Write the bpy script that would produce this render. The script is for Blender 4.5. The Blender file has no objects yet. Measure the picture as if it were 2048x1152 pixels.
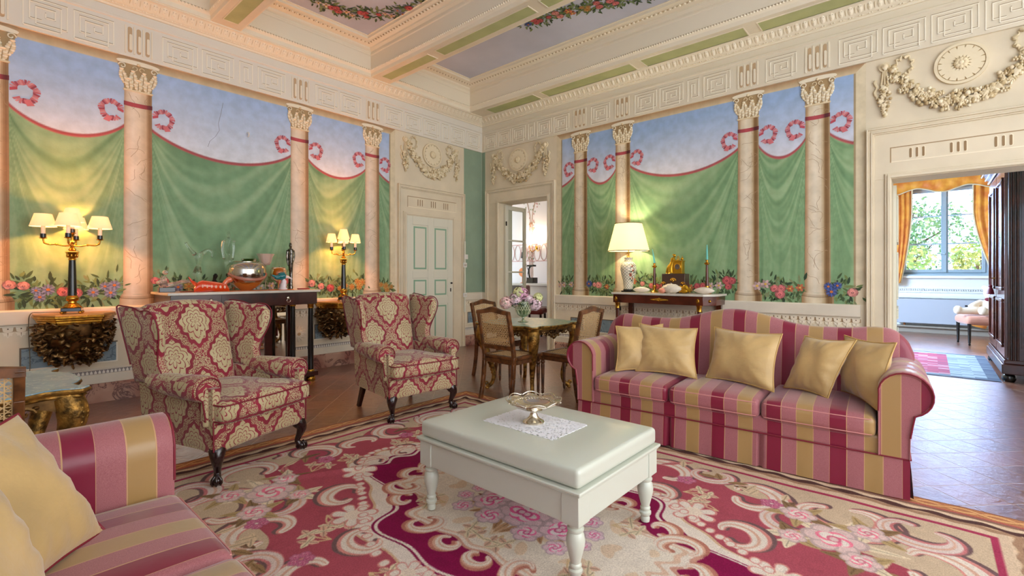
import bpy, math, random
import numpy as np
from mathutils import Vector, Matrix
SC = bpy.context.scene
COL = SC.collection
PI = math.pi
random.seed(7)
RNG = np.random.default_rng(5)

# ---------------------------------------------------------------- camera
cam_data = bpy.data.cameras.new('camera')
cam_data.sensor_width = 36.0
cam_data.lens = 953.0 / 2048.0 * 36.0
cam_data.shift_y = -27.0 / 2048.0
cam_data.clip_start = 0.02
cam_data.clip_end = 200
cam = bpy.data.objects.new('camera', cam_data)
cam.location = (0, 0, 1.3)
cam.rotation_euler = (PI / 2, 0, math.radians(41.19 - 90))
COL.objects.link(cam)
SC.camera = cam

# ---------------------------------------------------------------- world, exposure, daylight
SC.view_settings.view_transform = 'Standard'
SC.view_settings.look = 'None'
SC.view_settings.gamma = 1.0
SC.view_settings.use_curve_mapping = False
SC.view_settings.exposure = 0.0
world = bpy.data.worlds.new('daylight')
SC.world = world
world.use_nodes = True
bg = world.node_tree.nodes['Background']
# soft warm-white sky all round, a bright cool sky on the side the far window looks at
_t = world.node_tree
_tc = _t.nodes.new('ShaderNodeTexCoord'); _sx = _t.nodes.new('ShaderNodeSeparateXYZ'); _t.links.new(_tc.outputs['Generated'], _sx.inputs[0])
_mr = _t.nodes.new('ShaderNodeMapRange'); _mr.inputs[1].default_value = 0.78; _mr.inputs[2].default_value = 0.93; _t.links.new(_sx.outputs[0], _mr.inputs[0])
_mx = _t.nodes.new('ShaderNodeMix'); _mx.data_type = 'RGBA'; _t.links.new(_mr.outputs[0], _mx.inputs[0])
_mx.inputs[6].default_value = (1.0, 0.97, 0.945, 1); _mx.inputs[7].default_value = (13.0, 19.0, 34.0, 1)
_t.links.new(_mx.outputs[2], bg.inputs[0])
bg.inputs[1].default_value = 1.9

def area_light(name, loc, target, sx, sy, power, color):
    d = bpy.data.lights.new(name, 'AREA')
    d.shape = 'RECTANGLE'; d.size = sx; d.size_y = sy
    d.energy = power; d.color = color
    o = bpy.data.objects.new(name, d)
    o.location = loc
    o.rotation_euler = (Vector(target) - Vector(loc)).to_track_quat('-Z', 'Y').to_euler()
    COL.objects.link(o)
    return o
# area light added for assumed windows behind the camera, on the open side
area_light('added_daylight', (2.4, -2.7, 2.2), (3, 3.0, 1.8), 4.2, 2.8, 120, (0.92, 0.96, 1.0))
# sun on the garden side, falling past the house onto the trees
_s = bpy.data.lights.new('sun', 'SUN'); _s.energy = 7.0; _s.angle = 0.01; _s.color = (1.0, 0.96, 0.9)
_so = bpy.data.objects.new('sun', _s); COL.objects.link(_so); _so.rotation_euler = Vector((0.62, -0.5, -0.6)).to_track_quat('-Z', 'Y').to_euler()
# unseen area lights added to brighten the two rooms beyond the doorways
area_light('added_daylight', (10.5, 2.55, 1.9), (10.5, 0.0, 0.3), 2.6, 2.0, 900, (0.50, 0.72, 1.0))
area_light('added_daylight', (7.8, 9.3, 2.0), (7.8, 6.5, 1.2), 1.6, 2.0, 75, (0.82, 0.90, 1.0))

# ---------------------------------------------------------------- colour helpers
def lin(c):
    r = []
    for v in c[:3]:
        v = v / 255.0
        r.append(v / 12.92 if v <= 0.04045 else ((v + 0.055) / 1.055) ** 2.4)
    return (r[0], r[1], r[2], 1.0)
def nlin(a):
    a = np.asarray(a, float) / 255.0
    return np.where(a <= 0.04045, a / 12.92, ((a + 0.055) / 1.055) ** 2.4)

# ---------------------------------------------------------------- mesh builder
class MB:
    def __init__(s):
        s.v = []; s.f = []; s.c = []; s.cur = None
    def add(s, vs, fs, col=None):
        b = len(s.v)
        s.v.extend([tuple(map(float, p)) for p in vs])
        col = col if col is not None else s.cur
        for f in fs:
            s.f.append([b + i for i in f]); s.c.append(col)
        return s
    def box(s, x0, x1, y0, y1, z0, z1, col=None):
        v = [(x, y, z) for z in (z0, z1) for y in (y0, y1) for x in (x0, x1)]
        return s.add(v, [(0, 2, 3, 1), (4, 5, 7, 6), (0, 1, 5, 4), (2, 6, 7, 3), (0, 4, 6, 2), (1, 3, 7, 5)], col)
    def beam(s, a, b, w, h, up=(0, 0, 1), col=None, w2=None, h2=None):
        a = Vector(a); b = Vector(b); d = (b - a).normalized(); u = Vector(up)
        r = d.cross(u)
        if r.length < 1e-4: r = d.cross(Vector((1, 0, 0)))
        r.normalize(); u = r.cross(d)
        w2 = w if w2 is None else w2; h2 = h if h2 is None else h2
        vs = []
        for p, ww, hh in ((a, w, h), (b, w2, h2)):
            for i, j in ((-1, -1), (1, -1), (1, 1), (-1, 1)):
                vs.append(p + r * (i * ww / 2) + u * (j * hh / 2))
        return s.add(vs, [(3, 2, 1, 0), (4, 5, 6, 7), (0, 1, 5, 4), (1, 2, 6, 5), (2, 3, 7, 6), (3, 0, 4, 7)], col)
    def prism(s, pts, h0, h1, P, col=None):
        n = len(pts)
        vs = [P(a, b, h0) for a, b in pts] + [P(a, b, h1) for a, b in pts]
        fs = [list(range(n))[::-1], list(range(n, 2 * n))]
        for i in range(n):
            j = (i + 1) % n
            fs.append((i, j, n + j, n + i))
        return s.add(vs, fs, col)
    def poly(s, pts, col=None):
        return s.add(pts, [list(range(len(pts)))], col)
    def grid(s, P, cu=False, cv=False, col=None):
        nu = len(P); nv = len(P[0]); vs = [p for r in P for p in r]; fs = []
        for i in range(nu if cu else nu - 1):
            for j in range(nv if cv else nv - 1):
                a = i * nv + j; b = ((i + 1) % nu) * nv + j
                a2 = i * nv + (j + 1) % nv; b2 = ((i + 1) % nu) * nv + (j + 1) % nv
                fs.append((a, b, b2, a2))
        return s.add(vs, fs, col)
    def lathe(s, prof, c=(0, 0, 0), n=20, M=None, col=None, sx=1, sy=1):
        P = []
        for r, z in prof:
            row = []
            for k in range(n):
                t = 2 * PI * k / n
                p = Vector((r * math.cos(t) * sx, r * math.sin(t) * sy, z))
                if M is not None: p = M @ p
                row.append(p + Vector(c))
            P.append(row)
        s.grid(P, cv=True, col=col)
        b = len(s.v) - n * len(prof)
        if prof[0][0] > 1e-5: s.f.append([b + k for k in range(n)][::-1]); s.c.append(col if col is not None else s.cur)
        if prof[-1][0] > 1e-5: s.f.append([b + n * (len(prof) - 1) + k for k in range(n)]); s.c.append(col if col is not None else s.cur)
        return s
    def tube(s, pts, r, n=8, closed=False, col=None, flat=None):
        pts = [Vector(p) for p in pts]; m = len(pts)
        rs = r if isinstance(r, (list, tuple)) else [r] * m
        P = []; up = None
        for i, p in enumerate(pts):
            if closed: d = pts[(i + 1) % m] - pts[i - 1]
            else: d = pts[min(i + 1, m - 1)] - pts[max(i - 1, 0)]
            if d.length < 1e-9: d = Vector((0, 0, 1))
            d.normalize()
            if up is None: up = Vector((0, 0, 1)) if abs(d.z) < 0.9 else Vector((1, 0, 0))
            a = d.cross(up)
            if a.length < 1e-5: a = d.cross(Vector((0.3, 0.5, 0.8)))
            a.normalize(); up = a.cross(d).normalized()
            fl = 1.0 if flat is None else flat
            P.append([p + a * (rs[i] * math.cos(2 * PI * k / n)) + up * (fl * rs[i] * math.sin(2 * PI * k / n)) for k in range(n)])
        s.grid(P, cu=closed, cv=True, col=col)
        if not closed:
            b = len(s.v) - n * m; cc = col if col is not None else s.cur
            s.f.append([b + k for k in range(n)][::-1]); s.c.append(cc)
            s.f.append([b + n * (m - 1) + k for k in range(n)]); s.c.append(cc)
        return s
    def ball(s, c, r, n=10, m=6, col=None, M=None):
        if not isinstance(r, (tuple, list)): r = (r, r, r)
        P = []
        for i in range(m + 1):
            a = -PI / 2 + PI * i / m
            row = []
            for k in range(n):
                t = 2 * PI * k / n
                p = Vector((r[0] * math.cos(a) * math.cos(t), r[1] * math.cos(a) * math.sin(t), r[2] * math.sin(a)))
                if M is not None: p = M @ p
                row.append(p + Vector(c))
            P.append(row)
        return s.grid(P, cv=True, col=col)
    def rbox(s, c, size, r, n=8, puff=(0, 0, 0), fn=None, col=None):
        """box with rounded edges; puff bulges the three face pairs; fn warps each point"""
        h = [max(d / 2, 1e-4) for d in size]
        r = min(r, *h)
        q = []
        k = 3
        def line(hh):
            inner = hh - r
            a = [-hh + r * (1 - math.cos(PI / 2 * i / k)) for i in range(k)]
            b = [-inner + 2 * inner * i / n for i in range(n + 1)]
            return a + b + [-x for x in reversed(a)]
        L = [line(x) for x in h]
        idx = {}; vs = []; fs = []
        def vid(p):
            key = tuple(round(x, 6) for x in p)
            if key not in idx:
                cl = [max(-h[i] + r, min(h[i] - r, p[i])) for i in range(3)]
                d = [p[i] - cl[i] for i in range(3)]
                l = math.sqrt(sum(x * x for x in d))
                o = [cl[i] + (d[i] / l * r if l > 1e-9 else 0) for i in range(3)]
                f = [1 - min(1, (p[i] / h[i]) ** 2) for i in range(3)]
                o[0] += puff[0] * (p[0] / h[0]) * f[1] * f[2]
                o[1] += puff[1] * (p[1] / h[1]) * f[0] * f[2]
                o[2] += puff[2] * (p[2] / h[2]) * (f[0] * f[1]) ** 0.6
                o = [o[i] + c[i] for i in range(3)]
                if fn: o = fn(*o)
                idx[key] = len(vs); vs.append(o)
            return idx[key]
        for ax in range(3):
            u, w = (ax + 1) % 3, (ax + 2) % 3
            for sg in (-1, 1):
                for i in range(len(L[u]) - 1):
                    for j in range(len(L[w]) - 1):
                        f = []
                        for a, b in ((i, j), (i + 1, j), (i + 1, j + 1), (i, j + 1)):
                            p = [0, 0, 0]; p[ax] = sg * h[ax]; p[u] = L[u][a]; p[w] = L[w][b]
                            f.append(vid(p))
                        if sg < 0: f.reverse()
                        if len(set(f)) == 4: fs.append(f)
        return s.add(vs, fs, col)
    def build(s, name, mat, parent=None, loc=None, smooth=40, bevel=0, seg=2, sub=0, uv=None, world=False):
        me = bpy.data.meshes.new(name)
        off = Vector((0, 0, 0))
        if world:
            if parent is not None:
                p = parent
                while p is not None: off += p.location; p = p.parent
            elif loc is not None: off = Vector(loc)
        vs = [(a - off.x, b - off.y, c - off.z) for a, b, c in s.v] if off.length > 0 else s.v
        me.from_pydata(vs, [], s.f)
        if any(c is not None for c in s.c):
            at = me.color_attributes.new('Col', 'FLOAT_COLOR', 'CORNER')
            arr = np.ones((len(me.loops), 4), dtype=np.float32)
            k = 0
            for f, c in zip(s.f, s.c):
                l = len(f)
                if c is not None: arr[k:k + l, :3] = lin(c)[:3]
                k += l
            at.data.foreach_set('color', arr.ravel())
        if uv is not None:
            ul = me.uv_layers.new(name='UVMap')
            buf = np.zeros((len(me.loops), 2), dtype=np.float32)
            for p in me.polygons:
                nr = p.normal
                for li in p.loop_indices:
                    buf[li] = uv(me.vertices[me.loops[li].vertex_index].co, nr)
            ul.data.foreach_set('uv', buf.ravel())
        me.validate()
        if smooth:
            me.shade_smooth()
            me.set_sharp_from_angle(angle=math.radians(smooth))
        me.materials.append(mat)
        o = bpy.data.objects.new(name, me)
        COL.objects.link(o)
        if parent is not None: o.parent = parent
        if loc is not None: o.location = loc
        if bevel > 0:
            m = o.modifiers.new('bevel', 'BEVEL'); m.width = bevel; m.segments = seg; m.limit_method = 'ANGLE'; m.angle_limit = math.radians(35)
        if sub > 0:
            m = o.modifiers.new('sub', 'SUBSURF'); m.levels = sub; m.render_levels = sub
        return o

def thing(name, label, cat, loc=(0, 0, 0), rz=0, group=None):
    o = bpy.data.objects.new(name, None)
    o.empty_display_size = 0.1
    COL.objects.link(o)
    o.location = loc; o.rotation_euler = (0, 0, rz)
    o['label'] = label; o['category'] = cat
    if group: o['group'] = group
    return o
def tag(o, label, cat, group=None):
    o['label'] = label; o['category'] = cat
    if group: o['group'] = group
    return o
def struct(o):
    o['kind'] = 'structure'
    return o
def copy_tree(o, parent=None):
    c = o.copy(); COL.objects.link(c)
    if parent is not None: c.parent = parent
    for ch in list(o.children): copy_tree(ch, c)
    return c
def boxuv(co, n):
    a = [abs(n.x), abs(n.y), abs(n.z)]
    if a[1] >= a[0] and a[1] >= a[2]: return (co.x, co.z)
    if a[0] >= a[2]: return (co.y, co.z)
    return (co.x, co.y)
def arc(cx, cy, r, a0, a1, n, ry=None):
    ry = r if ry is None else ry
    return [(cx + r * math.cos(math.radians(a0 + (a1 - a0) * i / n)), cy + ry * math.sin(math.radians(a0 + (a1 - a0) * i / n))) for i in range(n + 1)]
def smooth_path(pts, k=6):
    pts = [Vector(p) for p in pts]; out = []
    for i in range(len(pts) - 1):
        p0 = pts[max(i - 1, 0)]; p1 = pts[i]; p2 = pts[i + 1]; p3 = pts[min(i + 2, len(pts) - 1)]
        for j in range(k):
            t = j / k
            out.append(0.5 * ((2 * p1) + (p2 - p0) * t + (2 * p0 - 5 * p1 + 4 * p2 - p3) * t * t + (3 * p1 - p0 - 3 * p2 + p3) * t ** 3))
    out.append(pts[-1])
    return out

# ---------------------------------------------------------------- materials
class NT:
    """tiny helper that writes shader maths as expressions"""
    def __init__(s, m):
        s.t = m.node_tree
    def node(s, typ, **kw):
        n = s.t.nodes.new(typ)
        for k, v in kw.items(): setattr(n, k, v)
        return n
    def link(s, a, b): s.t.links.new(a, b)
    def m(s, op, a, b=None, c=None):
        n = s.t.nodes.new('ShaderNodeMath'); n.operation = op
        for i, x in enumerate((a, b, c)):
            if x is None: continue
            if isinstance(x, X): s.link(x.s, n.inputs[i])
            else: n.inputs[i].default_value = x
        return X(s, n.outputs[0])
    def mix(s, f, a, b):
        n = s.t.nodes.new('ShaderNodeMix'); n.data_type = 'RGBA'
        for i, x in ((0, f), (6, a), (7, b)):
            if isinstance(x, X): s.link(x.s, n.inputs[i])
            elif isinstance(x, bpy.types.NodeSocket): s.link(x, n.inputs[i])
            elif isinstance(x, (tuple, list)): n.inputs[i].default_value = lin(x)
            else: n.inputs[i].default_value = x
        return n.outputs[2]
    def noise(s, scale, detail=3, vec=None, rough=0.5, dist=0):
        n = s.t.nodes.new('ShaderNodeTexNoise'); n.inputs['Scale'].default_value = scale
        n.inputs['Detail'].default_value = detail; n.inputs['Roughness'].default_value = rough; n.inputs['Distortion'].default_value = dist
        if vec is not None: s.link(vec, n.inputs['Vector'])
        return X(s, n.outputs[0])
    def voro(s, scale, feature='F1', vec=None):
        n = s.t.nodes.new('ShaderNodeTexVoronoi'); n.feature = feature; n.inputs['Scale'].default_value = scale
        if vec is not None: s.link(vec, n.inputs['Vector'])
        return X(s, n.outputs['Distance'])
    def obj(s): return s.node('ShaderNodeTexCoord').outputs['Object']
    def uv(s): return s.node('ShaderNodeTexCoord').outputs['UV']
    def xyz(s, vec):
        n = s.t.nodes.new('ShaderNodeSeparateXYZ'); s.link(vec, n.inputs[0])
        return X(s, n.outputs[0]), X(s, n.outputs[1]), X(s, n.outputs[2])
class X:
    def __init__(s, nt, sock): s.nt = nt; s.s = sock
    def __add__(s, o): return s.nt.m('ADD', s, o)
    __radd__ = __add__
    def __sub__(s, o): return s.nt.m('SUBTRACT', s, o)
    def __rsub__(s, o): return s.nt.m('SUBTRACT', o, s)
    def __mul__(s, o): return s.nt.m('MULTIPLY', s, o)
    __rmul__ = __mul__
    def __truediv__(s, o): return s.nt.m('DIVIDE', s, o)
    def f(s, op, *a): return s.nt.m(op, s, *a)
    def lt(s, o): return s.nt.m('LESS_THAN', s, o)
    def gt(s, o): return s.nt.m('GREATER_THAN', s, o)
    def ramp(s, a, b):
        n = s.nt.t.nodes.new('ShaderNodeMapRange'); s.nt.link(s.s, n.inputs[0])
        n.inputs[1].default_value = a; n.inputs[2].default_value = b
        return X(s.nt, n.outputs[0])

def mat(name, col, rough=0.5, metal=0, spec=0.5, var=0, vscale=4, bump=0, bscale=60, coat=0, sheen=0, trans=0, ior=1.45, emit=None, estr=0, attr=False, alpha=1, col2=None, sub=0):
    m = bpy.data.materials.new(name); m.use_nodes = True
    nt = NT(m); b = m.node_tree.nodes['Principled BSDF']
    I = b.inputs
    I['Roughness'].default_value = rough; I['Metallic'].default_value = metal; I['Specular IOR Level'].default_value = spec
    I['Coat Weight'].default_value = coat; I['Coat Roughness'].default_value = 0.1
    I['Sheen Weight'].default_value = sheen; I['Transmission Weight'].default_value = trans; I['IOR'].default_value = ior
    I['Alpha'].default_value = alpha
    I['Base Color'].default_value = lin(col) if col else (1, 1, 1, 1)
    base = None
    if attr:
        a = nt.node('ShaderNodeAttribute'); a.attribute_name = 'Col'
        base = a.outputs['Color']
    if var > 0:
        c2 = col2 if col2 else tuple(int(x * (1 - var)) for x in (col or (255, 255, 255)))
        n = nt.noise(vscale, 4, nt.obj()).ramp(0.35, 0.65)
        if base is not None:
            mm = nt.t.nodes.new('ShaderNodeMix'); mm.data_type = 'RGBA'; mm.blend_type = 'MULTIPLY'
            mm.inputs[0].default_value = 1
            nt.link(base, mm.inputs[6]); nt.link(nt.mix(n, (255, 255, 255), c2), mm.inputs[7])
            base = mm.outputs[2]
        else: base = nt.mix(n, col, c2)
    if base is not None: nt.link(base, I['Base Color'])
    if bump > 0:
        bn = nt.node('ShaderNodeBump'); bn.inputs['Strength'].default_value = bump; bn.inputs['Distance'].default_value = 0.01
        nt.link(nt.noise(bscale, 4, nt.obj()).s, bn.inputs['Height']); nt.link(bn.outputs[0], I['Normal'])
    if emit:
        I['Emission Color'].default_value = lin(emit); I['Emission Strength'].default_value = estr
    return m

M = {}
M['cream'] = mat('cream plaster', (232, 219, 192), 0.7, var=0.05, vscale=2.5)
M['ceil_cream'] = mat('ceiling cream', (238, 228, 204), 0.7, var=0.05, vscale=2)
M['fret'] = mat('frieze plaster', (226, 216, 194), 0.7, var=0.04)
M['fretline'] = mat('frieze line', (176, 160, 132), 0.8)
M['relief'] = mat('stucco relief', (222, 206, 172), 0.65, var=0.1, vscale=12)
M['dado'] = mat('dado paint', (230, 220, 200), 0.6, var=0.04)
M['mouldline'] = mat('moulding shadow line paint', (150, 125, 92), 0.7)
M['paint'] = mat('painted plaster', None, 0.75, attr=True, var=0.06, col2=(238, 238, 236), vscale=9, bump=0.15, bscale=30)
M['rugmat'] = mat('woven wool', None, 0.9, attr=True, var=0.1, col2=(225, 222, 220), vscale=160, bump=0.5, bscale=500, spec=0.15)
M['attr'] = mat('painted detail', None, 0.6, attr=True)
M['attrgloss'] = mat('glazed detail', None, 0.2, attr=True, coat=0.5)
M['greenwall'] = mat('sage wall', (150, 172, 148), 0.7, var=0.05)
M['door_white'] = mat('cream door paint', (226, 224, 206), 0.45)
M['door_green'] = mat('green door line', (140, 178, 150), 0.5)
M['soffit_green'] = mat('olive green panel', (188, 194, 138), 0.7, var=0.06)
M['ceil_blue'] = mat('lavender ceiling paint', (204, 208, 226), 0.8, var=0.07, vscale=1.2)
M['gold'] = mat('gilt bronze', (226, 168, 66), 0.25, metal=1, var=0.25, vscale=25)
M['oldgold'] = mat('aged gilding', (188, 140, 66), 0.42, metal=0.75, var=0.55, vscale=22, bump=0.4, bscale=70)
M['darkgold'] = mat('dark patinated gilding', (150, 116, 70), 0.32, metal=0.85, var=0.6, vscale=14, col2=(84, 62, 40))
M['black'] = mat('black lacquer', (16, 17, 18), 0.15, coat=0.5)
M['mahog'] = mat('dark mahogany', (70, 26, 18), 0.28, var=0.5, vscale=6, coat=0.4)
M['mahog2'] = mat('red mahogany', (96, 36, 20), 0.25, var=0.4, vscale=5, coat=0.5)
M['walnut'] = mat('walnut chair wood', (122, 74, 38), 0.35, var=0.45, vscale=14, coat=0.3)
M['cane'] = mat('woven cane', (205, 170, 120), 0.6)
M['marble_w'] = mat('white marble top', (222, 216, 204), 0.18, var=0.12, vscale=6)
M['blackfoot'] = mat('dark leg wood', (34, 14, 14), 0.2, coat=0.5)
M['whitepaint'] = mat('white painted wood', (198, 202, 188), 0.3, coat=0.25)
M['silver'] = mat('polished silver', (220, 212, 196), 0.16, metal=1)
M['silver2'] = mat('mirrored glass', (200, 196, 190), 0.05, metal=1)
M['pillow'] = mat('gold satin cushion', (206, 172, 112), 0.45, sheen=0.4, var=0.12, vscale=4, bump=0.6, bscale=11)
M['piping_gold'] = mat('cushion cord', (196, 160, 96), 0.6)
M['piping_red'] = mat('red piping', (122, 26, 44), 0.6)
M['glass'] = mat('clear glass', (245, 250, 250), 0.02, trans=1, ior=1.45)
M['frost'] = mat('frosted pink glass', (240, 214, 200), 0.4, trans=0.5)
M['amber'] = mat('amber glass', (226, 140, 10), 0.05, trans=0.75)
M['greenglass'] = mat('green glass', (60, 90, 20), 0.05, trans=0.7)
M['orange'] = mat('orange glass', (240, 74, 20), 0.08, coat=0.8, trans=0.25)
M['teal'] = mat('teal glass', (0, 130, 140), 0.08, coat=0.8, trans=0.3)
M['milk'] = mat('milk glass', (236, 226, 230), 0.15, coat=0.5)
M['shell'] = mat('pale shell', (244, 232, 212), 0.3, coat=0.3, var=0.06, vscale=20)
M['shell_pink'] = mat('pink shell', (232, 150, 120), 0.3, coat=0.3)
M['candle'] = mat('turquoise wax', (110, 200, 190), 0.4)
M['candlewhite'] = mat('candle sleeve', (246, 232, 214), 0.5)
M['plastic'] = mat('white plastic', (232, 230, 224), 0.4)
M['iron'] = mat('dark iron', (40, 34, 30), 0.4, metal=0.6)
M['cord'] = mat('cable', (120, 110, 90), 0.5)
M['curtain'] = mat('orange curtain', (232, 160, 52), 0.55, sheen=0.4, var=0.25, vscale=5, col2=(206, 112, 30))
M['curtain_lining'] = mat('curtain trim', (214, 196, 160), 0.7)
M['greyblue'] = mat('grey window paint', (150, 166, 176), 0.4)
M['radiator'] = mat('grey enamel', (170, 172, 182), 0.4)
M['plush'] = mat('cream plush', (238, 214, 188), 0.95, sheen=0.6, bump=0.5, bscale=140)
M['pinkvelvet'] = mat('rose upholstery', (196, 134, 112), 0.7, sheen=0.4)
M['burgundy'] = mat('burgundy silk', (110, 20, 44), 0.5)
M['petal'] = mat('petals', None, 0.6, attr=True)
M['leafgreen'] = mat('leaf', (46, 84, 36), 0.5, var=0.4)
M['trunk'] = mat('bark', (80, 66, 52), 0.8)
M['leaf_out'] = mat('tree foliage', (150, 180, 130), 0.6, var=0.5, vscale=1.5, col2=(90, 140, 96))
M['leaf_gold'] = mat('yellowing foliage', (206, 204, 130), 0.6, var=0.5, vscale=2, col2=(140, 180, 110))
M['counter'] = mat('white lacquer', (236, 238, 240), 0.35)
M['redseat'] = mat('red leather', (110, 34, 30), 0.4)

def mirror_mat():
    m = mat('mirror glass', (225, 215, 200), 0.02, metal=1)
    return m
M['mirror'] = mirror_mat()

def marble(name, base, vein, base2, scale=3.5, rough=0.25):
    m = mat(name, base, rough)
    nt = NT(m); b = m.node_tree.nodes['Principled BSDF']
    n = nt.noise(scale, 6, nt.obj(), 0.65, 1.2)
    v = (n - 0.5).f('ABSOLUTE')
    ve = v.ramp(0.0, 0.035)
    c1 = nt.mix(nt.noise(scale * 0.6, 3, nt.obj()).ramp(0.4, 0.6), base, base2)
    nt.link(nt.mix(ve, vein, c1), b.inputs['Base Color'])
    return m
M['marble_red'] = marble('red breccia marble', (150, 96, 84), (96, 60, 58), (190, 150, 130), 4)
M['marble_blue'] = marble('painted blue marble', (128, 148, 158), (78, 98, 112), (150, 166, 170), 6, 0.5)
M['top_green'] = marble('faux marble green top', (150, 172, 150), (196, 190, 140), (130, 156, 140), 5, 0.35)
M['top_blue'] = marble('faux marble blue top', (128, 170, 190), (176, 200, 204), (108, 150, 176), 7, 0.3)

def floor_mat():
    m = mat('terracotta tiles', (150, 90, 66), 0.4, coat=1.0)
    m.node_tree.nodes['Principled BSDF'].inputs['Coat Roughness'].default_value = 0.3
    nt = NT(m); b = m.node_tree.nodes['Principled BSDF']
    x, y, z = nt.xyz(nt.obj())
    p = (x + y) * 0.70711 / 0.25; q = (x - y) * 0.70711 / 0.25
    fx = (p - p.f('FLOOR')) - 0.5; fy = (q - q.f('FLOOR')) - 0.5
    e = fx.f('ABSOLUTE').f('MAXIMUM', fy.f('ABSOLUTE'))
    gr = e.ramp(0.478, 0.49)
    cmb = nt.node('ShaderNodeCombineXYZ'); nt.link(p.f('FLOOR').s, cmb.inputs[0]); nt.link(q.f('FLOOR').s, cmb.inputs[1])
    wn = nt.node('ShaderNodeTexWhiteNoise'); nt.link(cmb.outputs[0], wn.inputs['Vector'])
    rnd = X(nt, wn.outputs['Value'])
    c = nt.mix(rnd, (128, 74, 52), (98, 58, 44))
    c = nt.mix(nt.noise(9, 5, nt.obj(), 0.7).ramp(0.45, 0.75) * 0.6, c, (158, 112, 84))
    c = nt.mix(gr, c, (164, 128, 104))
    nt.link(c, b.inputs['Base Color'])
    r = nt.noise(14, 5, nt.obj(), 0.7).ramp(0.2, 0.8) * 0.32 + 0.2
    nt.link(r.s, b.inputs['Roughness'])
    bn = nt.node('ShaderNodeBump'); bn.inputs['Strength'].default_value = 0.6; bn.inputs['Distance'].default_value = 0.006
    h = nt.noise(22, 5, nt.obj(), 0.65) * 0.8 - gr * 0.8
    nt.link(h.s, bn.inputs['Height']); nt.link(bn.outputs[0], b.inputs['Normal']); nt.link(bn.outputs[0], b.inputs['Coat Normal'])
    return m
M['floor'] = floor_mat()

def damask(name='damask'):
    m = mat(name, (150, 30, 50), 0.62, sheen=0.25)
    nt = NT(m); b = m.node_tree.nodes['Principled BSDF']
    uvs = nt.uv()
    u, v, _ = nt.xyz(uvs)
    w, h = 0.36, 0.48
    g = (u * (2 * PI / w)).f('COSINE') + (v * (2 * PI / h) + (u * (2 * PI / w)).f('COSINE') * 0.0).f('COSINE')
    def med(du, dv):
        a = u / w + du; c = v / h + dv
        a = (a - a.f('ROUND')) * (w / 0.098); c = (c - c.f('ROUND')) * (h / 0.122)
        r = (a * a + c * c).f('SQRT')
        th = nt.m('ARCTAN2', a.f('ABSOLUTE'), c)
        pet = 1.0 + (th * 12.0).f('COSINE') * 0.07 + (th * 4.0).f('COSINE') * 0.10 - c * 0.12
        inside = r.lt(pet)
        halo = r.lt(pet + 0.22) - inside
        rr = r * 3.5 - (th * 3.5).f('SINE').f('ABSOLUTE') * 0.75 + (c * 1.2)
        ln = ((rr - rr.f('FLOOR')) - 0.5).f('ABSOLUTE').lt(0.10)
        return inside * (1.0 - ln), halo
    m1, h1 = med(0.0, 0.0); m2, h2 = med(0.5, 0.5)
    medal = m1.f('MAXIMUM', m2); halo = h1.f('MAXIMUM', h2)
    # the lattice band follows |g| small
    ga = g.f('ABSOLUTE')
    vor = nt.voro(82, 'DISTANCE_TO_EDGE', uvs)
    fill = vor.gt(0.10)
    edge = (ga - 0.66).f('ABSOLUTE').lt(0.045)
    band = ga.lt(0.54) * fill
    field = nt.voro(64, 'DISTANCE_TO_EDGE', uvs).gt(0.15) * ga.gt(0.80) * ga.lt(1.30)
    gold = medal.f('MAXIMUM', (edge.f('MAXIMUM', band).f('MAXIMUM', field)) * (1.0 - halo) * (1.0 - h1) * (1.0 - h2))
    tone = nt.mix(nt.noise(4, 2, nt.obj()).ramp(0.3, 0.7), (196, 182, 142), (176, 160, 118))
    red = nt.mix(nt.noise(5, 2, nt.obj()).ramp(0.3, 0.7), (150, 30, 56), (124, 20, 40))
    nt.link(nt.mix(gold, red, tone), b.inputs['Base Color'])
    bn = nt.node('ShaderNodeBump'); bn.inputs['Strength'].default_value = 0.35; bn.inputs['Distance'].default_value = 0.003
    nt.link(gold.s, bn.inputs['Height']); nt.link(bn.outputs[0], b.inputs['Normal'])
    return m
M['damask'] = damask()
M['pane'] = mat('door glass', (240, 248, 250), 0.0, trans=1, ior=1.08)

def stripes():
    m = mat('striped satin', (160, 60, 70), 0.5, sheen=0.3)
    nt = NT(m); b = m.node_tree.nodes['Principled BSDF']
    u, v, _ = nt.xyz(nt.uv())
    per = 0.35
    t = u / per; t = t - t.f('FLOOR')
    crim = (t - 0.125).f('ABSOLUTE').lt(0.12)
    gold = (t - 0.625).f('ABSOLUTE').lt(0.12)
    line = ((t - 0.125).f('ABSOLUTE') - 0.127).f('ABSOLUTE').lt(0.006).f('MAXIMUM', ((t - 0.625).f('ABSOLUTE') - 0.127).f('ABSOLUTE').lt(0.006))
    wv = nt.noise(420, 2, nt.obj()).ramp(0.3, 0.7)
    rose = nt.mix(wv, (172, 108, 110), (146, 80, 87))
    c = nt.mix(crim, rose, (124, 16, 48))
    c = nt.mix(gold, c, (164, 130, 80))
    c = nt.mix(line, c, (190, 150, 104))
    nt.link(c, b.inputs['Base Color'])
    r = 0.62 - crim.f('MAXIMUM', gold) * 0.32
    nt.link(r.s, b.inputs['Roughness'])
    bn = nt.node('ShaderNodeBump'); bn.inputs['Strength'].default_value = 0.12; bn.inputs['Distance'].default_value = 0.01
    nt.link(nt.noise(12, 3, nt.obj()).s, bn.inputs['Height']); nt.link(bn.outputs[0], b.inputs['Normal'])
    return m
M['stripe'] = stripes()

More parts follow.
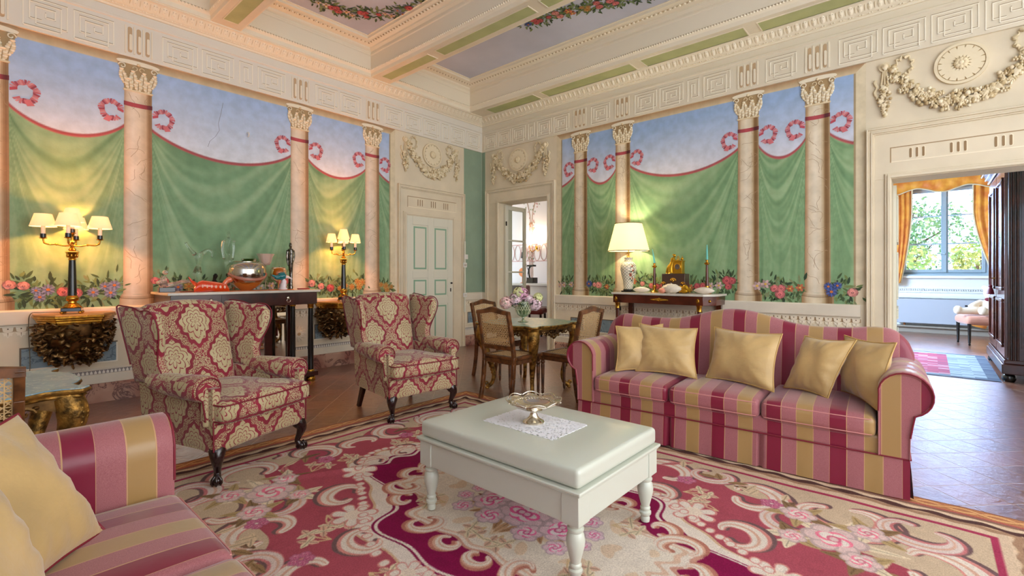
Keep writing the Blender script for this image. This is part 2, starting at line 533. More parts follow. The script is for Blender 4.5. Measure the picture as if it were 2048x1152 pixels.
def shade_mat(name, col, e, estr):
    m = bpy.data.materials.new(name); m.use_nodes = True
    nt = NT(m); t = m.node_tree; b = t.nodes['Principled BSDF']; out = t.nodes['Material Output']
    b.inputs['Base Color'].default_value = lin(col); b.inputs['Roughness'].default_value = 0.8
    b.inputs['Emission Color'].default_value = lin(e); b.inputs['Emission Strength'].default_value = estr
    tr = nt.node('ShaderNodeBsdfTranslucent'); tr.inputs[0].default_value = lin(col)
    mx = nt.node('ShaderNodeMixShader'); mx.inputs[0].default_value = 0.55
    nt.link(b.outputs[0], mx.inputs[1]); nt.link(tr.outputs[0], mx.inputs[2]); nt.link(mx.outputs[0], out.inputs[0])
    return m
M['shade_small'] = shade_mat('pleated lamp shade', (255, 240, 222), (255, 222, 186), 0.35)
M['shade_big'] = shade_mat('yellow lamp shade', (255, 246, 222), (255, 238, 190), 0.6)

def lace_mat():
    m = mat('white lace', (240, 240, 244), 0.8)
    nt = NT(m); b = m.node_tree.nodes['Principled BSDF']
    v = nt.voro(55, 'DISTANCE_TO_EDGE', nt.obj())
    n = nt.noise(60, 2, nt.obj())
    a = v.lt(0.16).f('MAXIMUM', n.gt(0.52))
    nt.link(a.s, b.inputs['Alpha'])
    return m
M['lace'] = lace_mat()
def plight(loc, power, color, parent=None, r=0.03):
    d = bpy.data.lights.new('bulb_light', 'POINT'); d.energy = power; d.color = color; d.shadow_soft_size = r
    o = bpy.data.objects.new('bulb_light', d); COL.objects.link(o)
    if parent: o.parent = parent
    o.location = loc
    return o
# ================================================================ room shell
YL = 6.38; XR = 6.43
def PL(s, z, o): return (s, YL - o, z)          # left wall: s runs along +x
def PR(s, z, o): return (XR - o, -s, z)         # right wall: s runs along -y
OPEN2 = (-5.93, -4.82, 2.61)                    # glazed doorway in s of the right wall
OPEN3 = (-0.2987, 1.25, 2.31)                   # wide doorway

b = MB(); b.box(-2.6, 15.2, -2.9, 9.8, -0.1, 0.0)
struct(b.build('floor', M['floor'], smooth=0))
b = MB(); b.box(-2.6, 6.9, YL, YL + 0.25, 0, 4.9)
struct(b.build('wall_left', M['cream'], smooth=0))
b = MB(); b.box(-2.75, -2.6, -2.9, YL + 0.25, 0, 4.9)
struct(b.build('wall_back', M['cream'], smooth=0))  # unseen wall, added to cut the daylight coming from this side
b = MB()
T = 0.35
b.box(XR, XR + T, 5.93, YL + 3.3, 0, 4.9)
b.box(XR, XR + T, 0.2987, 4.82, 0, 4.9)
b.box(XR, XR + T, 4.82, 5.93, 2.61, 4.9)
b.box(XR, XR + T, -1.25, 0.2987, 2.31, 4.9)
b.box(XR, XR + T, -2.9, -1.25, 0, 4.9)
struct(b.build('wall_right', M['cream'], smooth=0))

# sage green painted corner strip
b = MB()
b.prism([(5.96, 0.97), (XR - 0.012, 0.97), (XR - 0.012, 3.6), (5.96, 3.6)], 0.0, 0.004, PL)
b.prism([(-YL + 0.0, 0.97), (-6.30, 0.97), (-6.30, 3.6), (-YL + 0.0, 3.6)], 0.0, 0.004, PR)
struct(b.build('trim_1', M['greenwall'], smooth=0))

# ---- moulding runs: profile (offset, z) swept along a wall
def run(b, P, s0, s1, prof, col=None):
    n = len(prof)
    vs = [P(s0, z, o) for o, z in prof] + [P(s1, z, o) for o, z in prof]
    b.add(vs, [(i, i + 1, n + i + 1, n + i) for i in range(n - 1)] + [list(range(n)), list(range(2 * n - 1, n - 1, -1))], col)

# baseboard of red breccia with a plaster lip
def dado_runs(P, spans, side, k):
    b = MB()
    for s0, s1 in spans:
        run(b, P, s0, s1, [(0, 0), (0.035, 0), (0.035, 0.17), (0.022, 0.19), (0, 0.19)])
    struct(b.build('baseboard_' + side, M['marble_red'], smooth=0))
    b = MB()
    for s0, s1 in spans:
        run(b, P, s0, s1, [(0, 0.83), (0.03, 0.83), (0.035, 0.84), (0.035, 0.955), (0.02, 0.97), (0, 0.97)])
        run(b, P, s0, s1, [(0, 0.19), (0.016, 0.19), (0.016, 0.275), (0.01, 0.285), (0.0, 0.285)])
        run(b, P, s0, s1, [(0, 0.325), (0.01, 0.325), (0.012, 0.335), (0.0, 0.345)])
    struct(b.build('trim_%d' % k, M['dado'], smooth=0, bevel=0.002, seg=1))
    # hanging leaf border under the ledge
    b = MB()
    for s0, s1 in spans:
        n = max(1, int((s1 - s0) / 0.085)); d = (s1 - s0) / n
        run(b, P, s0, s1, [(0, 0.812), (0.012, 0.812), (0.014, 0.822), (0.006, 0.829), (0, 0.829)], (236, 226, 204))
        run(b, P, s0, s1, [(0, 0.770), (0.002, 0.770), (0.002, 0.812), (0, 0.812)], (176, 150, 116))
        for i in range(n):
            c = s0 + (i + 0.5) * d
            # egg with a dark bead
            b.prism([(c - d * 0.42, 0.81), (c - d * 0.36, 0.775), (c, 0.762), (c + d * 0.36, 0.775), (c + d * 0.42, 0.81)], 0, 0.011, P, (238, 226, 202))
            b.prism([(c + 0.006 * math.cos(a * PI / 3), 0.797 + 0.006 * math.sin(a * PI / 3)) for a in range(6)], 0.011, 0.0125, P, (100, 76, 56))
            # pendent leaf
            b.prism([(c - d * 0.44, 0.762), (c - d * 0.3, 0.742), (c - d * 0.36, 0.732), (c - d * 0.14, 0.735), (c, 0.712), (c + d * 0.14, 0.735), (c + d * 0.36, 0.732), (c + d * 0.3, 0.742), (c + d * 0.44, 0.762)], 0, 0.009, P, (240, 230, 208))
            b.prism([(c - 0.003, 0.76), (c, 0.722), (c + 0.003, 0.76)], 0.009, 0.0105, P, (150, 124, 92))
        # small beaded line low down
        run(b, P, s0, s1, [(0, 0.285), (0.003, 0.285), (0.003, 0.325), (0, 0.325)], (150, 142, 138))
        m = int((s1 - s0) / 0.032)
        for i in range(m):
            c = s0 + (i + 0.5) * (s1 - s0) / m
            b.prism([(c - 0.010, 0.288), (c + 0.010, 0.288), (c + 0.010, 0.304), (c, 0.322), (c - 0.010, 0.304)], 0.003, 0.008, P, (238, 232, 222))
    struct(b.build('trim_%d' % (k + 1), M['attr'], smooth=0))
    return
dado_runs(PL, [(-2.2, 4.49), (5.97, XR)], 'left', 2)
dado_runs(PR, [(-6.38, -6.24), (-4.66, -0.56)], 'right', 4)

# blue marble inset panels and rosettes on the dado
def panel(P, s0, s1, z0=0.41, z1=0.60):
    b = MB(); b.prism([(s0, z0), (s1, z0), (s1, z1), (s0, z1)], 0.0, 0.003, P)
    o = struct(b.build('trim_6', M['marble_blue'], smooth=0))
    f = MB(); w = 0.012
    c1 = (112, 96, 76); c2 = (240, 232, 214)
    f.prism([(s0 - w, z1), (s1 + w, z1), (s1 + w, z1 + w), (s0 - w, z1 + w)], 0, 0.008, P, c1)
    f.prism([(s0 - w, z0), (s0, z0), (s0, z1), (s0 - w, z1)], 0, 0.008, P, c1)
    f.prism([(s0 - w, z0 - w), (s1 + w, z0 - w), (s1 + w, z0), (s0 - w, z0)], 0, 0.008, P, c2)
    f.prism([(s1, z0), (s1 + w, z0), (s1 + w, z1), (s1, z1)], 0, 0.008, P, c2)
    f.build('panel_frame', M['attr'], o, smooth=0)
for s0, s1 in ((-0.75, -0.35), (0.33, 1.02), (1.45, 2.5), (3.16, 3.85)): panel(PL, s0, s1)
panel(PL, 6.06, 6.34)
for s0, s1 in ((-4.35, -4.12), (-3.86, -3.36), (-3.0, -1.9), (-1.5, -0.7)): panel(PR, s0, s1)
def rosette(P, s, z=0.5, r=0.11):
    b = MB()
    for k in range(12):
        a = k * PI / 6
        for rr, l, h in ((r * 0.62, r * 0.38, 0.010), (r * 0.34, r * 0.26, 0.018)):
            a2 = a + (0 if rr > r * 0.5 else PI / 12)
            pts = []
            for q in range(8):
                t = q * PI / 4
                u = rr + l * math.cos(t); w = l * 0.42 * math.sin(t)
                pts.append((s + u * math.cos(a2) - w * math.sin(a2), z + u * math.sin(a2) + w * math.cos(a2)))
            b.prism(pts, 0, h + 0.0004 * (k % 3), P, (232, 220, 196) if h < 0.015 else (244, 234, 212))
    b.prism([(s + 0.022 * math.cos(k * PI / 5), z + 0.022 * math.sin(k * PI / 5)) for k in range(10)], 0, 0.026, P, (196, 168, 126))
    tag(b.build('rosette', M['attr'], smooth=0, bevel=0.002, seg=1), ROS[0], 'rosette', 'plaster rosettes on the dado'); ROS.pop(0)
ROS = ['plaster leaf rosette low on the left wall above the cropped cane chair',
       'plaster leaf rosette on the dado seen between the black columns of the left console',
       'plaster leaf rosette on the dado between the left legs of the right console',
       ]
rosette(PL, 0.0); rosette(PL, 2.93); rosette(PR, -3.19)

# ---- frieze with greek key, flat recess lines raised between
def fret_block(b, P, s0, s1, z0, z1):
    """double spiral meander drawn as engraved lines"""
    w = s1 - s0; h = z1 - z0
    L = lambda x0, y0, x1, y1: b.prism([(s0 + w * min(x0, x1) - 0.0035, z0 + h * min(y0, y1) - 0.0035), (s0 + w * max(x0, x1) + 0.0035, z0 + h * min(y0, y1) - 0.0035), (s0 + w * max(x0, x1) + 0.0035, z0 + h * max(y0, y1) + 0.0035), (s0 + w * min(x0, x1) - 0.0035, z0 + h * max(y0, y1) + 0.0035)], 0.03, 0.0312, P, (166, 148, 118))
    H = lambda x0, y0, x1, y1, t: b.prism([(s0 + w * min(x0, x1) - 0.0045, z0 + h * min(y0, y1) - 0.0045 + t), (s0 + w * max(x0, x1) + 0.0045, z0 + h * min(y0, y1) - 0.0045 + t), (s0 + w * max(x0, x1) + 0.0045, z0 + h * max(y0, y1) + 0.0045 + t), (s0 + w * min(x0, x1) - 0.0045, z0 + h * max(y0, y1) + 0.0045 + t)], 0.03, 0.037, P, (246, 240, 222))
    if w < h * 0.8:
        segs = [(0.1, 0.0, 0.1, 1.0), (0.1, 1.0, 0.9, 1.0), (0.9, 1.0, 0.9, 0.12), (0.9, 0.12, 0.38, 0.12), (0.38, 0.12, 0.38, 0.78), (0.38, 0.78, 0.62, 0.78), (0.62, 0.78, 0.62, 0.3)]
    else:
        a = [(0.0, 0.0), (0.0, 1.0), (1.0, 1.0), (1.0, 0.14), (0.28, 0.14), (0.28, 0.72), (0.72, 0.72), (0.72, 0.42), (0.5, 0.42), (0.5, 0.56)]
        segs = [(a[i][0], a[i][1], a[i + 1][0], a[i + 1][1]) for i in range(len(a) - 1)]
        c = [(0.0, 0.0), (0.86, 0.0), (0.86, 0.86), (0.14, 0.86), (0.14, 0.28), (0.4, 0.28), (0.4, 0.6)]
        segs += [(c[i][0], c[i][1], c[i + 1][0], c[i + 1][1]) for i in range(len(c) - 1)][:5]
    for i, sg in enumerate(segs):
        x0_, x1_ = s0 + w * min(sg[0], sg[2]), s0 + w * max(sg[0], sg[2]); y0_, y1_ = z0 + h * min(sg[1], sg[3]), z0 + h * max(sg[1], sg[3])
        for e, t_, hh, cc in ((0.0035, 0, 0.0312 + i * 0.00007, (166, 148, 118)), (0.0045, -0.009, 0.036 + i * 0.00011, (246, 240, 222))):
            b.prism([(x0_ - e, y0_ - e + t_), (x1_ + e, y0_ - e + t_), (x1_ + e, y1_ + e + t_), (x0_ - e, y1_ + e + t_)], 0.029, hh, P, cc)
def flutes(b, P, s, z0, z1):
    """three narrow fluted slots above a column"""
    for k in (-1, 0, 1):
        c = s + k * 0.075; r = 0.019
        pts = arc(c, z1 - r, r, 0, 180, 6) + arc(c, z0 + r, r, 180, 360, 6)
        b.prism(pts, 0.03, 0.031, P, (196, 168, 132))
        pts = arc(c + 0.005, z1 - 0.09, r * 0.62, 0, 180, 5) + arc(c + 0.005, z0 + 0.035, r * 0.62, 180, 360, 5)
        b.prism(pts, 0.031, 0.042, P, (238, 228, 206))
    for k in (-1.5, -0.5, 0.5, 1.5):
        c = s + k * 0.075
        b.prism([(c - 0.006, z0 - 0.01), (c + 0.006, z0 - 0.01), (c + 0.006, z1 + 0.01), (c - 0.006, z1 + 0.01)], 0.03, 0.038, P, (236, 226, 204))
def frieze(P, side, marks, k):
    """marks: list of ('c', s) column centres and end points"""
    b = MB()
    s0, s1 = marks[0], marks[-1]
    run(b, P, s0, s1, [(0, 3.60), (0.03, 3.60), (0.03, 3.955), (0.045, 3.965), (0.045, 3.985), (0.03, 3.995), (0.03, 4.07), (0, 4.07)], (228, 223, 210) if P is PL else (226, 216, 194))
    z0, z1 = 3.645, 3.915
    for a, c in zip(marks[:-1], marks[1:]):
        l = a + (0.16 if a != s0 else 0.02); r = c - (0.16 if c != s1 else 0.02)
        n = max(1, round((r - l) / 0.36)); narrow = n >= 3
        tot = r - l; gap = 0.05
        if narrow: unit = (tot - gap * (n + 1) + 0.0) / (n - 0.45)
        else: unit = (tot - gap * (n + 1)) / n
        x = l + gap
        for i in range(n):
            wd = unit * (0.55 if (narrow and i == n // 2) else 1.0)
            fret_block(b, P, x, x + wd, z0, z1); x += wd + gap
    for c in marks[1:-1]: flutes(b, P, c, z0, z1)
    struct(b.build('trim_%d' % k, M['attr'], smooth=0))
COLS_L = [-0.98, 0.13, 1.205, 2.945, 4.055]
COLS_R = [-4.17, -3.43, -1.70, -0.963]
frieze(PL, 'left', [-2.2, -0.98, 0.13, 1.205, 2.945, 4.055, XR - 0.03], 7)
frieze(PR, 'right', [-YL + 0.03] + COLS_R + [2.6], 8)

# ---- cornice with carved leaves, astragal and a dark shadow step
def cornice(P, s0, s1, k, inner):
    b = MB()
    prof = [(0, 4.07), (0.05, 4.07), (0.055, 4.082), (0.055, 4.09), (0.07, 4.094), (0.07, 4.104), (0.085, 4.108), (0.10, 4.125), (0.135, 4.165), (0.16, 4.19), (0.19, 4.192), (0.19, 4.225), (0, 4.225)]
    run(b, P, s0, s1 if inner else s1, prof, (236, 226, 202))
    d = 0.085; n = int((s1 - s0) / d)
    for i in range(n):
        c = s0 + (i + 0.5) * d
        p0 = Vector(P(c, 4.115, 0.088)); p1 = Vector(P(c, 4.19, 0.158))
        mid = (p0 + p1) / 2
        t = Vector(P(c + 1, 0, 0)) - Vector(P(c, 0, 0)); a = (p1 - p0).normalized(); nn = a.cross(t).normalized()
        R = Matrix((t, a, nn)).transposed()
        b.ball(mid, (0.026, 0.052, 0.012), 8, 4, (240, 230, 206), R)
        for dx, dy in ((-0.012, 0.02), (0.012, 0.02), (0, -0.015)):
            b.ball(mid + t * dx + a * dy + Vector(P(c, 0, 0.012)) - Vector(P(c, 0, 0)), (0.004, 0.004, 0.004), 5, 3, (140, 122, 92))
        if c > s0 + d: b.ball(mid - t * (d / 2), (0.006, 0.045, 0.009), 5, 3, (222, 208, 178), R)
        for q in (0.0, 0.3):
            b.ball(P(c + (q - 0.1) * d, 4.099, 0.076), (0.010, 0.008, 0.008) if q == 0 else (0.007, 0.007, 0.007), 6, 3, (244, 236, 216))
    struct(b.build('trim_%d' % k, M['attr'], smooth=45))
cornice(PL, -2.2, XR, 9, True)
cornice(PR, -YL, 2.6, 10, True)

# ---- coffered ceiling
ZC = 4.205; ZP = 4.70
EX0, EX1 = -2.4, XR; EY0, EY1 = -2.8, YL
YC = 6.19                                       # coffers start at the cornice of the left wall
COF = [(-1.75, -0.06), (0.11 - 0.0, 1.84), (2.14, 3.92), (4.23, 5.93)]
COF = [(-1.70, -0.27), (0.03, 1.84), (2.14, 3.92), (4.23, 5.93)]
b = MB()
b.box(EX0, EX1 + 0.1, EY0, EY1 + 0.1, ZP + 0.02, ZP + 0.08)
struct(b.build('ceiling', M['ceil_blue'], smooth=0))
beams = [(EX0, COF[0][0]), (COF[0][1], COF[1][0]), (COF[1][1], COF[2][0]), (COF[2][1], COF[3][0]), (COF[3][1], XR)]
for i, (a, c) in enumerate(beams):
    b = MB(); b.box(a, c, EY0, YC if i < 4 else YL, ZC, ZP + 0.02)
    if i == 0: b.box(EX0, EX1, YC, YL, ZC + 0.01, ZP + 0.02)
    o = struct(b.build('trim_%d' % (11 + i), M['ceil_cream'], smooth=0))
    # olive sunk panels on the soffit
    g = MB()
    inset = 0.075
    x0, x1 = a + inset, (c - inset if i < 4 else 6.24)
    y = YC - 0.16
    lens = [1.05, 1.55, 1.3, 1.55, 1.3, 1.3]
    if i == 4: y = YC - 0.32
    for l in lens:
        if y - l < EY0: break
        g.box(x0, x1, y - l, y, ZC - 0.003, ZC + 0.002); y -= l + 0.16
    g.build('soffit_panel', M['soffit_green'], o, smooth=0)
    f = MB(); y = YC - 0.16 if i < 4 else YC - 0.32
    for l in lens:
        if y - l < EY0: break
        for bx in ((x0 - 0.012, x0, y - l - 0.012, y + 0.012), (x1, x1 + 0.012, y - l - 0.012, y + 0.012), (x0, x1, y, y + 0.012), (x0, x1, y - l - 0.012, y - l)):
            f.box(*bx, ZC - 0.007, ZC + 0.002)
        y -= l + 0.16
    f.build('panel_frame', M['ceil_cream'], o, smooth=0)
def ring(b, x0, x1, y0, y1, prof, col=None):
    """sweep a profile (inset, z) round the inside of a coffer"""
    P = []
    for d, z in prof:
        P.append([(x0 + d, y0 + d, z), (x1 - d, y0 + d, z), (x1 - d, y1 - d, z), (x0 + d, y1 - d, z)])
    b.grid(P, cv=True, col=col)
def along(x0, x1, y0, y1, d, z, step):
    out = []
    for (ax, ay, bx, by) in ((x0 + d, y0 + d, x1 - d, y0 + d), (x1 - d, y0 + d, x1 - d, y1 - d), (x1 - d, y1 - d, x0 + d, y1 - d), (x0 + d, y1 - d, x0 + d, y0 + d)):
        L = math.hypot(bx - ax, by - ay); n = int(L / step)
        for i in range(n):
            t = (i + 0.5) / n
            out.append((ax + (bx - ax) * t, ay + (by - ay) * t, z, (bx - ax) / L, (by - ay) / L))
    return out
for i, (a, c) in enumerate(COF):
    y0, y1 = (-1.9, YC)
    if i == 3: y0 = -0.6 - 1.3
    b = MB(); b.cur = (240, 230, 206)
    ring(b, a, c, y0, y1, [(0.0, ZC), (0.012, ZC), (0.012, ZC + 0.05), (0.035, ZC + 0.075), (0.035, ZC + 0.085), (0.02, ZC + 0.105), (0.02, ZC + 0.30), (0.03, ZC + 0.31), (0.03, ZC + 0.33), (0.02, ZC + 0.34), (0.02, ZC + 0.36),
                           (0.05, ZC + 0.385), (0.05, ZC + 0.41), (0.075, ZC + 0.42), (0.13, ZC + 0.465), (0.15, ZC + 0.468), (0.15, ZC + 0.50), (0.165, ZC + 0.505), (0.165, ZP + 0.02)])
    for x, y, z, dx, dy in along(a, c, y0, y1, 0.036, ZC + 0.08, 0.033):
        b.ball((x, y, z), (0.0125, 0.0125, 0.0125), 6, 4, (250, 240, 216))
    # dark strip of colour behind the beads
    ring(b, a, c, y0, y1, [(0.0355, ZC + 0.088), (0.034, ZC + 0.094)], (150, 132, 96))
    for x, y, z, dx, dy in along(a, c, y0, y1, 0.102, ZC + 0.436, 0.062):
        R = Matrix(((dx, -dy, 0), (dy, dx, 0), (0, 0, 1)))
        b.ball((x, y, z), (0.014, 0.022, 0.011), 6, 4, (246, 236, 212), R)
        b.ball((x + dx * 0.03, y + dy * 0.03, z), (0.005, 0.018, 0.008), 5, 3, (176, 158, 124), R)
    struct(b.build('trim_%d' % (16 + i), M['attr'], smooth=35))

# ---- door bays: plain overdoor panel, casings
def casing(b, P, s0, s1, zt, steps, col=None):
    """stepped architrave round an opening (outer s0,s1,zt) stepping inwards; steps = [(width, height)]"""
    d = 0
    for w, h in steps:
        for q in ((s0 + d, s0 + d + w, 0, zt - d), (s1 - d - w, s1 - d, 0, zt - d)):
            b.prism([(q[0], q[2]), (q[1], q[2]), (q[1], q[3]), (q[0], q[3])], 0, h, P, col)
        b.prism([(s0 + d + w, zt - d - w), (s1 - d - w, zt - d - w), (s1 - d - w, zt - d), (s0 + d + w, zt - d)], 0, h, P, col)
        d += w
def slots(b, P, cx, cz, h, n=3, dx=0.045, r=0.011):
    for k in range(n):
        c = cx + (k - (n - 1) / 2) * dx
        b.prism(arc(c, cz + h / 2 - r, r, 0, 180, 5) + arc(c, cz - h / 2 + r, r, 180, 360, 5), 0.0, 0.0135, P, (244, 232, 204))
        b.prism(arc(c - 0.003, cz + h / 2 - r - 0.003, r * 0.7, 0, 180, 5) + arc(c - 0.003, cz - h / 2 + r, r * 0.7, 180, 360, 5), 0.0, 0.0145, P, (150, 122, 86))
STEP = [(0.016, 0.05), (0.022, 0.034), (0.016, 0.044), (0.014, 0.026)]
# left wall door bay, x 4.47..5.96
b = MB()
casing(b, PL, 4.51, 5.95, 2.755, STEP)
b.prism([(4.578, 2.26), (5.882, 2.26), (5.882, 2.687), (4.578, 2.687)], 0, 0.012, PL)
b.prism([(4.578, 0.0), (4.66, 0.0), (4.66, 2.26), (4.578, 2.26)], 0, 0.012, PL)
b.prism([(5.68, 0.0), (5.882, 0.0), (5.882, 2.26), (5.68, 2.26)], 0, 0.012, PL)
casing(b, PL, 4.615, 5.725, 2.325, [(0.02, 0.03), (0.03, 0.04), (0.015, 0.03)])
struct(b.build('trim_20', M['cream'], smooth=0, bevel=0.003, seg=1))
b = MB()
def sunk(b, P, s0, s1, z0, z1, o=0.012):  # recess shading put into the colour: dark top and left, light elsewhere
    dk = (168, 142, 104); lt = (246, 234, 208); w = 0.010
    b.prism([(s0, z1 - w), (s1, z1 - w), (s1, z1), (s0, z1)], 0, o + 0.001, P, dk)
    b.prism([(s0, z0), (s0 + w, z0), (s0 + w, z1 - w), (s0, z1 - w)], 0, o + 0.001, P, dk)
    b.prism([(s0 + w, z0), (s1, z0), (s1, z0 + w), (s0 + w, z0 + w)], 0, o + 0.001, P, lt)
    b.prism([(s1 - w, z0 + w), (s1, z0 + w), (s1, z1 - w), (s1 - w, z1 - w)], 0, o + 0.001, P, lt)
sunk(b, PL, 4.70, 5.76, 2.40, 2.58)
for c in (4.96, 5.24, 5.52): slots(b, PL, c, 2.49, 0.12)
struct(b.build('trim_21', M['attr'], smooth=0))
# the closed door
b = MB()
b.prism([(4.68, 0.01), (5.66, 0.01), (5.66, 2.26), (4.68, 2.26)], 0, 0.02, PL)
# raised stiles and rails leave the panels sunk
Z = [0.01, 0.16, 0.80, 0.92, 1.24, 1.36, 2.12, 2.26]
for s0, s1 in ((4.68, 4.79), (5.11, 5.23), (5.55, 5.66)): b.prism([(s0, 0.01), (s1, 0.01), (s1, 2.26), (s0, 2.26)], 0.02, 0.032, PL)
for z0, z1 in ((Z[0], Z[1]), (Z[2], Z[3]), (Z[4], Z[5]), (Z[6], Z[7])):
    for s0, s1 in ((4.79, 5.11), (5.23, 5.55)): b.prism([(s0, z0), (s1, z0), (s1, z1), (s0, z1)], 0.02, 0.032, PL)
door = struct(b.build('door_1', M['door_white'], smooth=0, bevel=0.004, seg=2))
g = MB()
for z0, z1 in ((Z[1], Z[2]), (Z[3], Z[4]), (Z[5], Z[6])):
    for s0, s1 in ((4.79, 5.11), (5.23, 5.55)):
        i = 0.028; w = 0.026
        a, c, e, f = s0 + i, s1 - i, z0 + i, z1 - i
        g.prism([(a, e), (c, e), (c, e + w), (a, e + w)], 0.02, 0.022, PL); g.prism([(a, f - w), (c, f - w), (c, f), (a, f)], 0.02, 0.022, PL)
        g.prism([(a, e + w), (a + w, e + w), (a + w, f - w), (a, f - w)], 0.02, 0.022, PL); g.prism([(c - w, e + w), (c, e + w), (c, f - w), (c - w, f - w)], 0.02, 0.022, PL)
g.build('panel_border', M['door_green'], door, smooth=0)
h = MB(); p = Vector(PL(5.61, 1.15, 0.03)); h.ball(p + Vector((0, -0.03, 0)), (0.016, 0.022, 0.016), 10, 6); h.tube([p, p + Vector((0, -0.02, 0))], 0.008)
h.prism([(5.60, 1.0), (5.62, 1.0), (5.62, 1.06), (5.60, 1.06)], 0.032, 0.036, PL)
h.build('door_handle', M['iron'], door)

# right wall bay with glazed doorway
b = MB()
casing(b, PR, -6.26, -4.66, 2.87, STEP)
b.prism([(-6.192, 2.61), (-4.728, 2.61), (-4.728, 2.802), (-6.192, 2.802)], 0, 0.012, PR)
b.prism([(-6.192, 0), (-5.93, 0), (-5.93, 2.61), (-6.192, 2.61)], 0, 0.012, PR)
b.prism([(-4.82, 0), (-4.728, 0), (-4.728, 2.61), (-4.82, 2.61)], 0, 0.012, PR)
casing(b, PR, -5.985, -4.765, 2.665, [(0.02, 0.03), (0.03, 0.042)])
struct(b.build('trim_22', M['cream'], smooth=0, bevel=0.003, seg=1))
# wide doorway bay
b = MB()
casing(b, PR, -0.51, 1.50, 2.86, STEP)
b.prism([(-0.442, 2.31), (1.432, 2.31), (1.432, 2.792), (-0.442, 2.792)], 0, 0.012, PR)
b.prism([(-0.442, 0), (-0.2987, 0), (-0.2987, 2.31), (-0.442, 2.31)], 0, 0.012, PR)
casing(b, PR, -0.352, 1.31, 2.365, [(0.02, 0.03), (0.028, 0.042)])
struct(b.build('trim_23', M['cream'], smooth=0, bevel=0.003, seg=1))
b = MB()
sunk(b, PR, -0.31, 1.28, 2.48, 2.64)
for c in (-0.09, 0.22, 0.53, 0.84): slots(b, PR, c, 2.56, 0.11, 3, 0.05, 0.013)
struct(b.build('trim_24', M['attr'], smooth=0))

# ---- overdoor stucco: medallion, swag, tails, ribbon knots
def medallion(P, s, z, r, label):
    b = MB(); b.cur = (226, 210, 176)
    R = lambda rr, n=32: [(s + rr * math.cos(2 * PI * k / n), z + rr * math.sin(2 * PI * k / n)) for k in range(n)]
    b.prism(R(r), 0, 0.022, P); b.prism(R(r * 0.86), 0.0215, 0.0225, P, (196, 174, 134))  # darker ground painted in as shading between the petals
    for k in range(32):   # raised rim ring
        a0 = 2 * PI * k / 32; a1 = 2 * PI * (k + 1) / 32
        q = [(s + rr * math.cos(a), z + rr * math.sin(a)) for rr, a in ((r * 0.88, a0), (r, a0), (r, a1), (r * 0.88, a1))]
        b.prism(q, 0.0212, 0.034, P, (234, 220, 188))
    for k in range(16):
        a = 2 * PI * k / 16
        pts = []
        for t in range(9):
            u = t / 8
            w = 0.138 * r * math.sin(min(1, u * 1.15) * PI * 0.62)
            pts.append((0.22 * r + u * 0.62 * r, w))
        out = pts + [(x, -y) for x, y in pts[::-1]]
        b.prism([(s + x * math.cos(a) - y * math.sin(a), z + x * math.sin(a) + y * math.cos(a)) for x, y in out], 0.0221, 0.0318 + 0.0006 * (k % 2), P, (236, 222, 190))
    for k in range(8):
        a = 2 * PI * k / 8
        b.ball(P(s + 0.15 * r * math.cos(a), z + 0.15 * r * math.sin(a), 0.036), 0.028, 8, 5, (232, 216, 180))
    b.ball(P(s, z, 0.045), 0.026, 8, 5, (240, 226, 194))
    tag(b.build('medallion', M['attr'], smooth=40, bevel=0.0), label, 'wall relief')
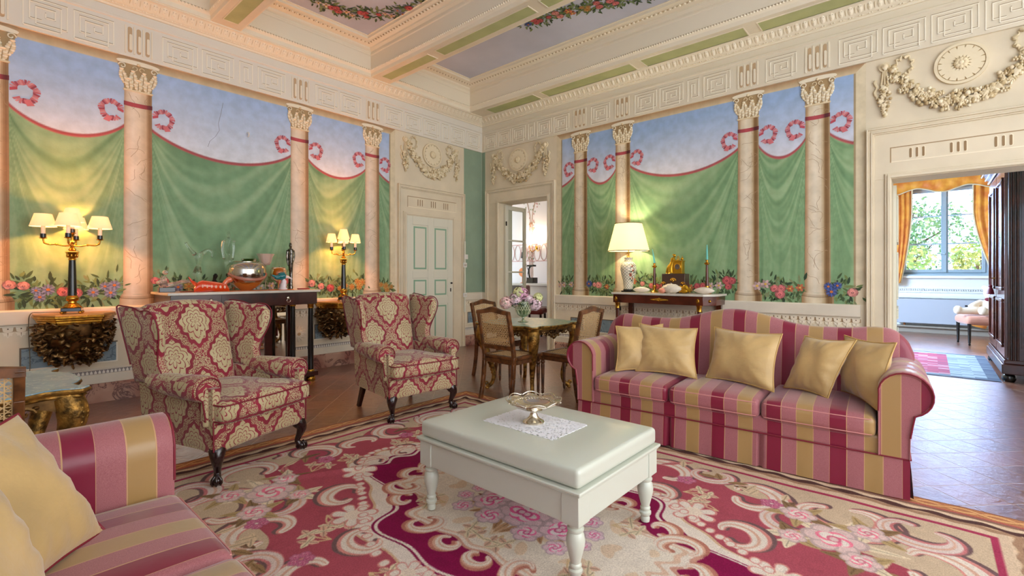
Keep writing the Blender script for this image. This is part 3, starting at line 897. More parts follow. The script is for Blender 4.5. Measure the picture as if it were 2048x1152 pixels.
def swag(P, s, half, zh, zb, label, seed):
    rnd = random.Random(seed)
    b = MB(); b.cur = (224, 208, 172)
    cols = [(230, 214, 180), (188, 166, 124), (240, 228, 198), (212, 194, 154)]  # darker tones mixed in to stand for shading of the relief
    N = 34
    for i in range(N):
        t = i / (N - 1); u = 2 * t - 1
        cx = s + half * u * 0.93; cz = zb + 0.085 + (zh - zb - 0.13) * (abs(u) ** 2.1)
        thick = 0.042 + 0.048 * (1 - abs(u))
        for k in range(10):
            dx = rnd.uniform(-1, 1) * thick; dz = rnd.uniform(-1, 1) * thick
            r = rnd.uniform(0.013, 0.025)
            c = rnd.choice(cols)
            if rnd.random() < 0.35:
                a = rnd.uniform(0, PI)
                for q in range(3):
                    aa = a + q * 2.1
                    b.ball(P(cx + dx + 0.014 * math.cos(aa), cz + dz + 0.014 * math.sin(aa), 0.030), (0.020, 0.012, 0.013) , 6, 4, c)
            else: b.ball(P(cx + dx, cz + dz, 0.016 + rnd.uniform(0, 0.022)), (r, r, r), 7, 4, c)
    # vine leaves laid over the fruit
    def vleaf(x, z, l, a, h):
        pts = []
        for k in range(14):
            t = 2 * PI * k / 14; r_ = l * (0.5 + 0.16 * math.cos(5 * t)) * (1 if k % 2 else 0.82)
            pts.append((x + r_ * math.cos(t + a), z + r_ * math.sin(t + a)))
        n_ = len(pts); c_ = P(x, z, h)
        vs = [P(p_[0], p_[1], h - 0.012) for p_ in pts] + [c_]
        b.add(vs, [(k, (k + 1) % n_, n_) for k in range(n_)], rnd.choice([(238, 224, 192), (224, 208, 172)]))
        b.prism([(x + (q_[0] - x), z + (q_[1] - z)) for q_ in pts], 0.0, h - 0.012, P, (196, 176, 136))
    for i in range(19):
        u = -0.88 + 1.76 * i / 18
        vleaf(s + half * u * 0.93 + rnd.uniform(-0.02, 0.02), zb + 0.085 + (zh - zb - 0.13) * abs(u) ** 2.1 + rnd.uniform(-0.035, 0.04), rnd.uniform(0.055, 0.09), rnd.uniform(0, 6), rnd.uniform(0.044, 0.056))
    for sg in (-1, 1):
        for i in range(6): vleaf(s + sg * half + rnd.uniform(-0.035, 0.035), zh - 0.22 - i * 0.045, rnd.uniform(0.045, 0.07), rnd.uniform(0, 6), rnd.uniform(0.038, 0.048))
    for sg in (-1, 1):
        hx = s + sg * half
        b.prism([(hx + 0.05 * math.cos(k * PI / 10), zh + 0.05 * math.sin(k * PI / 10)) for k in range(20)], 0, 0.028, P, (226, 210, 176))
        b.ball(P(hx, zh, 0.028), (0.032, 0.032, 0.032), 10, 6, (236, 222, 190)); b.ball(P(hx, zh, 0.055), 0.012, 8, 5)
        # straps from the boss to the swag and the tail
        for q in range(3):
            b.tube([P(hx + (q - 1) * 0.012, zh - 0.04, 0.02), P(hx + (q - 1) * 0.03 * 1.0, zh - 0.2, 0.022)], 0.009, 6)
        b.tube([P(hx - sg * 0.03, zh - 0.03, 0.02), P(hx - sg * 0.12, zh - 0.2, 0.025)], 0.012, 6)
        for i in range(42):     # tail of leaves and grapes
            v = i / 41; w = 0.055 * math.sin(PI * (0.25 + 0.72 * v))
            b.ball(P(hx + rnd.uniform(-w, w), zh - 0.2 - v * 0.32, 0.018 + rnd.uniform(0, 0.02)), rnd.uniform(0.011, 0.019), 7, 4, rnd.choice(cols))
        # fluttering ribbon knot between boss and medallion
        pts = []
        for i in range(30):
            a = -2.6 + i / 29 * 5.4
            rr = 0.085 + 0.014 * math.sin(i * 1.7)
            pts.append((hx - sg * (0.155 + rr * math.cos(a) * 0.8), zh - 0.03 + rr * 1.15 * math.sin(a)))
        b.tube([P(*q, 0.02 + 0.012 * math.sin(i * 1.9)) for i, q in enumerate(pts)], [0.012 + 0.006 * math.sin(i * 1.3) for i in range(len(pts))], 8)
        b.tube([P(hx - sg * (0.02 + 0.011 * i), zh - 0.005 * i + 0.012 * math.sin(i * 1.4), 0.022) for i in range(9)], 0.013, 7)
        pts = [(hx + sg * (0.075 + 0.012 * math.sin(i * 1.5)), zh - 0.12 - i * 0.026) for i in range(9)]
        b.tube([P(*q, 0.014) for q in pts], 0.013, 6)
    b.v = [(x, min(y, YL - 0.001), z) if P is PL else (min(x, XR - 0.001), y, z) for x, y, z in b.v]
    tag(b.build('stucco_swag', M['attr'], smooth=50), label, 'wall relief')
medallion(PL, 5.21, 3.33, 0.20, 'round petalled stucco medallion above the closed cream and green door')
medallion(PR, -5.465, 3.33, 0.20, 'round petalled stucco medallion above the glazed doorway near the corner')
medallion(PR, 0.236, 3.37, 0.20, 'large round petalled stucco medallion above the wide doorway at right')
swag(PL, 5.21, 0.55, 3.49, 2.92, 'stucco fruit swag with ribbons above the closed cream and green door', 1)
swag(PR, -5.465, 0.60, 3.49, 2.92, 'stucco fruit swag with ribbons above the glazed doorway near the corner', 2)
swag(PR, 0.236, 0.59, 3.50, 2.93, 'stucco grape and leaf swag above the wide doorway at right', 3)

# light switches, conduits
b = MB(); b.prism([(5.915, 0.62), (5.945, 0.62), (5.945, 1.9), (5.915, 1.9)], 0.05, 0.062, PL)
struct(b.build('trim_25', M['door_white'], smooth=0))
for z, w, h, lab in ((1.62, 0.085, 0.085, 'small white thermostat box on the door frame beside the green corner strip'), (1.47, 0.085, 0.085, 'white double switch plate directly below the thermostat box'), (0.93, 0.085, 0.075, 'lowest white switch plate on the door frame near the dado')):
    b = MB(); c = 5.93 if z < 1.6 else 5.955
    b.prism([(c - w / 2, z - h / 2), (c + w / 2, z - h / 2), (c + w / 2, z + h / 2), (c - w / 2, z + h / 2)], 0.05, 0.07, PL)
    o = tag(b.build('light_switch' if z < 1.6 else 'thermostat', M['plastic'], smooth=0, bevel=0.004), lab, 'switch' if z < 1.6 else 'thermostat')
    k = MB()
    for q in (-0.02, 0.0, 0.02): k.prism([(c + q - 0.007, z - 0.018), (c + q + 0.007, z - 0.018), (c + q + 0.007, z + 0.018), (c + q - 0.007, z + 0.018)], 0.07, 0.075, PL)
    k.build('rocker', M['marble_w'] if z < 1.6 else M['plastic'], o, smooth=0)
# ================================================================ painted wall murals
class Paint:
    """flat painted motifs in thin coats on a wall or ceiling"""
    def __init__(s, P, base=0.004, step=0.00035, up=1):
        s.P = P; s.o = base; s.step = step; s.b = MB(); s.n = 0
    def poly(s, pts, col):
        s.n += 1
        o = s.o + (s.n % 97) * 0.00003
        s.b.poly([s.P(a, c, o + s.lift) for a, c in pts], col)
    lift = 0
    def ell(s, x, z, rx, rz, a, col, n=10):
        ca, sa = math.cos(a), math.sin(a)
        s.poly([(x + rx * math.cos(t) * ca - rz * math.sin(t) * sa, z + rx * math.cos(t) * sa + rz * math.sin(t) * ca) for t in [2 * PI * k / n for k in range(n)]], col)
    def leaf(s, x, z, l, w, a, col):
        ca, sa = math.cos(a), math.sin(a)
        q = [(0, 0), (l * 0.3, w), (l * 0.7, w * 0.8), (l, 0), (l * 0.7, -w * 0.8), (l * 0.3, -w)]
        s.poly([(x + u * ca - v * sa, z + u * sa + v * ca) for u, v in q], col)
def sh(c, k): return tuple(max(0, min(255, v * k)) for v in c)
def flower(p, x, z, r, kind, rnd, col):
    if kind == 'rose':
        p.lift = 0.003; p.ell(x, z, r, r * 0.92, 0, sh(col, 0.8), 12)
        for k in range(5):
            a = k * 1.257 + rnd.random(); p.lift = 0.006
            p.ell(x + r * 0.42 * math.cos(a), z + r * 0.42 * math.sin(a), r * 0.5, r * 0.42, a, sh(col, 1.0 + 0.12 * (k % 2)), 9)
        p.lift = 0.009; p.ell(x, z, r * 0.48, r * 0.42, 0, sh(col, 1.22), 9)
        p.lift = 0.012; p.ell(x, z - r * 0.05, r * 0.3, r * 0.24, 0, sh(col, 0.72), 8)
        p.lift = 0.0145; p.ell(x, z - r * 0.02, r * 0.18, r * 0.12, 0, sh(col, 1.1), 7)
    else:
        n = 12 if kind == 'daisy' else 6
        for k in range(n):
            a = 2 * PI * k / n; p.lift = 0.003 + 0.003 * (k % 2)
            p.ell(x + r * 0.6 * math.cos(a), z + r * 0.6 * math.sin(a), r * 0.42, r * (0.17 if n == 12 else 0.3), a, sh(col, 1.0 if k % 2 else 0.82), 7)
        p.lift = 0.010; p.ell(x, z, r * 0.28, r * 0.26, 0, (206, 120, 60) if kind == 'daisy' else (236, 190, 90), 8)
FL = [('rose', (206, 116, 116)), ('daisy', (84, 102, 170)), ('open', (226, 216, 214)), ('rose', (210, 140, 132)), ('open', (210, 122, 84)), ('daisy', (206, 158, 84)), ('rose', (186, 88, 92)), ('daisy', (150, 148, 178)), ('open', (222, 190, 186))]
GREENS = [(70, 92, 58), (92, 116, 72), (120, 140, 84), (52, 72, 50), (134, 146, 104)]
def garland(P, path, rnd, name, parent, w=0.11, dens=1.0, rs=0.05, origin=None, mat_='paint'):
    p = Paint(P)
    L = sum(math.dist(a, c) for a, c in zip(path[:-1], path[1:]))
    def at(t):
        d = t * L
        for a, c in zip(path[:-1], path[1:]):
            l = math.dist(a, c)
            if d <= l: return (a[0] + (c[0] - a[0]) * d / l, a[1] + (c[1] - a[1]) * d / l)
            d -= l
        return path[-1]
    n = int(L / 0.0058 * dens)
    for i in range(n):
        x, z = at(rnd.random()); dx = rnd.gauss(0, w * 0.42); dz = rnd.gauss(0, w * 0.50)
        a = math.atan2(dz, dx) + rnd.uniform(-0.7, 0.7)
        p.lift = 0
        p.leaf(x + dx, z + dz, rnd.uniform(0.05, 0.10) * w / 0.11, rnd.uniform(0.008, 0.015) * w / 0.11, a, rnd.choice(GREENS))
    t = 0.02
    while t < 0.99:
        k, c = rnd.choice(FL); m = rnd.choice((1, 2, 3))
        x, z = at(t)
        for q in range(m):
            r = rs * rnd.uniform(0.7, 1.1)
            a = q * 2.1 + rnd.random()
            rr = 0 if m == 1 else rs * 0.95
            flower(p, x + rr * math.cos(a), z + rr * 0.8 * math.sin(a), r, k, rnd, c)
        t += rs * (2.5 if m == 1 else 3.3) / L
    return p.b.build(name, M[mat_], parent, smooth=0, world=True)

def noise1(x, seed, octs=4):
    r = np.random.default_rng(seed); y = 0 * x
    for o in range(octs):
        y = y + np.sin(x * (1.7 ** o) * 2.1 + r.uniform(0, 6.28)) / (1.25 ** o) * r.uniform(0.6, 1)
    return y / octs * 1.4
def mural_canvas(P, s0, s1, cols, loc, green, sky_hi, sky_lo, attach, seed):
    res = 0.0095; z0, z1 = 0.97, 3.60
    ns = int((s1 - s0) / res) + 1; nz = int((z1 - z0) / res) + 1
    S = np.linspace(s0, s1, ns)[:, None] * np.ones((1, nz)); Zc = np.linspace(z0, z1, nz)[None, :] * np.ones((ns, 1))
    r = np.random.default_rng(seed)
    cloud = sum(np.sin(S * r.uniform(0.6, 3) + Zc * r.uniform(-2.4, 2.4) + r.uniform(0, 6)) for _ in range(9)) / 9
    t = np.clip((Zc - 2.62) / 0.85 + cloud * 0.35, 0, 1)[..., None]
    img = np.array(sky_lo)[None, None] * (1 - t) + np.array(sky_hi)[None, None] * t
    cs = [c for c in cols if c > s0 - 2.2]
    edges = list(cs)
    bays = list(zip(edges[:-1], edges[1:])) + [(edges[-1], edges[-1] + 1.15)]
    if edges[0] > s0: bays = [(edges[0] - 1.15, edges[0])] + bays
    for k, (a, c) in enumerate(bays):
        l, rr = a + 0.11, c - 0.11; m = (S >= a) & (S < c)
        q = np.clip((S - l) / (rr - l), 0.001, 0.999)
        bow = 4 * q * (1 - q)
        wide = (c - a) > 1.4
        zt = attach - (0.235 if wide else 0.20) * bow ** 0.85
        below = zt - Zc
        wt = (m * np.clip(below / (res * 1.3) + 0.5, 0, 1))[..., None]
        wg = (m * np.clip((below - 0.034) / (res * 1.3) + 0.5, 0, 1))[..., None]
        w = rr - l
        # nested swags pulled from both upper corners
        cc = np.maximum(attach - Zc, 0.001) / (0.10 * 1.0 + (0.34 + 0.5 * w) * bow ** 0.8)
        ph = cc * 3.0 + 0.25 * np.sin(q * 5 + k) + q * 1.2
        f1 = noise1(ph * 1.35, seed + k * 3, 4)
        f2 = noise1(q * 8 + 0.3 * np.sin(Zc * 3), seed + 50 + k, 4) * (0.4 + 0.6 * np.abs(2 * q - 1))
        wz = np.clip((Zc - 1.2) / 0.9, 0, 1); fade = np.clip(1.15 - cc * 0.33, 0.25, 1)
        f = f1 * fade * (0.35 + 0.65 * wz) + f2 * (0.75 - 0.45 * wz)
        f = np.sign(f) * np.abs(f) ** 0.8
        g = np.array(green)[None, None] * np.ones(S.shape + (1,))
        lt = np.array((198, 218, 172.0))[None, None]; dk = np.array((84, 124, 86.0))[None, None]
        fp = np.clip(f, 0, 1)[..., None] * 0.62; fn = np.clip(-f, 0, 1)[..., None] * 0.62
        g = g * (1 - fp) + lt * fp; g = g * (1 - fn) + dk * fn
        tc = np.array((186, 88, 92.0))[None, None] * (0.84 + 0.22 * np.clip(below / 0.03, 0, 1))[..., None]
        img = img * (1 - wt) + tc * wt
        img = img * (1 - wg) + g * wg
    # painted beam soffit at the top, mitred splay at both ends
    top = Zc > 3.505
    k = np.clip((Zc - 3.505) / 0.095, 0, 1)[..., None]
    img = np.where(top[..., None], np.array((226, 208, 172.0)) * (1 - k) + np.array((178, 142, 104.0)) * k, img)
    for e, sg in ((s1, -1), (s0, 1)):
        d = (e - S) * (-sg)
        d = np.abs(e - S)
        m = (d < 0.10) & (Zc < 3.6 - d * 0.95)
        img = np.where(m[..., None], np.array((228, 214, 182.0)) * np.ones(S.shape + (1,)), img)
        edge = (np.abs(d - 0.10) < 0.007) & (Zc < 3.51)
        img = np.where(edge[..., None], np.array((172, 152, 116.0)), img)
        if e == s0 and s0 < -1: break
    # hairline crack
    a = nlin(np.clip(img, 0, 255)).reshape(-1, 3)
    verts = [P(x, z, 0.003) for x, z in zip(S.ravel(), Zc.ravel())]
    verts = np.array(verts) - np.array(loc)
    i = np.arange(ns - 1)[:, None] * nz + np.arange(nz - 1)[None, :]
    f = np.stack([i, i + nz, i + nz + 1, i + 1], -1).reshape(-1, 4)
    me = bpy.data.meshes.new('mural')
    me.from_pydata(verts.tolist(), [], f.tolist())
    at = me.color_attributes.new('Col', 'FLOAT_COLOR', 'POINT')
    buf = np.ones((len(verts), 4), dtype=np.float32); buf[:, :3] = a
    at.data.foreach_set('color', buf.ravel())
    me.materials.append(M['paint'])
    o = bpy.data.objects.new('mural', me); COL.objects.link(o); o.location = loc
    return o

def painted_column(P, s, parent, pal, seed):
    """trompe l'oeil marble column: flat painted shaft, base and leafy capital"""
    rnd = random.Random(seed)
    b = MB()
    lv = [(0, 1.09), (0.5, 2.0), (1, 3.24)]
    N = 20
    def hw(z): return 0.128 - 0.010 * (z - 1.09) / 2.2
    rows = []
    zs = [1.09, 1.5, 2.0, 2.5, 2.9, 3.09]
    def shade(t):
        for (a, ca), (c, cc) in zip(pal[:-1], pal[1:]):
            if a <= t <= c:
                k = (t - a) / (c - a); return tuple(x * (1 - k) + y * k for x, y in zip(ca, cc))
        return pal[-1][1]
    def band(z0, z1, w0, w1, tint=(1, 1, 1), o=0.006, dip=0.0):
        for i in range(N):
            t0 = i / N; t1 = (i + 1) / N
            c = shade((t0 + t1) / 2); c = tuple(x * y for x, y in zip(c, tint))
            a0, a1 = 2 * t0 - 1, 2 * t1 - 1
            d0 = dip * (1 - a0 * a0); d1 = dip * (1 - a1 * a1)
            b.poly([P(s + a0 * w0, z0 - d0, o), P(s + a1 * w0, z0 - d1, o), P(s + a1 * w1, z1 - d1, o), P(s + a0 * w1, z1 - d0, o)], c)
    for z0, z1 in zip(zs[:-1], zs[1:]): band(z0, z1, hw(z0), hw(z1))
    band(3.09, 3.25, hw(3.1), hw(3.25))
    # marble veins
    for k in range(26):
        x = rnd.uniform(-0.11, 0.11); z = rnd.uniform(1.15, 3.2); a = rnd.uniform(-0.9, 0.9) + (PI / 2 if rnd.random() < 0.45 else 0)
        for q in range(rnd.randint(4, 11)):
            l = rnd.uniform(0.015, 0.04); x2 = x + l * math.cos(a); z2 = z + l * math.sin(a)
            if abs(x2) > 0.113 or z2 < 1.1 or z2 > 3.23: break
            vo = 0.0065 + 0.00002 * k + 0.000002 * q
            nx, nz = -math.sin(a) * 0.0016, math.cos(a) * 0.0016
            b.poly([P(s + x + nx, z + nz, vo), P(s + x2 + nx, z2 + nz, vo), P(s + x2 - nx, z2 - nz, vo), P(s + x - nx, z - nz, vo)], (176, 146, 112))
            x, z = x2, z2; a += rnd.uniform(-0.7, 0.7)
    o = b.build('painted_column', M['paint'], parent, smooth=0, world=True)
    # base: torus ring on a round drum
    b = MB()
    band(1.075, 1.10, 0.150, 0.132, (1, 1, 1), 0.0072, 0.012); 
    band(1.055, 1.08, 0.150, 0.150, (0.9, 0.88, 0.85), 0.0075, 0.014)
    band(0.955, 1.058, 0.158, 0.158, (0.97, 0.96, 0.93), 0.0078, 0.016)
    band(1.052, 1.060, 0.158, 0.158, (0.7, 0.66, 0.6), 0.0081, 0.016)
    b.build('column_base', M['paint'], o, smooth=0, world=True)
    # ribbon band
    b = MB()
    for i in range(N):
        t0, t1 = i / N, (i + 1) / N; a0, a1 = 2 * t0 - 1, 2 * t1 - 1
        k = sum(shade((t0 + t1) / 2)) / (3 * 235)
        b.poly([P(s + a0 * 0.122, 3.088 - 0.006 * (1 - a0 * a0), 0.0078), P(s + a1 * 0.122, 3.088 - 0.006 * (1 - a1 * a1), 0.0078), P(s + a1 * 0.122, 3.133 - 0.006 * (1 - a1 * a1), 0.0078), P(s + a0 * 0.122, 3.133 - 0.006 * (1 - a0 * a0), 0.0078)], (204 * k, 88 * k, 98 * k))
    b.build('ribbon_band', M['paint'], o, smooth=0, world=True)
    # corinthian capital in slight relief
    b = MB(); 
    c1, c2, c3 = (240, 230, 206), (226, 208, 172), (176, 148, 106)
    b.prism([(s - 0.125, 3.245), (s + 0.125, 3.245), (s + 0.128, 3.262), (s - 0.128, 3.262)], 0.004, 0.016, P, c2)
    b.prism([(s - 0.118, 3.262), (s + 0.118, 3.262), (s + 0.13, 3.4), (s + 0.175, 3.525), (s - 0.175, 3.525), (s - 0.13, 3.4)], 0.004, 0.008, P, c3)
    rn = random.Random(seed + 9)
    def acan(x, z, w, h, lean):
        for q in range(7):
            v = q / 6
            for sg in (-1, 1):
                ww = w * math.sin(PI * (0.18 + 0.72 * v)) * 0.5
                b.ball(P(x + sg * ww * 0.62 + lean * v * h, z + h * v, 0.010 + 0.006 * v), (ww * 0.55 + 0.005, 0.008, h * 0.13) if P is PL else (0.008, ww * 0.55 + 0.005, h * 0.13), 7, 4, c1 if (q + (sg > 0)) % 2 else c2)
        b.ball(P(x + lean * h, z + h * 1.02, 0.022), (w * 0.38, 0.012, 0.011) if P is PL else (0.012, w * 0.38, 0.011), 8, 4, c1)
        b.prism([(x - 0.003, z), (x + 0.003, z), (x + lean * h + 0.002, z + h * 0.85), (x + lean * h - 0.002, z + h * 0.85)], 0.018, 0.0185, P, c3)
    for x in (-0.075, -0.0, 0.075): acan(s + x, 3.268, 0.062, 0.10, x * 0.8)
    for x in (-0.115, -0.038, 0.038, 0.115): acan(s + x, 3.33, 0.056, 0.125, x * 2.0)
    for sg in (-1, 1):
        pts = []
        for i in range(16):
            a = i * 0.42; rr = 0.034 * (1 - i / 20)
            pts.append(P(s + sg * (0.135 + rr * math.cos(a)), 3.495 + rr * math.sin(a), 0.016))
        b.tube(pts, 0.0065, 5, col=c1)
        pts = [P(s + sg * (0.03 + 0.02 * math.cos(i * 0.5)), 3.49 + 0.02 * math.sin(i * 0.5), 0.014) for i in range(10)]
        b.tube(pts, 0.005, 5, col=c2)
    top = arc(s, 3.548, 0.185, 8, 172, 12, 0.026)
    b.prism([(s - 0.185, 3.545), (s - 0.172, 3.528), (s + 0.172, 3.528), (s + 0.185, 3.545)] + top[0:], 0.004, 0.02, P, c1)
    b.ball(P(s, 3.535, 0.022), 0.016, 8, 5, c2)
    b.build('capital', M['attr'], o, smooth=45, world=True)
    return o

def ribbon_bow(P, s, z, sg, parent, seed):
    """one fluttering loop of painted pink ribbon"""
    p = Paint(P, 0.0045, 0.0003); rnd = random.Random(seed)
    N = 26; pts = []
    for i in range(N + 1):
        a = PI * 0.9 - i / N * 5.2
        r = 0.080 + 0.004 * math.sin(i * 1.1)
        pts.append((s + sg * (0.098 + r * math.cos(a)), z + 0.01 + r * 1.12 * math.sin(a)))
    for i in range(N):
        (x0, z0), (x1, z1) = pts[i], pts[i + 1]
        dx, dz = x1 - x0, z1 - z0; l = math.hypot(dx, dz) or 1
        nx, nz = -dz / l, dx / l
        w0 = 0.024 + 0.004 * math.sin(i * 1.5); w1 = 0.024 + 0.004 * math.sin((i + 1) * 1.5)
        sk = 0.004 * math.sin(i * 2.1)
        col = [(226, 152, 156), (206, 116, 126), (170, 78, 92), (212, 130, 138)][i % 4]
        p.lift = 0.0015 * (i % 3)
        p.poly([(x0 + nx * w0 + dx * 0.3, z0 + nz * w0 + sk), (x1 + nx * w1 + dx * 0.3, z1 + nz * w1 + sk), (x1 - nx * w1, z1 - nz * w1), (x0 - nx * w0, z0 - nz * w0)], col)
    p.lift = 0.0055
    p.poly([(s + sg * 0.09, z - 0.07), (s + sg * 0.115, z - 0.12), (s + sg * 0.165, z - 0.105), (s + sg * 0.135, z - 0.055)], (224, 124, 132))
    p.poly([(s, z + 0.03), (s + sg * 0.05, z + 0.045), (s + sg * 0.05, z + 0.02), (s, z + 0.0)], (196, 84, 98))
    return p.b.build('ribbon_bow', M['paint'], parent, smooth=0, world=True)

PAL_L = [(0, (192, 162, 132)), (0.1, (222, 202, 178)), (0.3, (236, 222, 204)), (0.55, (232, 214, 190)), (0.78, (214, 186, 154)), (0.86, (172, 136, 100)), (0.96, (144, 110, 78)), (1.0, (186, 158, 124))]
PAL_R = [(0, (176, 142, 104)), (0.07, (188, 156, 120)), (0.16, (222, 204, 174)), (0.4, (240, 228, 206)), (0.62, (230, 214, 186)), (0.74, (196, 170, 132)), (0.8, (134, 100, 62)), (0.93, (144, 112, 74)), (1.0, (196, 172, 136))]
def make_mural(P, s0, s1, cols, loc, green, hi, lo, attach, seed, pal, label):
    o = mural_canvas(P, s0, s1, cols, loc, green, hi, lo, attach, seed)
    tag(o, label, 'mural')
    rnd = random.Random(seed)
    vis = [c for c in cols if c > s0]
    full = [c for c in cols]
    for i, c in enumerate(vis):
        painted_column(P, c, o, pal, seed + i)
        for sg in (-1, 1):
            e = c + sg * 0.125
            if e - 0.15 < s0 or e + 0.17 > s1 - 0.04:
                if e + 0.17 > s1 + 0.04 or e - 0.15 < s0: continue
            ribbon_bow(P, e, 3.0 + 0.055 * (-sg if P is PL else sg) * 0 + 0.0, sg, o, seed + i * 2)
    ends = vis + [s1 + 0.18]
    starts = [s0 - 0.2] + vis
    for a, c in zip(starts, ends):
        l = max(a + 0.15, s0 + 0.11); r = min(c - 0.15, s1 - 0.11)
        if r - l < 0.08: continue
        n = 12; path = []
        for k in range(n + 1):
            x = l + (r - l) * k / n; q = (x - a) / (c - a)
            path.append((x, 1.10 + 0.15 * (abs(2 * q - 1)) ** 1.8))
        garland(P, path, rnd, 'flower_garland', o, 0.115, 1.6, 0.056)
    return o
ml = make_mural(PL, -1.9, 4.47, COLS_L, (1.9, YL, 0.97), (136, 172, 132), (170, 196, 236), (236, 236, 242), 2.90, 21, PAL_L,
    'long painted mural on the left wall with green drapery, sky and marble columns')
mr = make_mural(PR, -4.64, -0.515, COLS_R, (XR, 2.6, 0.97), (136, 172, 126), (158, 186, 226), (234, 230, 236), 2.92, 33, PAL_R,
    'painted mural on the right wall with green drapery and columns behind the sofa')
# wall hook and crack on the left mural
b = MB()
pts = [(2.02, 3.36), (2.0, 3.24), (1.97, 3.1), (1.98, 3.02), (1.94, 2.94), (1.88, 2.87), (1.86, 2.80)]
for (x0, z0), (x1, z1) in zip(pts[:-1], pts[1:]):
    b.poly([PL(x0 - 0.002, z0, 0.0042), PL(x0 + 0.002, z0, 0.0042), PL(x1 + 0.002, z1, 0.0042), PL(x1 - 0.002, z1, 0.0042)], (120, 124, 140))
b.build('plaster_crack', M['attr'], ml, smooth=0, world=True)
b = MB(); p = Vector(PL(2.29, 3.06, 0.0))
b.tube([p, p + Vector((0, -0.04, 0)), p + Vector((0.0, -0.06, -0.02)), p + Vector((0.0, -0.05, -0.045)), p + Vector((0, -0.02, -0.05))], 0.008, 6)
tag(b.build('wall_hook', M['plastic'], smooth=60), 'small white hook in the blue painted sky of the left wall', 'hook')

# ceiling garlands painted on the lavender coffers
def PC(x, y, o): return (x, y, ZP + 0.02 - o)
pa = [(3.03 + 0.8 * math.cos(a), 4.5 + 1.25 * math.sin(a)) for a in [PI * (0.62 - k * 0.62 / 12) for k in range(13)]]
tag(garland(PC, pa, random.Random(3), 'ceiling_garland', None, 0.12, 1.2, 0.055), 'painted rose garland on the middle lavender ceiling panel', 'painted garland')
pb = [(5.03, 4.15), (5.08, 3.75), (5.18, 3.38), (5.30, 3.0), (5.45, 2.65), (5.5, 2.2)]
tag(garland(PC, pb, random.Random(4), 'ceiling_garland', None, 0.12, 1.2, 0.055), 'painted rose garland on the lavender ceiling panel nearest the right wall', 'painted garland')
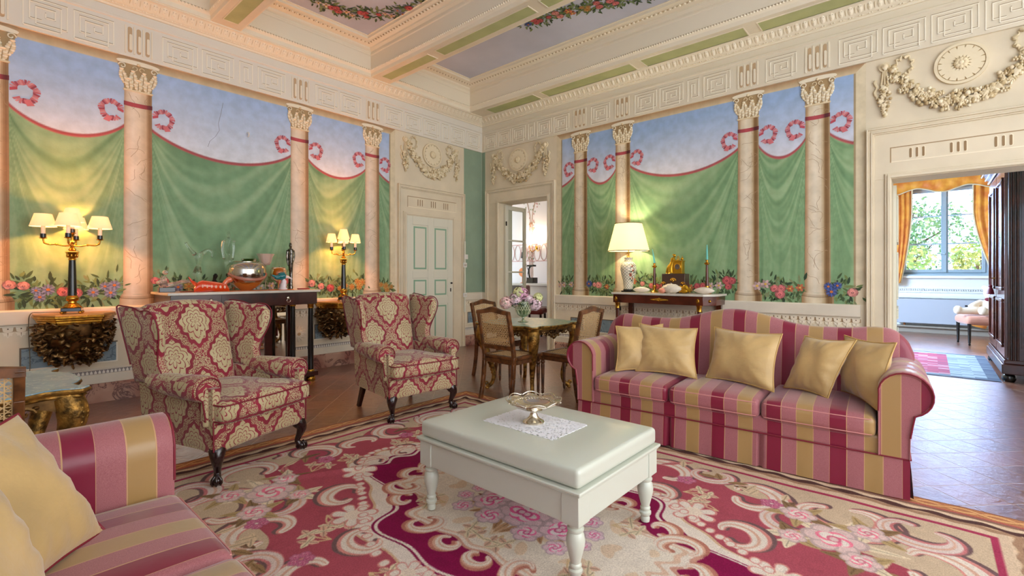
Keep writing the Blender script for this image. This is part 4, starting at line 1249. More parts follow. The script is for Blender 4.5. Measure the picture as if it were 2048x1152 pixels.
# ================================================================ aubusson rug
RX0, RX1, RY0, RY1 = 0.33, 3.65, -0.57, 3.87
def make_rug():
    ha, hb = (RX1 - RX0) / 2, (RY1 - RY0) / 2
    res = 0.0027
    na, nb = int(ha / res), int(hb / res)
    A = np.linspace(0, ha, na)[:, None] * np.ones((1, nb)); B = np.linspace(0, hb, nb)[None, :] * np.ones((na, 1))
    img = np.ones((na, nb, 3)) * np.array((214, 190, 160.0))
    n1 = sum(np.sin(A * k * 3.1 + B * k * 2.3 + k) for k in range(1, 7)) / 6
    def put(mask, col, k=1.0):
        if k < 1: img[mask] = img[mask] * (1 - k) + np.array(col, float) * k
        else: img[mask] = np.array(col, float)
    ROSE = (182, 86, 100); CRIM = (142, 22, 76); CREAM = (240, 227, 212); TAN = (222, 186, 150); PINK = (224, 150, 140); MAUVE = (124, 96, 96)
    de = np.minimum(ha - A, hb - B)                      # distance to the rug's edge
    al = np.where(ha - A < hb - B, B, A)                 # distance along it
    # rose field with a scalloped edge
    th = np.arctan2(B / hb, A / ha)
    f = ((A / 1.14) ** 3.2 + (B / 1.70) ** 3.2) ** (1 / 3.2)
    scal = 1.0 + 0.035 * np.cos(th * 18) + 0.05 * np.cos(th * 4 + 0.4) - 0.10 * np.exp(-((A - 0.98) ** 2 + (B - 1.36) ** 2) / 0.05)
    put(f < scal, ROSE)
    put((f < scal) & (n1 > 0.25), (172, 72, 88), 0.5)
    # crimson cartouche
    r = np.hypot(A / 0.60, B / 1.12)
    t2 = np.arctan2(B / 1.12, A / 0.60)
    car = 1.0 + 0.10 * np.cos(t2 * 4) - 0.07 * np.cos(t2 * 8) + 0.04 * np.cos(t2 * 16)
    put(r < car + 0.17, TAN); put(r < car + 0.15, CREAM); put(r < car + 0.035, CRIM); put(r < car + 0.015, CREAM); put(r < car - 0.01, CRIM)
    # cream centre
    r3 = np.hypot(A / 0.40, B / 0.80); t3 = np.arctan2(B / 0.80, A / 0.40)
    cen = 1.0 + 0.09 * np.cos(t3 * 8 + PI) + 0.05 * np.cos(t3 * 12) + 0.03 * np.cos(t3 * 24)
    put(r3 < cen + 0.11, (214, 160, 140)); put(r3 < cen + 0.07, CREAM); put(r3 < cen + 0.02, (232, 196, 170)); put(r3 < cen - 0.02, (242, 230, 212))
    put((r3 < cen - 0.1) & (np.sin(A * 31 + np.sin(B * 17) * 2) + np.sin(B * 27 + A * 9) > 1.15), (236, 204, 168), 0.7)
    def stroke(pts, ws, col, k=1.0):
        pts = np.array([tuple(p)[:2] for p in smooth_path([(p[0], p[1], 0) for p in pts], 5)])
        ws = np.interp(np.linspace(0, 1, len(pts)), np.linspace(0, 1, len(ws)), ws)
        W = max(ws) + 0.01
        for i in range(len(pts) - 1):
            p, q = pts[i], pts[i + 1]
            i0 = max(0, int((min(p[0], q[0]) - W) / res)); i1 = min(na, int((max(p[0], q[0]) + W) / res) + 2)
            j0 = max(0, int((min(p[1], q[1]) - W) / res)); j1 = min(nb, int((max(p[1], q[1]) + W) / res) + 2)
            if i1 <= i0 or j1 <= j0: continue
            a = A[i0:i1, j0:j1]; b = B[i0:i1, j0:j1]
            d = q - p; L = max(d @ d, 1e-9)
            t = np.clip(((a - p[0]) * d[0] + (b - p[1]) * d[1]) / L, 0, 1)
            dist = np.hypot(a - p[0] - t * d[0], b - p[1] - t * d[1])
            m = dist < ws[i] * (1 - t) + ws[i + 1] * t
            sub = img[i0:i1, j0:j1]
            sub[m] = sub[m] * (1 - k) + np.array(col, float) * k
    def scroll(pts, w, cols=None, dx=0.012):
        cols = cols or (MAUVE, PINK, CREAM)
        ws = [w * 0.35, w, w * 1.15, w * 0.8, w * 0.45]
        stroke([(x + dx, y + dx) for x, y in pts], [v * 1.15 for v in ws], cols[0])
        stroke(pts, [v * 1.0 for v in ws], cols[1])
        stroke([(x - dx * 0.4, y - dx * 0.4) for x, y in pts], [v * 0.72 for v in ws], cols[2])
        stroke([(x - dx * 0.6, y - dx * 0.6) for x, y in pts], [v * 0.16 for v in ws], (226, 180, 156))
    def cscroll(cx, cy, r, a0, a1, w, curl=0.45, cols=None):
        """C-scroll whose ends curl inwards"""
        pts = []
        N = 16
        for i in range(N + 1):
            t = i / N; a = math.radians(a0 + (a1 - a0) * t)
            k = 1 - curl * (abs(2 * t - 1) ** 4)
            pts.append((cx + r * k * math.cos(a), cy + r * k * math.sin(a)))
        scroll(pts, w, cols)
    def rosef(x, y, r, c1=(236, 206, 200), c2=(206, 110, 130), c3=(246, 234, 222)):
        for k in range(6):
            a = k * 1.047 + x * 7
            stroke([(x + r * 0.62 * math.cos(a), y + r * 0.62 * math.sin(a)), (x + r * 0.64 * math.cos(a), y + r * 0.66 * math.sin(a))], [r * 0.44], sh(c1, 0.86))
            stroke([(x + r * 0.58 * math.cos(a), y + r * 0.58 * math.sin(a)), (x + r * 0.60 * math.cos(a), y + r * 0.60 * math.sin(a))], [r * 0.36], c1)
        for k in range(4):
            a = k * 1.57 + y * 5
            stroke([(x + r * 0.26 * math.cos(a), y + r * 0.26 * math.sin(a)), (x + r * 0.27 * math.cos(a), y + r * 0.27 * math.sin(a))], [r * 0.34], sh(c2, 1.25))
            stroke([(x + r * 0.25 * math.cos(a + 0.3), y + r * 0.25 * math.sin(a + 0.3)), (x + r * 0.26 * math.cos(a + 0.3), y + r * 0.26 * math.sin(a + 0.3))], [r * 0.27], c3)
        stroke([(x, y), (x + 0.002, y)], [r * 0.24], sh(c2, 1.1)); stroke([(x - r * 0.05, y), (x + 0.002, y)], [r * 0.13], c1)
    def leaf(x, y, l, a, w, c):
        stroke([(x, y), (x + l * 0.5 * math.cos(a), y + l * 0.5 * math.sin(a)), (x + l * math.cos(a), y + l * math.sin(a))], [w * 0.3, w, w * 0.15], c)
        stroke([(x, y), (x + l * 0.9 * math.cos(a), y + l * 0.9 * math.sin(a))], [0.0035, 0.002], sh(c, 0.72))
    def sprig(x, y, s, a):
        for q, l in ((0, 1), (0.5, 0.7), (-0.55, 0.75)):
            ex, ey = x + s * l * math.cos(a + q), y + s * l * math.sin(a + q)
            stroke([(x, y), ((x + ex) / 2 + 0.01, (y + ey) / 2), (ex, ey)], [0.005, 0.004], (226, 196, 150))
            for k in range(4):
                leaf(ex, ey, 0.055, a + q + k * 1.6 + 0.3, 0.018, (238, 220, 184) if k % 2 else (228, 186, 160))
    rd = random.Random(11)
    # garland of scrolls framing the rose field
    SC_ = [((1.00, 0.32), 0.17, -120, 130, 0.052), ((1.02, 0.86), 0.16, -60, 215, 0.055), ((1.10, 1.30), 0.20, 20, 300, 0.060), ((0.80, 1.64), 0.19, -30, 200, 0.058),
           ((0.36, 1.66), 0.16, 30, 260, 0.050), ((0.98, 0.02), 0.10, -70, 80, 0.045), ((0.02, 1.60), 0.12, 0, 150, 0.045)]
    for (x, y), r, a0, a1, w in SC_: cscroll(x, y, r, a0, a1, w)
    for (x, y), r, a0, a1, w in (((1.19, 0.60), 0.12, 40, 300, 0.036), ((1.16, 1.62), 0.15, 60, 330, 0.045), ((0.60, 1.84), 0.12, -20, 220, 0.036), ((0.86, 1.12), 0.13, 100, 330, 0.042)):
        cscroll(x, y, r, a0, a1, w, 0.5, (MAUVE, (214, 130, 130), (232, 214, 204)))
    for i in range(26):
        t = i / 25; x = 1.10 - 0.75 * t ** 2; y = 0.25 + 1.45 * t ** 0.8
        leaf(x + rd.uniform(-0.05, 0.12), y + rd.uniform(-0.05, 0.1), rd.uniform(0.09, 0.15), rd.uniform(-0.6, 2.2), 0.024, rd.choice([(232, 206, 170), (170, 136, 96), (240, 226, 204), (140, 108, 84), (214, 130, 130)]))
    # corner bouquets
    for x, y, r in ((0.80, 1.30, 0.15), (0.96, 1.12, 0.085), (0.66, 1.42, 0.08), (0.98, 1.42, 0.09), (0.70, 1.14, 0.07)):
        for k in range(5): leaf(x, y, r * 1.9, k * 1.25 + y * 5, 0.032, rd.choice([(196, 168, 120), (240, 222, 190), (150, 120, 86)]))
    for x, y, r in ((0.80, 1.30, 0.13), (0.96, 1.12, 0.08), (0.66, 1.42, 0.075), (0.98, 1.42, 0.08), (0.70, 1.14, 0.06)): rosef(x, y, r)
    for x, y, s, a in ((0.72, 0.78, 0.16, 4.6), (0.82, 0.55, 0.14, 1.2), (0.50, 1.40, 0.16, 2.6), (0.30, 1.44, 0.13, 3.4), (0.84, 0.18, 0.12, 4.4)): sprig(x, y, s, a)
    for x, y in ((0.99, 0.50), (0.34, 1.52), (1.0, 0.98)):
        for k in range(5): rosef(x + 0.035 * math.cos(k * 1.26), y + 0.035 * math.sin(k * 1.26), 0.026, (206, 120, 150), (160, 60, 100), (230, 170, 180))
    # shells and acanthus along the cartouche
    for x, y, r in ((0.62, 0.68, 0.095), (0.30, 1.16, 0.085), (0.735, 0.05, 0.07)):
        for k in range(7):
            a = k * 0.9; stroke([(x, y), (x + r * math.cos(a), y + r * math.sin(a))], [r * 0.2, r * 0.36], PINK)
            stroke([(x, y), (x + r * 0.95 * math.cos(a), y + r * 0.95 * math.sin(a))], [r * 0.15, r * 0.28], CREAM)
        stroke([(x, y), (x + 0.004, y)], [r * 0.5], (244, 226, 204))
    cscroll(0.52, 0.92, 0.12, -70, 190, 0.044); cscroll(0.69, 0.42, 0.11, -110, 120, 0.040); cscroll(0.14, 1.22, 0.10, 10, 200, 0.036)
    for i in range(24):
        t = i / 23 * PI / 2
        x = 0.60 * 1.19 * math.cos(t) * (1 + 0.08 * math.cos(4 * t)); y = 1.12 * 1.16 * math.sin(t) * (1 + 0.08 * math.cos(4 * t))
        stroke([(x, y), (x + 0.012, y)], [0.024], PINK); stroke([(x, y), (x + 0.008, y)], [0.018], CREAM)
    # curls between crimson and cream centre
    for i, (t, rr_, w_, sp_) in enumerate(((0.12, 0.07, 0.024, 1), (0.42, 0.10, 0.030, -1), (0.80, 0.075, 0.026, 1), (1.10, 0.11, 0.032, -1), (1.42, 0.08, 0.026, 1))):
        x = 0.44 * math.cos(t); y = 0.87 * math.sin(t)
        cscroll(x, y, rr_, math.degrees(t) - 150 + 40 * sp_, math.degrees(t) + 60 + 40 * sp_, w_, 0.55, ((196, 128, 110), (226, 178, 152), CREAM))
    # central bouquet
    for k in range(16):
        a = k * 0.39; leaf(0.10 * math.cos(a), 0.20 * abs(math.sin(a)), 0.15, a, 0.024, rd.choice([(196, 150, 112), (150, 104, 86), (230, 196, 150), (214, 170, 130)]))
    for x, y, r in ((0.0, 0.02, 0.13), (0.14, 0.13, 0.08), (0.02, 0.24, 0.10), (0.16, 0.32, 0.06), (0.06, 0.40, 0.05)): rosef(x, y, r, (240, 208, 216), (206, 92, 140), (250, 236, 236))
    for x, y, s, a in ((0.20, 0.42, 0.14, 1.2), (0.24, 0.06, 0.10, 0.4)): sprig(x, y, s, a)
    # border bands
    def bandm(a, b, col, wav=0, fr=40, k=1.0):
        w = wav * np.sin(al * fr); m = (de > a + w) & (de < b + w); put(m, col, k)
    bandm(-1, 0.345, (210, 176, 140))
    bandm(0.315, 0.345, (176, 60, 92))
    bandm(0.262, 0.315, (226, 200, 170)); bandm(0.225, 0.262, (176, 140, 112), 0.008, 44); bandm(0.170, 0.225, (92, 62, 58), 0.010, 26)
    bandm(0.15, 0.185, (232, 208, 176), 0.012, 33); bandm(0.12, 0.15, (150, 112, 96)); bandm(0.108, 0.12, (196, 90, 90))
    bandm(-1, 0.108, (196, 136, 92))
    for ph in (0, PI):
        c = 0.058 + 0.026 * np.sin(al * 22 + ph); d = np.abs(de - c)
        put((d < 0.017) & (de < 0.108), (168, 96, 70)); put((d < 0.012) & (de < 0.108), (230, 180, 122))
    bandm(-1, 0.012, (150, 100, 80))
    # wear and dye variation
    nz = RNG.normal(0, 1, (na // 16 + 2, nb // 16 + 2)); nz = np.kron(nz, np.ones((16, 16)))[:na, :nb, None]
    img[:] = np.clip(img * (1 + 0.012 * nz), 0, 255)
    na2, nb2 = na // 2 * 2, nb // 2 * 2
    img = img[:na2, :nb2].reshape(na2 // 2, 2, nb2 // 2, 2, 3).mean((1, 3))
    full = np.concatenate([img[::-1], img[1:]], 0); full = np.concatenate([full[:, ::-1], full[:, 1:]], 1)
    NA, NB = full.shape[:2]
    xs = np.linspace(-ha, ha, NA); ys = np.linspace(-hb, hb, NB)
    XX, YY = np.meshgrid(xs, ys, indexing='ij')
    Z = 0.006 + 0.0016 * np.sin(XX * 9 + np.sin(YY * 3) * 2) + 0.0012 * np.sin(YY * 13 + XX * 4)
    # soft ruck in front of the left armchair
    wx, wy = XX + 1.99, YY + 1.65
    rr = (wx - 1.35) * 0.5 + (wy - 3.05) * 0.86
    Z += 0.018 * np.exp(-(rr / 0.035) ** 2) * np.exp(-((wx - 1.62) / 0.38) ** 2)
    V = np.stack([XX, YY, Z], -1).reshape(-1, 3)
    i = np.arange(NA - 1)[:, None] * NB + np.arange(NB - 1)[None]
    F = np.stack([i, i + NB, i + NB + 1, i + 1], -1).reshape(-1, 4)
    me = bpy.data.meshes.new('rug')
    me.vertices.add(len(V)); me.vertices.foreach_set('co', V.ravel())
    me.loops.add(F.size); me.loops.foreach_set('vertex_index', F.ravel().astype(np.int32))
    me.polygons.add(len(F)); me.polygons.foreach_set('loop_start', np.arange(0, F.size, 4, dtype=np.int32))
    me.polygons.foreach_set('use_smooth', np.ones(len(F), dtype=bool))
    me.update(calc_edges=True)
    at = me.color_attributes.new('Col', 'FLOAT_COLOR', 'POINT')
    buf = np.ones((len(V), 4), dtype=np.float32); buf[:, :3] = nlin(full).reshape(-1, 3)
    at.data.foreach_set('color', buf.ravel())
    me.materials.append(M['rugmat'])
    o = bpy.data.objects.new('rug', me); COL.objects.link(o); o.location = (1.99, 1.65, 0)
    return o
tag(make_rug(), 'large rose and crimson floral carpet with cream scrolls under the coffee table', 'rug')

# ================================================================ seating
def pillow(name, BL, BR, TR, TL, th, label, group=None, cord='piping_gold'):
    c = [Vector(p) for p in (BL, BR, TR, TL)]
    ctr = sum(c, Vector()) / 4
    nrm = (c[1] - c[0]).cross(c[3] - c[0]).normalized()
    rnd = random.Random(int(ctr.x * 997 + ctr.y * 131))
    f1, f2 = rnd.uniform(0, 6), rnd.uniform(0, 6)
    N = 22
    def pt(u, v, sg):
        # edges pull in between the pointed corners
        k = 0.10
        uu = u * (1 - k * (1 - v * v) * abs(u)) if True else u; vv = v * (1 - k * (1 - u * u) * abs(v))
        a, b = (uu + 1) / 2, (vv + 1) / 2
        p = c[0] * (1 - a) * (1 - b) + c[1] * a * (1 - b) + c[2] * a * b + c[3] * (1 - a) * b
        h = ((1 - abs(u) ** 2.4) * (1 - abs(v) ** 2.4)) ** 0.6 * th * 1.25
        e = max(abs(u), abs(v))
        wr = 0.006 * math.sin(u * 6 + v * 3 + f1) * (1 - e ** 4) + 0.009 * math.sin(14 * math.atan2(v, u) + f2) * e * e * (1 - e ** 6)
        return p - ctr + nrm * (sg * (h + wr)) 
    b = MB()
    b.grid([[pt(-1 + 2 * i / N, -1 + 2 * j / N, 1) for j in range(N + 1)] for i in range(N + 1)])
    b.grid([[pt(-1 + 2 * i / N, -1 + 2 * j / N, -1) for j in range(N, -1, -1)] for i in range(N + 1)])
    t = thing(name, label, 'cushion', ctr, 0, group)
    b.build('cushion_cover', M['pillow'], t, smooth=180)
    e = [(-1 + 2 * i / N, -1) for i in range(N)] + [(1, -1 + 2 * i / N) for i in range(N)] + [(1 - 2 * i / N, 1) for i in range(N)] + [(-1, 1 - 2 * i / N) for i in range(N)]
    b = MB(); b.tube([pt(u, v, 0) for u, v in e], 0.0048, 6, True)
    b.build('piping', M[cord], t, smooth=60)
    return t

def make_sofa(label, loc, rz, group=None):
    t = thing('striped_sofa', label, 'sofa', loc, rz, group)
    fab = M['stripe']
    L = lambda co, n: (co.x, co.z)                    # stripes run front to back, spaced along the length
    # base rail under the cushions
    b = MB(); b.rbox((0, -0.02, 0.285), (1.92, 0.84, 0.13), 0.02, 6); b.build('seat_rail', fab, t, uv=L)
    # skirt with kick pleats
    b = MB(); pts = []
    per = [(-1.085, -0.43), (1.085, -0.43)]
    def wob(x): return 0.004 * math.sin(x * 21) + 0.003 * math.sin(x * 47)
    P = []
    xs = [-1.085 + 2.17 * i / 150 for i in range(151)]
    def pleat(x):
        return 0.035 * max(0, 1 - abs(abs(x) - 0.31) / 0.014) * 1.5
    rows = []
    for x in xs:
        col = []
        for z, fl in ((0.012, 0.018), (0.12, 0.010), (0.235, 0.0)):
            col.append((x, -0.445 - fl - wob(x) * (fl * 60) / 2 + pleat(x), z))
        rows.append(col)
    b.grid(rows)
    for sx in (-1, 1):
        rows = []
        for i in range(50):
            y = -0.445 + 0.86 * i / 49
            rows.append([(sx * (1.085 + fl + wob(y) * fl * 30 - (0.03 * max(0, 1 - abs(y + 0.40) / 0.02) if z < 0.2 else 0)), y, z) for z, fl in ((0.012, 0.018), (0.12, 0.010), (0.235, 0.0))])
        b.grid(rows)
    b.build('skirt', fab, t, uv=lambda co, n: (co.x, co.z) if abs(co.y + 0.45) < 0.06 or abs(n.y) > 0.7 else (co.y, co.z), smooth=60)
    b = MB(); b.tube([(-1.085, -0.45, 0.238), (1.085, -0.45, 0.238)], 0.005, 6); b.tube([(1.088, -0.45, 0.238), (1.088, 0.41, 0.238)], 0.005, 6); b.tube([(-1.088, -0.45, 0.238), (-1.088, 0.41, 0.238)], 0.005, 6)
    b.build('piping', M['piping_red'], t)
    # loose seat cushions
    for k in (-1, 0, 1):
        b = MB(); b.rbox((k * 0.623, -0.155, 0.395), (0.615, 0.63, 0.125), 0.035, 8, (0, 0.008, 0.032))
        sc = b.build('seat_cushion', fab, t, uv=L, smooth=60)
        b = MB(); y = -0.469
        for z in (0.350, 0.440):
            x0, x1 = k * 0.623 - 0.285, k * 0.623 + 0.285
            b.tube([(x0 - 0.012, -0.42, z), (x0, y + 0.006, z), (x0 + 0.03, y, z), (x1 - 0.03, y, z), (x1, y + 0.006, z), (x1 + 0.012, -0.42, z)], 0.003, 6)
        b.build('piping', M['piping_red'] if False else M['damask_rose'], sc)
    # camel back
    def top(x):
        ax = abs(x)
        h = 0.912 + 0.105 * (0.5 + 0.5 * math.cos(PI * min(1, ax / 0.56))) + 0.02 * math.exp(-((ax - 0.93) / 0.12) ** 2)
        return h - (0.20 * (1 - math.sqrt(max(0, 1 - ((ax - 0.98) / 0.155) ** 2))) if ax > 0.98 else 0)
    N = 90; rows = []
    for i in range(N + 1):
        x = 1.13 * math.sin((i / N - 0.5) * PI) if False else -1.13 + 2.26 * i / N
        T = top(x) - (0.0 if abs(x) < 1.0 else 0.0)
        sec = []
        for y, z in ((0.10, 0.30), (0.115, 0.42), (0.135, 0.55), (0.155, 0.68), (0.175, T - 0.08), (0.19, T - 0.035), (0.215, T - 0.008), (0.25, T), (0.29, T - 0.006), (0.325, T - 0.03), (0.345, T - 0.08), (0.37, 0.60), (0.39, 0.30), (0.40, 0.04)):
            sec.append((x * (1.0 if z > 0.6 else (0.955 if z < 0.5 else 0.975)), y, min(z, T)))
        rows.append(sec)
    b = MB(); b.grid(rows)
    for r_ in (rows[0], rows[-1]): b.poly(r_)
    b.build('backrest', fab, t, uv=L, smooth=70)
    # scroll arms
    for sx in (-1, 1):
        cx, cz, r = 1.065, 0.612, 0.128
        prof = [(0.938, 0.24), (0.938, 0.50), (0.940, 0.60)]
        for a in range(170, -75, -15): prof.append((cx + r * math.cos(math.radians(a)), cz + r * math.sin(math.radians(a)) * 1.0))
        prof += [(1.10, 0.44), (1.088, 0.36), (1.086, 0.24)]
        rows = []
        for y, s in ((-0.452, 0.90), (-0.462, 0.96), (-0.455, 0.995), (-0.43, 1.0), (-0.25, 1.0), (0.0, 1.0), (0.2, 1.0), (0.34, 1.0)):
            mx, mz = 1.02, 0.5
            rows.append([(sx * (mx + (x - mx) * s), y, mz + (z - mz) * s if z > 0.25 else z) for x, z in prof])
        b = MB(); b.grid(rows); b.poly(rows[0]); b.poly(rows[-1])
        arm = b.build('armrest', fab, t, uv=lambda co, n: (abs(co.x) - 0.781 if (abs(n.y) > 0.6 and co.y < 0) else co.y + 0.229, co.z), smooth=50)
        b = MB(); b.tube([(sx * (1.02 + (x - 1.02) * 0.97), -0.462, 0.5 + (z - 0.5) * 0.97) for x, z in prof[1:-1]], 0.0048, 6)
        b.build('piping', M['piping_red'], arm)
    return t
M['damask_rose'] = mat('rose cord', (206, 140, 136), 0.6)
make_sofa('long camelback sofa in crimson, rose and gold stripes in front of the right console', (3.934, 1.19, 0), math.radians(-86.7))
make_sofa('striped sofa cropped at the lower left corner with a gold cushion', (0.07, 1.275, 0), math.radians(90))
pg = 'gold satin cushions on the far sofa'
pillow('throw_pillow', (3.58, 1.98, .49), (3.84, 1.66, .49), (3.98, 1.74, .87), (3.73, 2.06, .85), 0.06, 'gold cushion half hidden in the left corner of the far striped sofa', pg)
pillow('throw_pillow', (3.69, 1.854, .49), (3.75, 1.363, .485), (3.92, 1.42, .86), (3.85, 1.90, .875), 0.07, 'upright square gold cushion second from left on the far striped sofa', pg)
pillow('throw_pillow', (3.85, 1.33, .485), (3.706, .814, .48), (3.88, .797, .87), (3.98, 1.306, .875), 0.07, 'gold cushion alone in the middle of the far striped sofa', pg)
pillow('throw_pillow', (3.883, .79, .485), (3.72, .50, .485), (3.80, .354, .875), (3.97, .672, .86), 0.065, 'tilted gold cushion overlapping the rightmost one on the far striped sofa', pg)
pillow('throw_pillow', (4.01, .46, .49), (3.617, .236, .48), (3.76, .15, .88), (4.0, .44, .88), 0.06, 'rightmost gold cushion leaning on the right arm of the far striped sofa', pg)
pillow('throw_pillow', (.02, 1.62, .48), (.29, 1.98, .48), (.1, 2.09, .875), (-.17, 1.73, .875), 0.07, 'large gold cushion with dark red piping on the near sofa at lower left', 'gold satin cushions on the near sofa', 'piping_red')
pillow('throw_pillow', (-.06, 1.12, .48), (.15, 1.50, .48), (.02, 1.66, .86), (-.2, 1.28, .86), 0.07, 'gold cushion cut off by the bottom left corner of the photo', 'gold satin cushions on the near sofa', 'piping_red')

def make_armchair(label, loc, rz):
    t = thing('wing_armchair', label, 'armchair', loc, rz, 'damask wing armchairs')
    D = M['damask']
    def back_y(z): return 0.24 + (z - 0.42) * 0.24
    # seat rail
    def bow(x, y, z): return (x, y - 0.012 * (1 - (x / 0.35) ** 2) * (1 if y < 0 else 0), z)
    b = MB(); b.rbox((0, -0.03, 0.30), (0.72, 0.70, 0.17), 0.03, 8, (0.0, 0.0, 0), lambda x, y, z: (x * (1.0 - 0.10 * (y + 0.38) / 0.7), y - 0.015 * (1 - (x / 0.36) ** 2) * (1 if y < 0 else 0), z + (0.02 * abs(x / 0.36) ** 2 * (-1 if z < 0.25 else 0) if y < -0.2 else 0)))
    b.build('seat_rail', D, t, uv=boxuv)
    # T cushion
    def tc(x, y, z):
        k = 1.0 if y < -0.22 else (0.78 if y > -0.14 else 1 - 0.22 * (y + 0.22) / 0.08)
        return (x * k, y - 0.015 * (1 - (x / 0.37) ** 2) * (1 if y < 0 else 0), z)
    b = MB(); b.rbox((0, -0.09, 0.45), (0.70, 0.70, 0.13), 0.045, 14, (0, 0, 0.035), tc)
    sc = b.build('seat_cushion', D, t, uv=boxuv, smooth=60)
    b = MB()
    for z in (0.402, 0.502):
        b.tube(smooth_path([(-0.342, -0.20, z), (-0.352, -0.38, z), (-0.33, -0.442, z), (-0.2, -0.452, z), (0, -0.457, z), (0.2, -0.452, z), (0.33, -0.442, z), (0.352, -0.38, z), (0.342, -0.20, z)], 4), 0.0048, 6)
    b.build('piping', M['piping_red'], sc)
    # back: padded, arched top
    def bk(x, y, z):
        zz = z
        k = (z - 0.40) / 0.68
        zt = 0.035 * math.cos(min(1, abs(x) / 0.3) * PI / 2) * max(0, k)
        w = 1 + 0.06 * k
        return (x * w, y + back_y(z) - 0.26 + 0.0, z + zt)
    b = MB(); b.rbox((0, 0.30, 0.735), (0.56, 0.13, 0.69), 0.05, 10, (0, 0.03, 0), bk)
    b.build('backrest', D, t, uv=boxuv, smooth=60)
    # wings with the outside panel, flaring outwards at the top front
    for sx in (-1, 1):
        out = [(0.40, 0.58), (0.415, 0.70), (0.45, 0.85), (0.48, 0.98), (0.50, 1.085)]       # rear edge (y, z)
        top = [(0.42, 1.09), (0.33, 1.082), (0.25, 1.062), (0.18, 1.07), (0.11, 1.062), (0.06, 1.02), (0.045, 0.96)]
        fr = [(0.065, 0.88), (0.10, 0.80), (0.12, 0.72), (0.09, 0.64), (0.06, 0.58)]
        ol = out + top + fr
        def px(y, z, s):
            fl = 0.045 * max(0, (z - 0.6) / 0.5) + 0.05 * max(0, (0.3 - y) / 0.3) * max(0, (z - 0.62) / 0.45)
            return sx * (0.305 + fl + s)
        n = len(ol); cy = sum(p[0] for p in ol) / n; cz = sum(p[1] for p in ol) / n
        rows = []
        for s, k in ((0.004, 0.0), (0.0, 0.55), (0.0, 0.86), (0.008, 0.965), (0.030, 1.0), (0.052, 0.965), (0.060, 0.86), (0.060, 0.5), (0.058, 0.0)):
            rows.append([(px(cy + (y - cy) * k, cz + (z - cz) * k, s), cy + (y - cy) * k, cz + (z - cz) * k) for y, z in ol])
        b = MB(); b.grid(rows, cv=True)
        w = b.build('wing', D, t, uv=boxuv, smooth=60)
        b = MB(); b.tube([(px(y, z, 0.056), y, z) for y, z in smooth_path([(y, z, 0) for y, z in (out[2:] + top + fr)], 3) for y, z in [(y, z)]] if False else [(px(p[0], p[1], 0.054), p[0], p[1]) for p in smooth_path([(y, z, 0) for y, z in (out[1:] + top + fr)], 3)], 0.0048, 6)
        b.build('piping', M['piping_red'], w)
        # outside panel below the wing
        rows = []
        for z in (0.215, 0.3, 0.45, 0.6):
            rows.append([(sx * (0.355 - 0.035 * (y + 0.38) / 0.8 + 0.012 * (z - 0.215)), y, z) for y in (-0.36, -0.2, 0.0, 0.2, 0.30, 0.36 + 0.10 * (z - 0.2))])
        inner = [[(x - sx * 0.05, y, z) for x, y, z in r_] for r_ in rows]
        b = MB(); b.grid(rows); b.grid(inner)
        for a_, b_ in ((rows[0], inner[0]), (rows[-1], inner[-1]), ([r_[0] for r_ in rows], [r_[0] for r_ in inner]), ([r_[-1] for r_ in rows], [r_[-1] for r_ in inner])): b.grid([a_, b_])
        b.build('side_panel', D, t, uv=boxuv, smooth=40)
        # rolled arm: outward scroll that thins towards the wing
        rows = []
        for y, r, dz in ((-0.305, 0.060, 0), (-0.318, 0.076, 0), (-0.312, 0.086, 0), (-0.29, 0.090, 0), (-0.15, 0.086, 0.0), (0.0, 0.078, 0.004), (0.12, 0.066, 0.01), (0.20, 0.055, 0.015)):
            cx = 0.352
            rows.append([(sx * (cx + r * 1.05 * math.cos(2 * PI * k / 18)), y, 0.592 + dz + r * (0.95 if math.sin(2 * PI * k / 18) > 0 else 0.85) * math.sin(2 * PI * k / 18)) for k in range(18)])
        b = MB(); b.grid(rows, cv=True); b.poly(rows[0]); b.poly(rows[-1])
        arm = b.build('armrest', D, t, uv=boxuv, smooth=60)
        # narrow front facing of the arm
        b = MB(); b.rbox((sx * 0.335, -0.295, 0.48), (0.085, 0.05, 0.24), 0.02, 4); b.build('arm_front', D, t, uv=boxuv)
        pts = [(sx * (0.352 + 0.078 * math.cos(a)), -0.319, 0.592 + 0.072 * math.sin(a)) for a in [math.radians(q) for q in range(-60, 241, 20)]]
        b = MB(); b.tube([(sx * 0.375, -0.322, 0.40)] + (pts if sx > 0 else pts) + [(sx * 0.297, -0.322, 0.40)], 0.0045, 6)
        b.tube([(sx * (0.36), -0.372, 0.22), (sx * 0.362, -0.372, 0.40)], 0.0045, 6)
        b.build('piping', M['piping_red'], arm)
    # cabriole front legs with claw feet, raked rear legs
    for sx in (-1, 1):
        pts = [(0.305, -0.33, 0.235), (0.322, -0.352, 0.20), (0.330, -0.362, 0.165), (0.322, -0.352, 0.12), (0.312, -0.340, 0.08), (0.318, -0.346, 0.055), (0.328, -0.358, 0.04)]
        rs = [0.052, 0.046, 0.036, 0.025, 0.019, 0.022, 0.026]
        b = MB(); sp = smooth_path(pts, 4); rr = np.interp(np.linspace(0, 1, len(sp)), np.linspace(0, 1, len(rs)), rs)
        b.tube([(sx * p.x, p.y, p.z) for p in sp], list(map(float, rr)), 12)
        b.beam((sx * 0.31, -0.33, 0.235), (sx * 0.24, -0.345, 0.222), 0.05, 0.05, w2=0.02, h2=0.012)
        b.beam((sx * 0.31, -0.33, 0.235), (sx * 0.32, -0.25, 0.222), 0.05, 0.05, w2=0.02, h2=0.012)
        lg = b.build('leg', M['blackfoot'], t, smooth=60)
        b = MB(); c = (sx * 0.332, -0.362, 0.036); b.ball(c, (0.03, 0.03, 0.028), 14, 8)
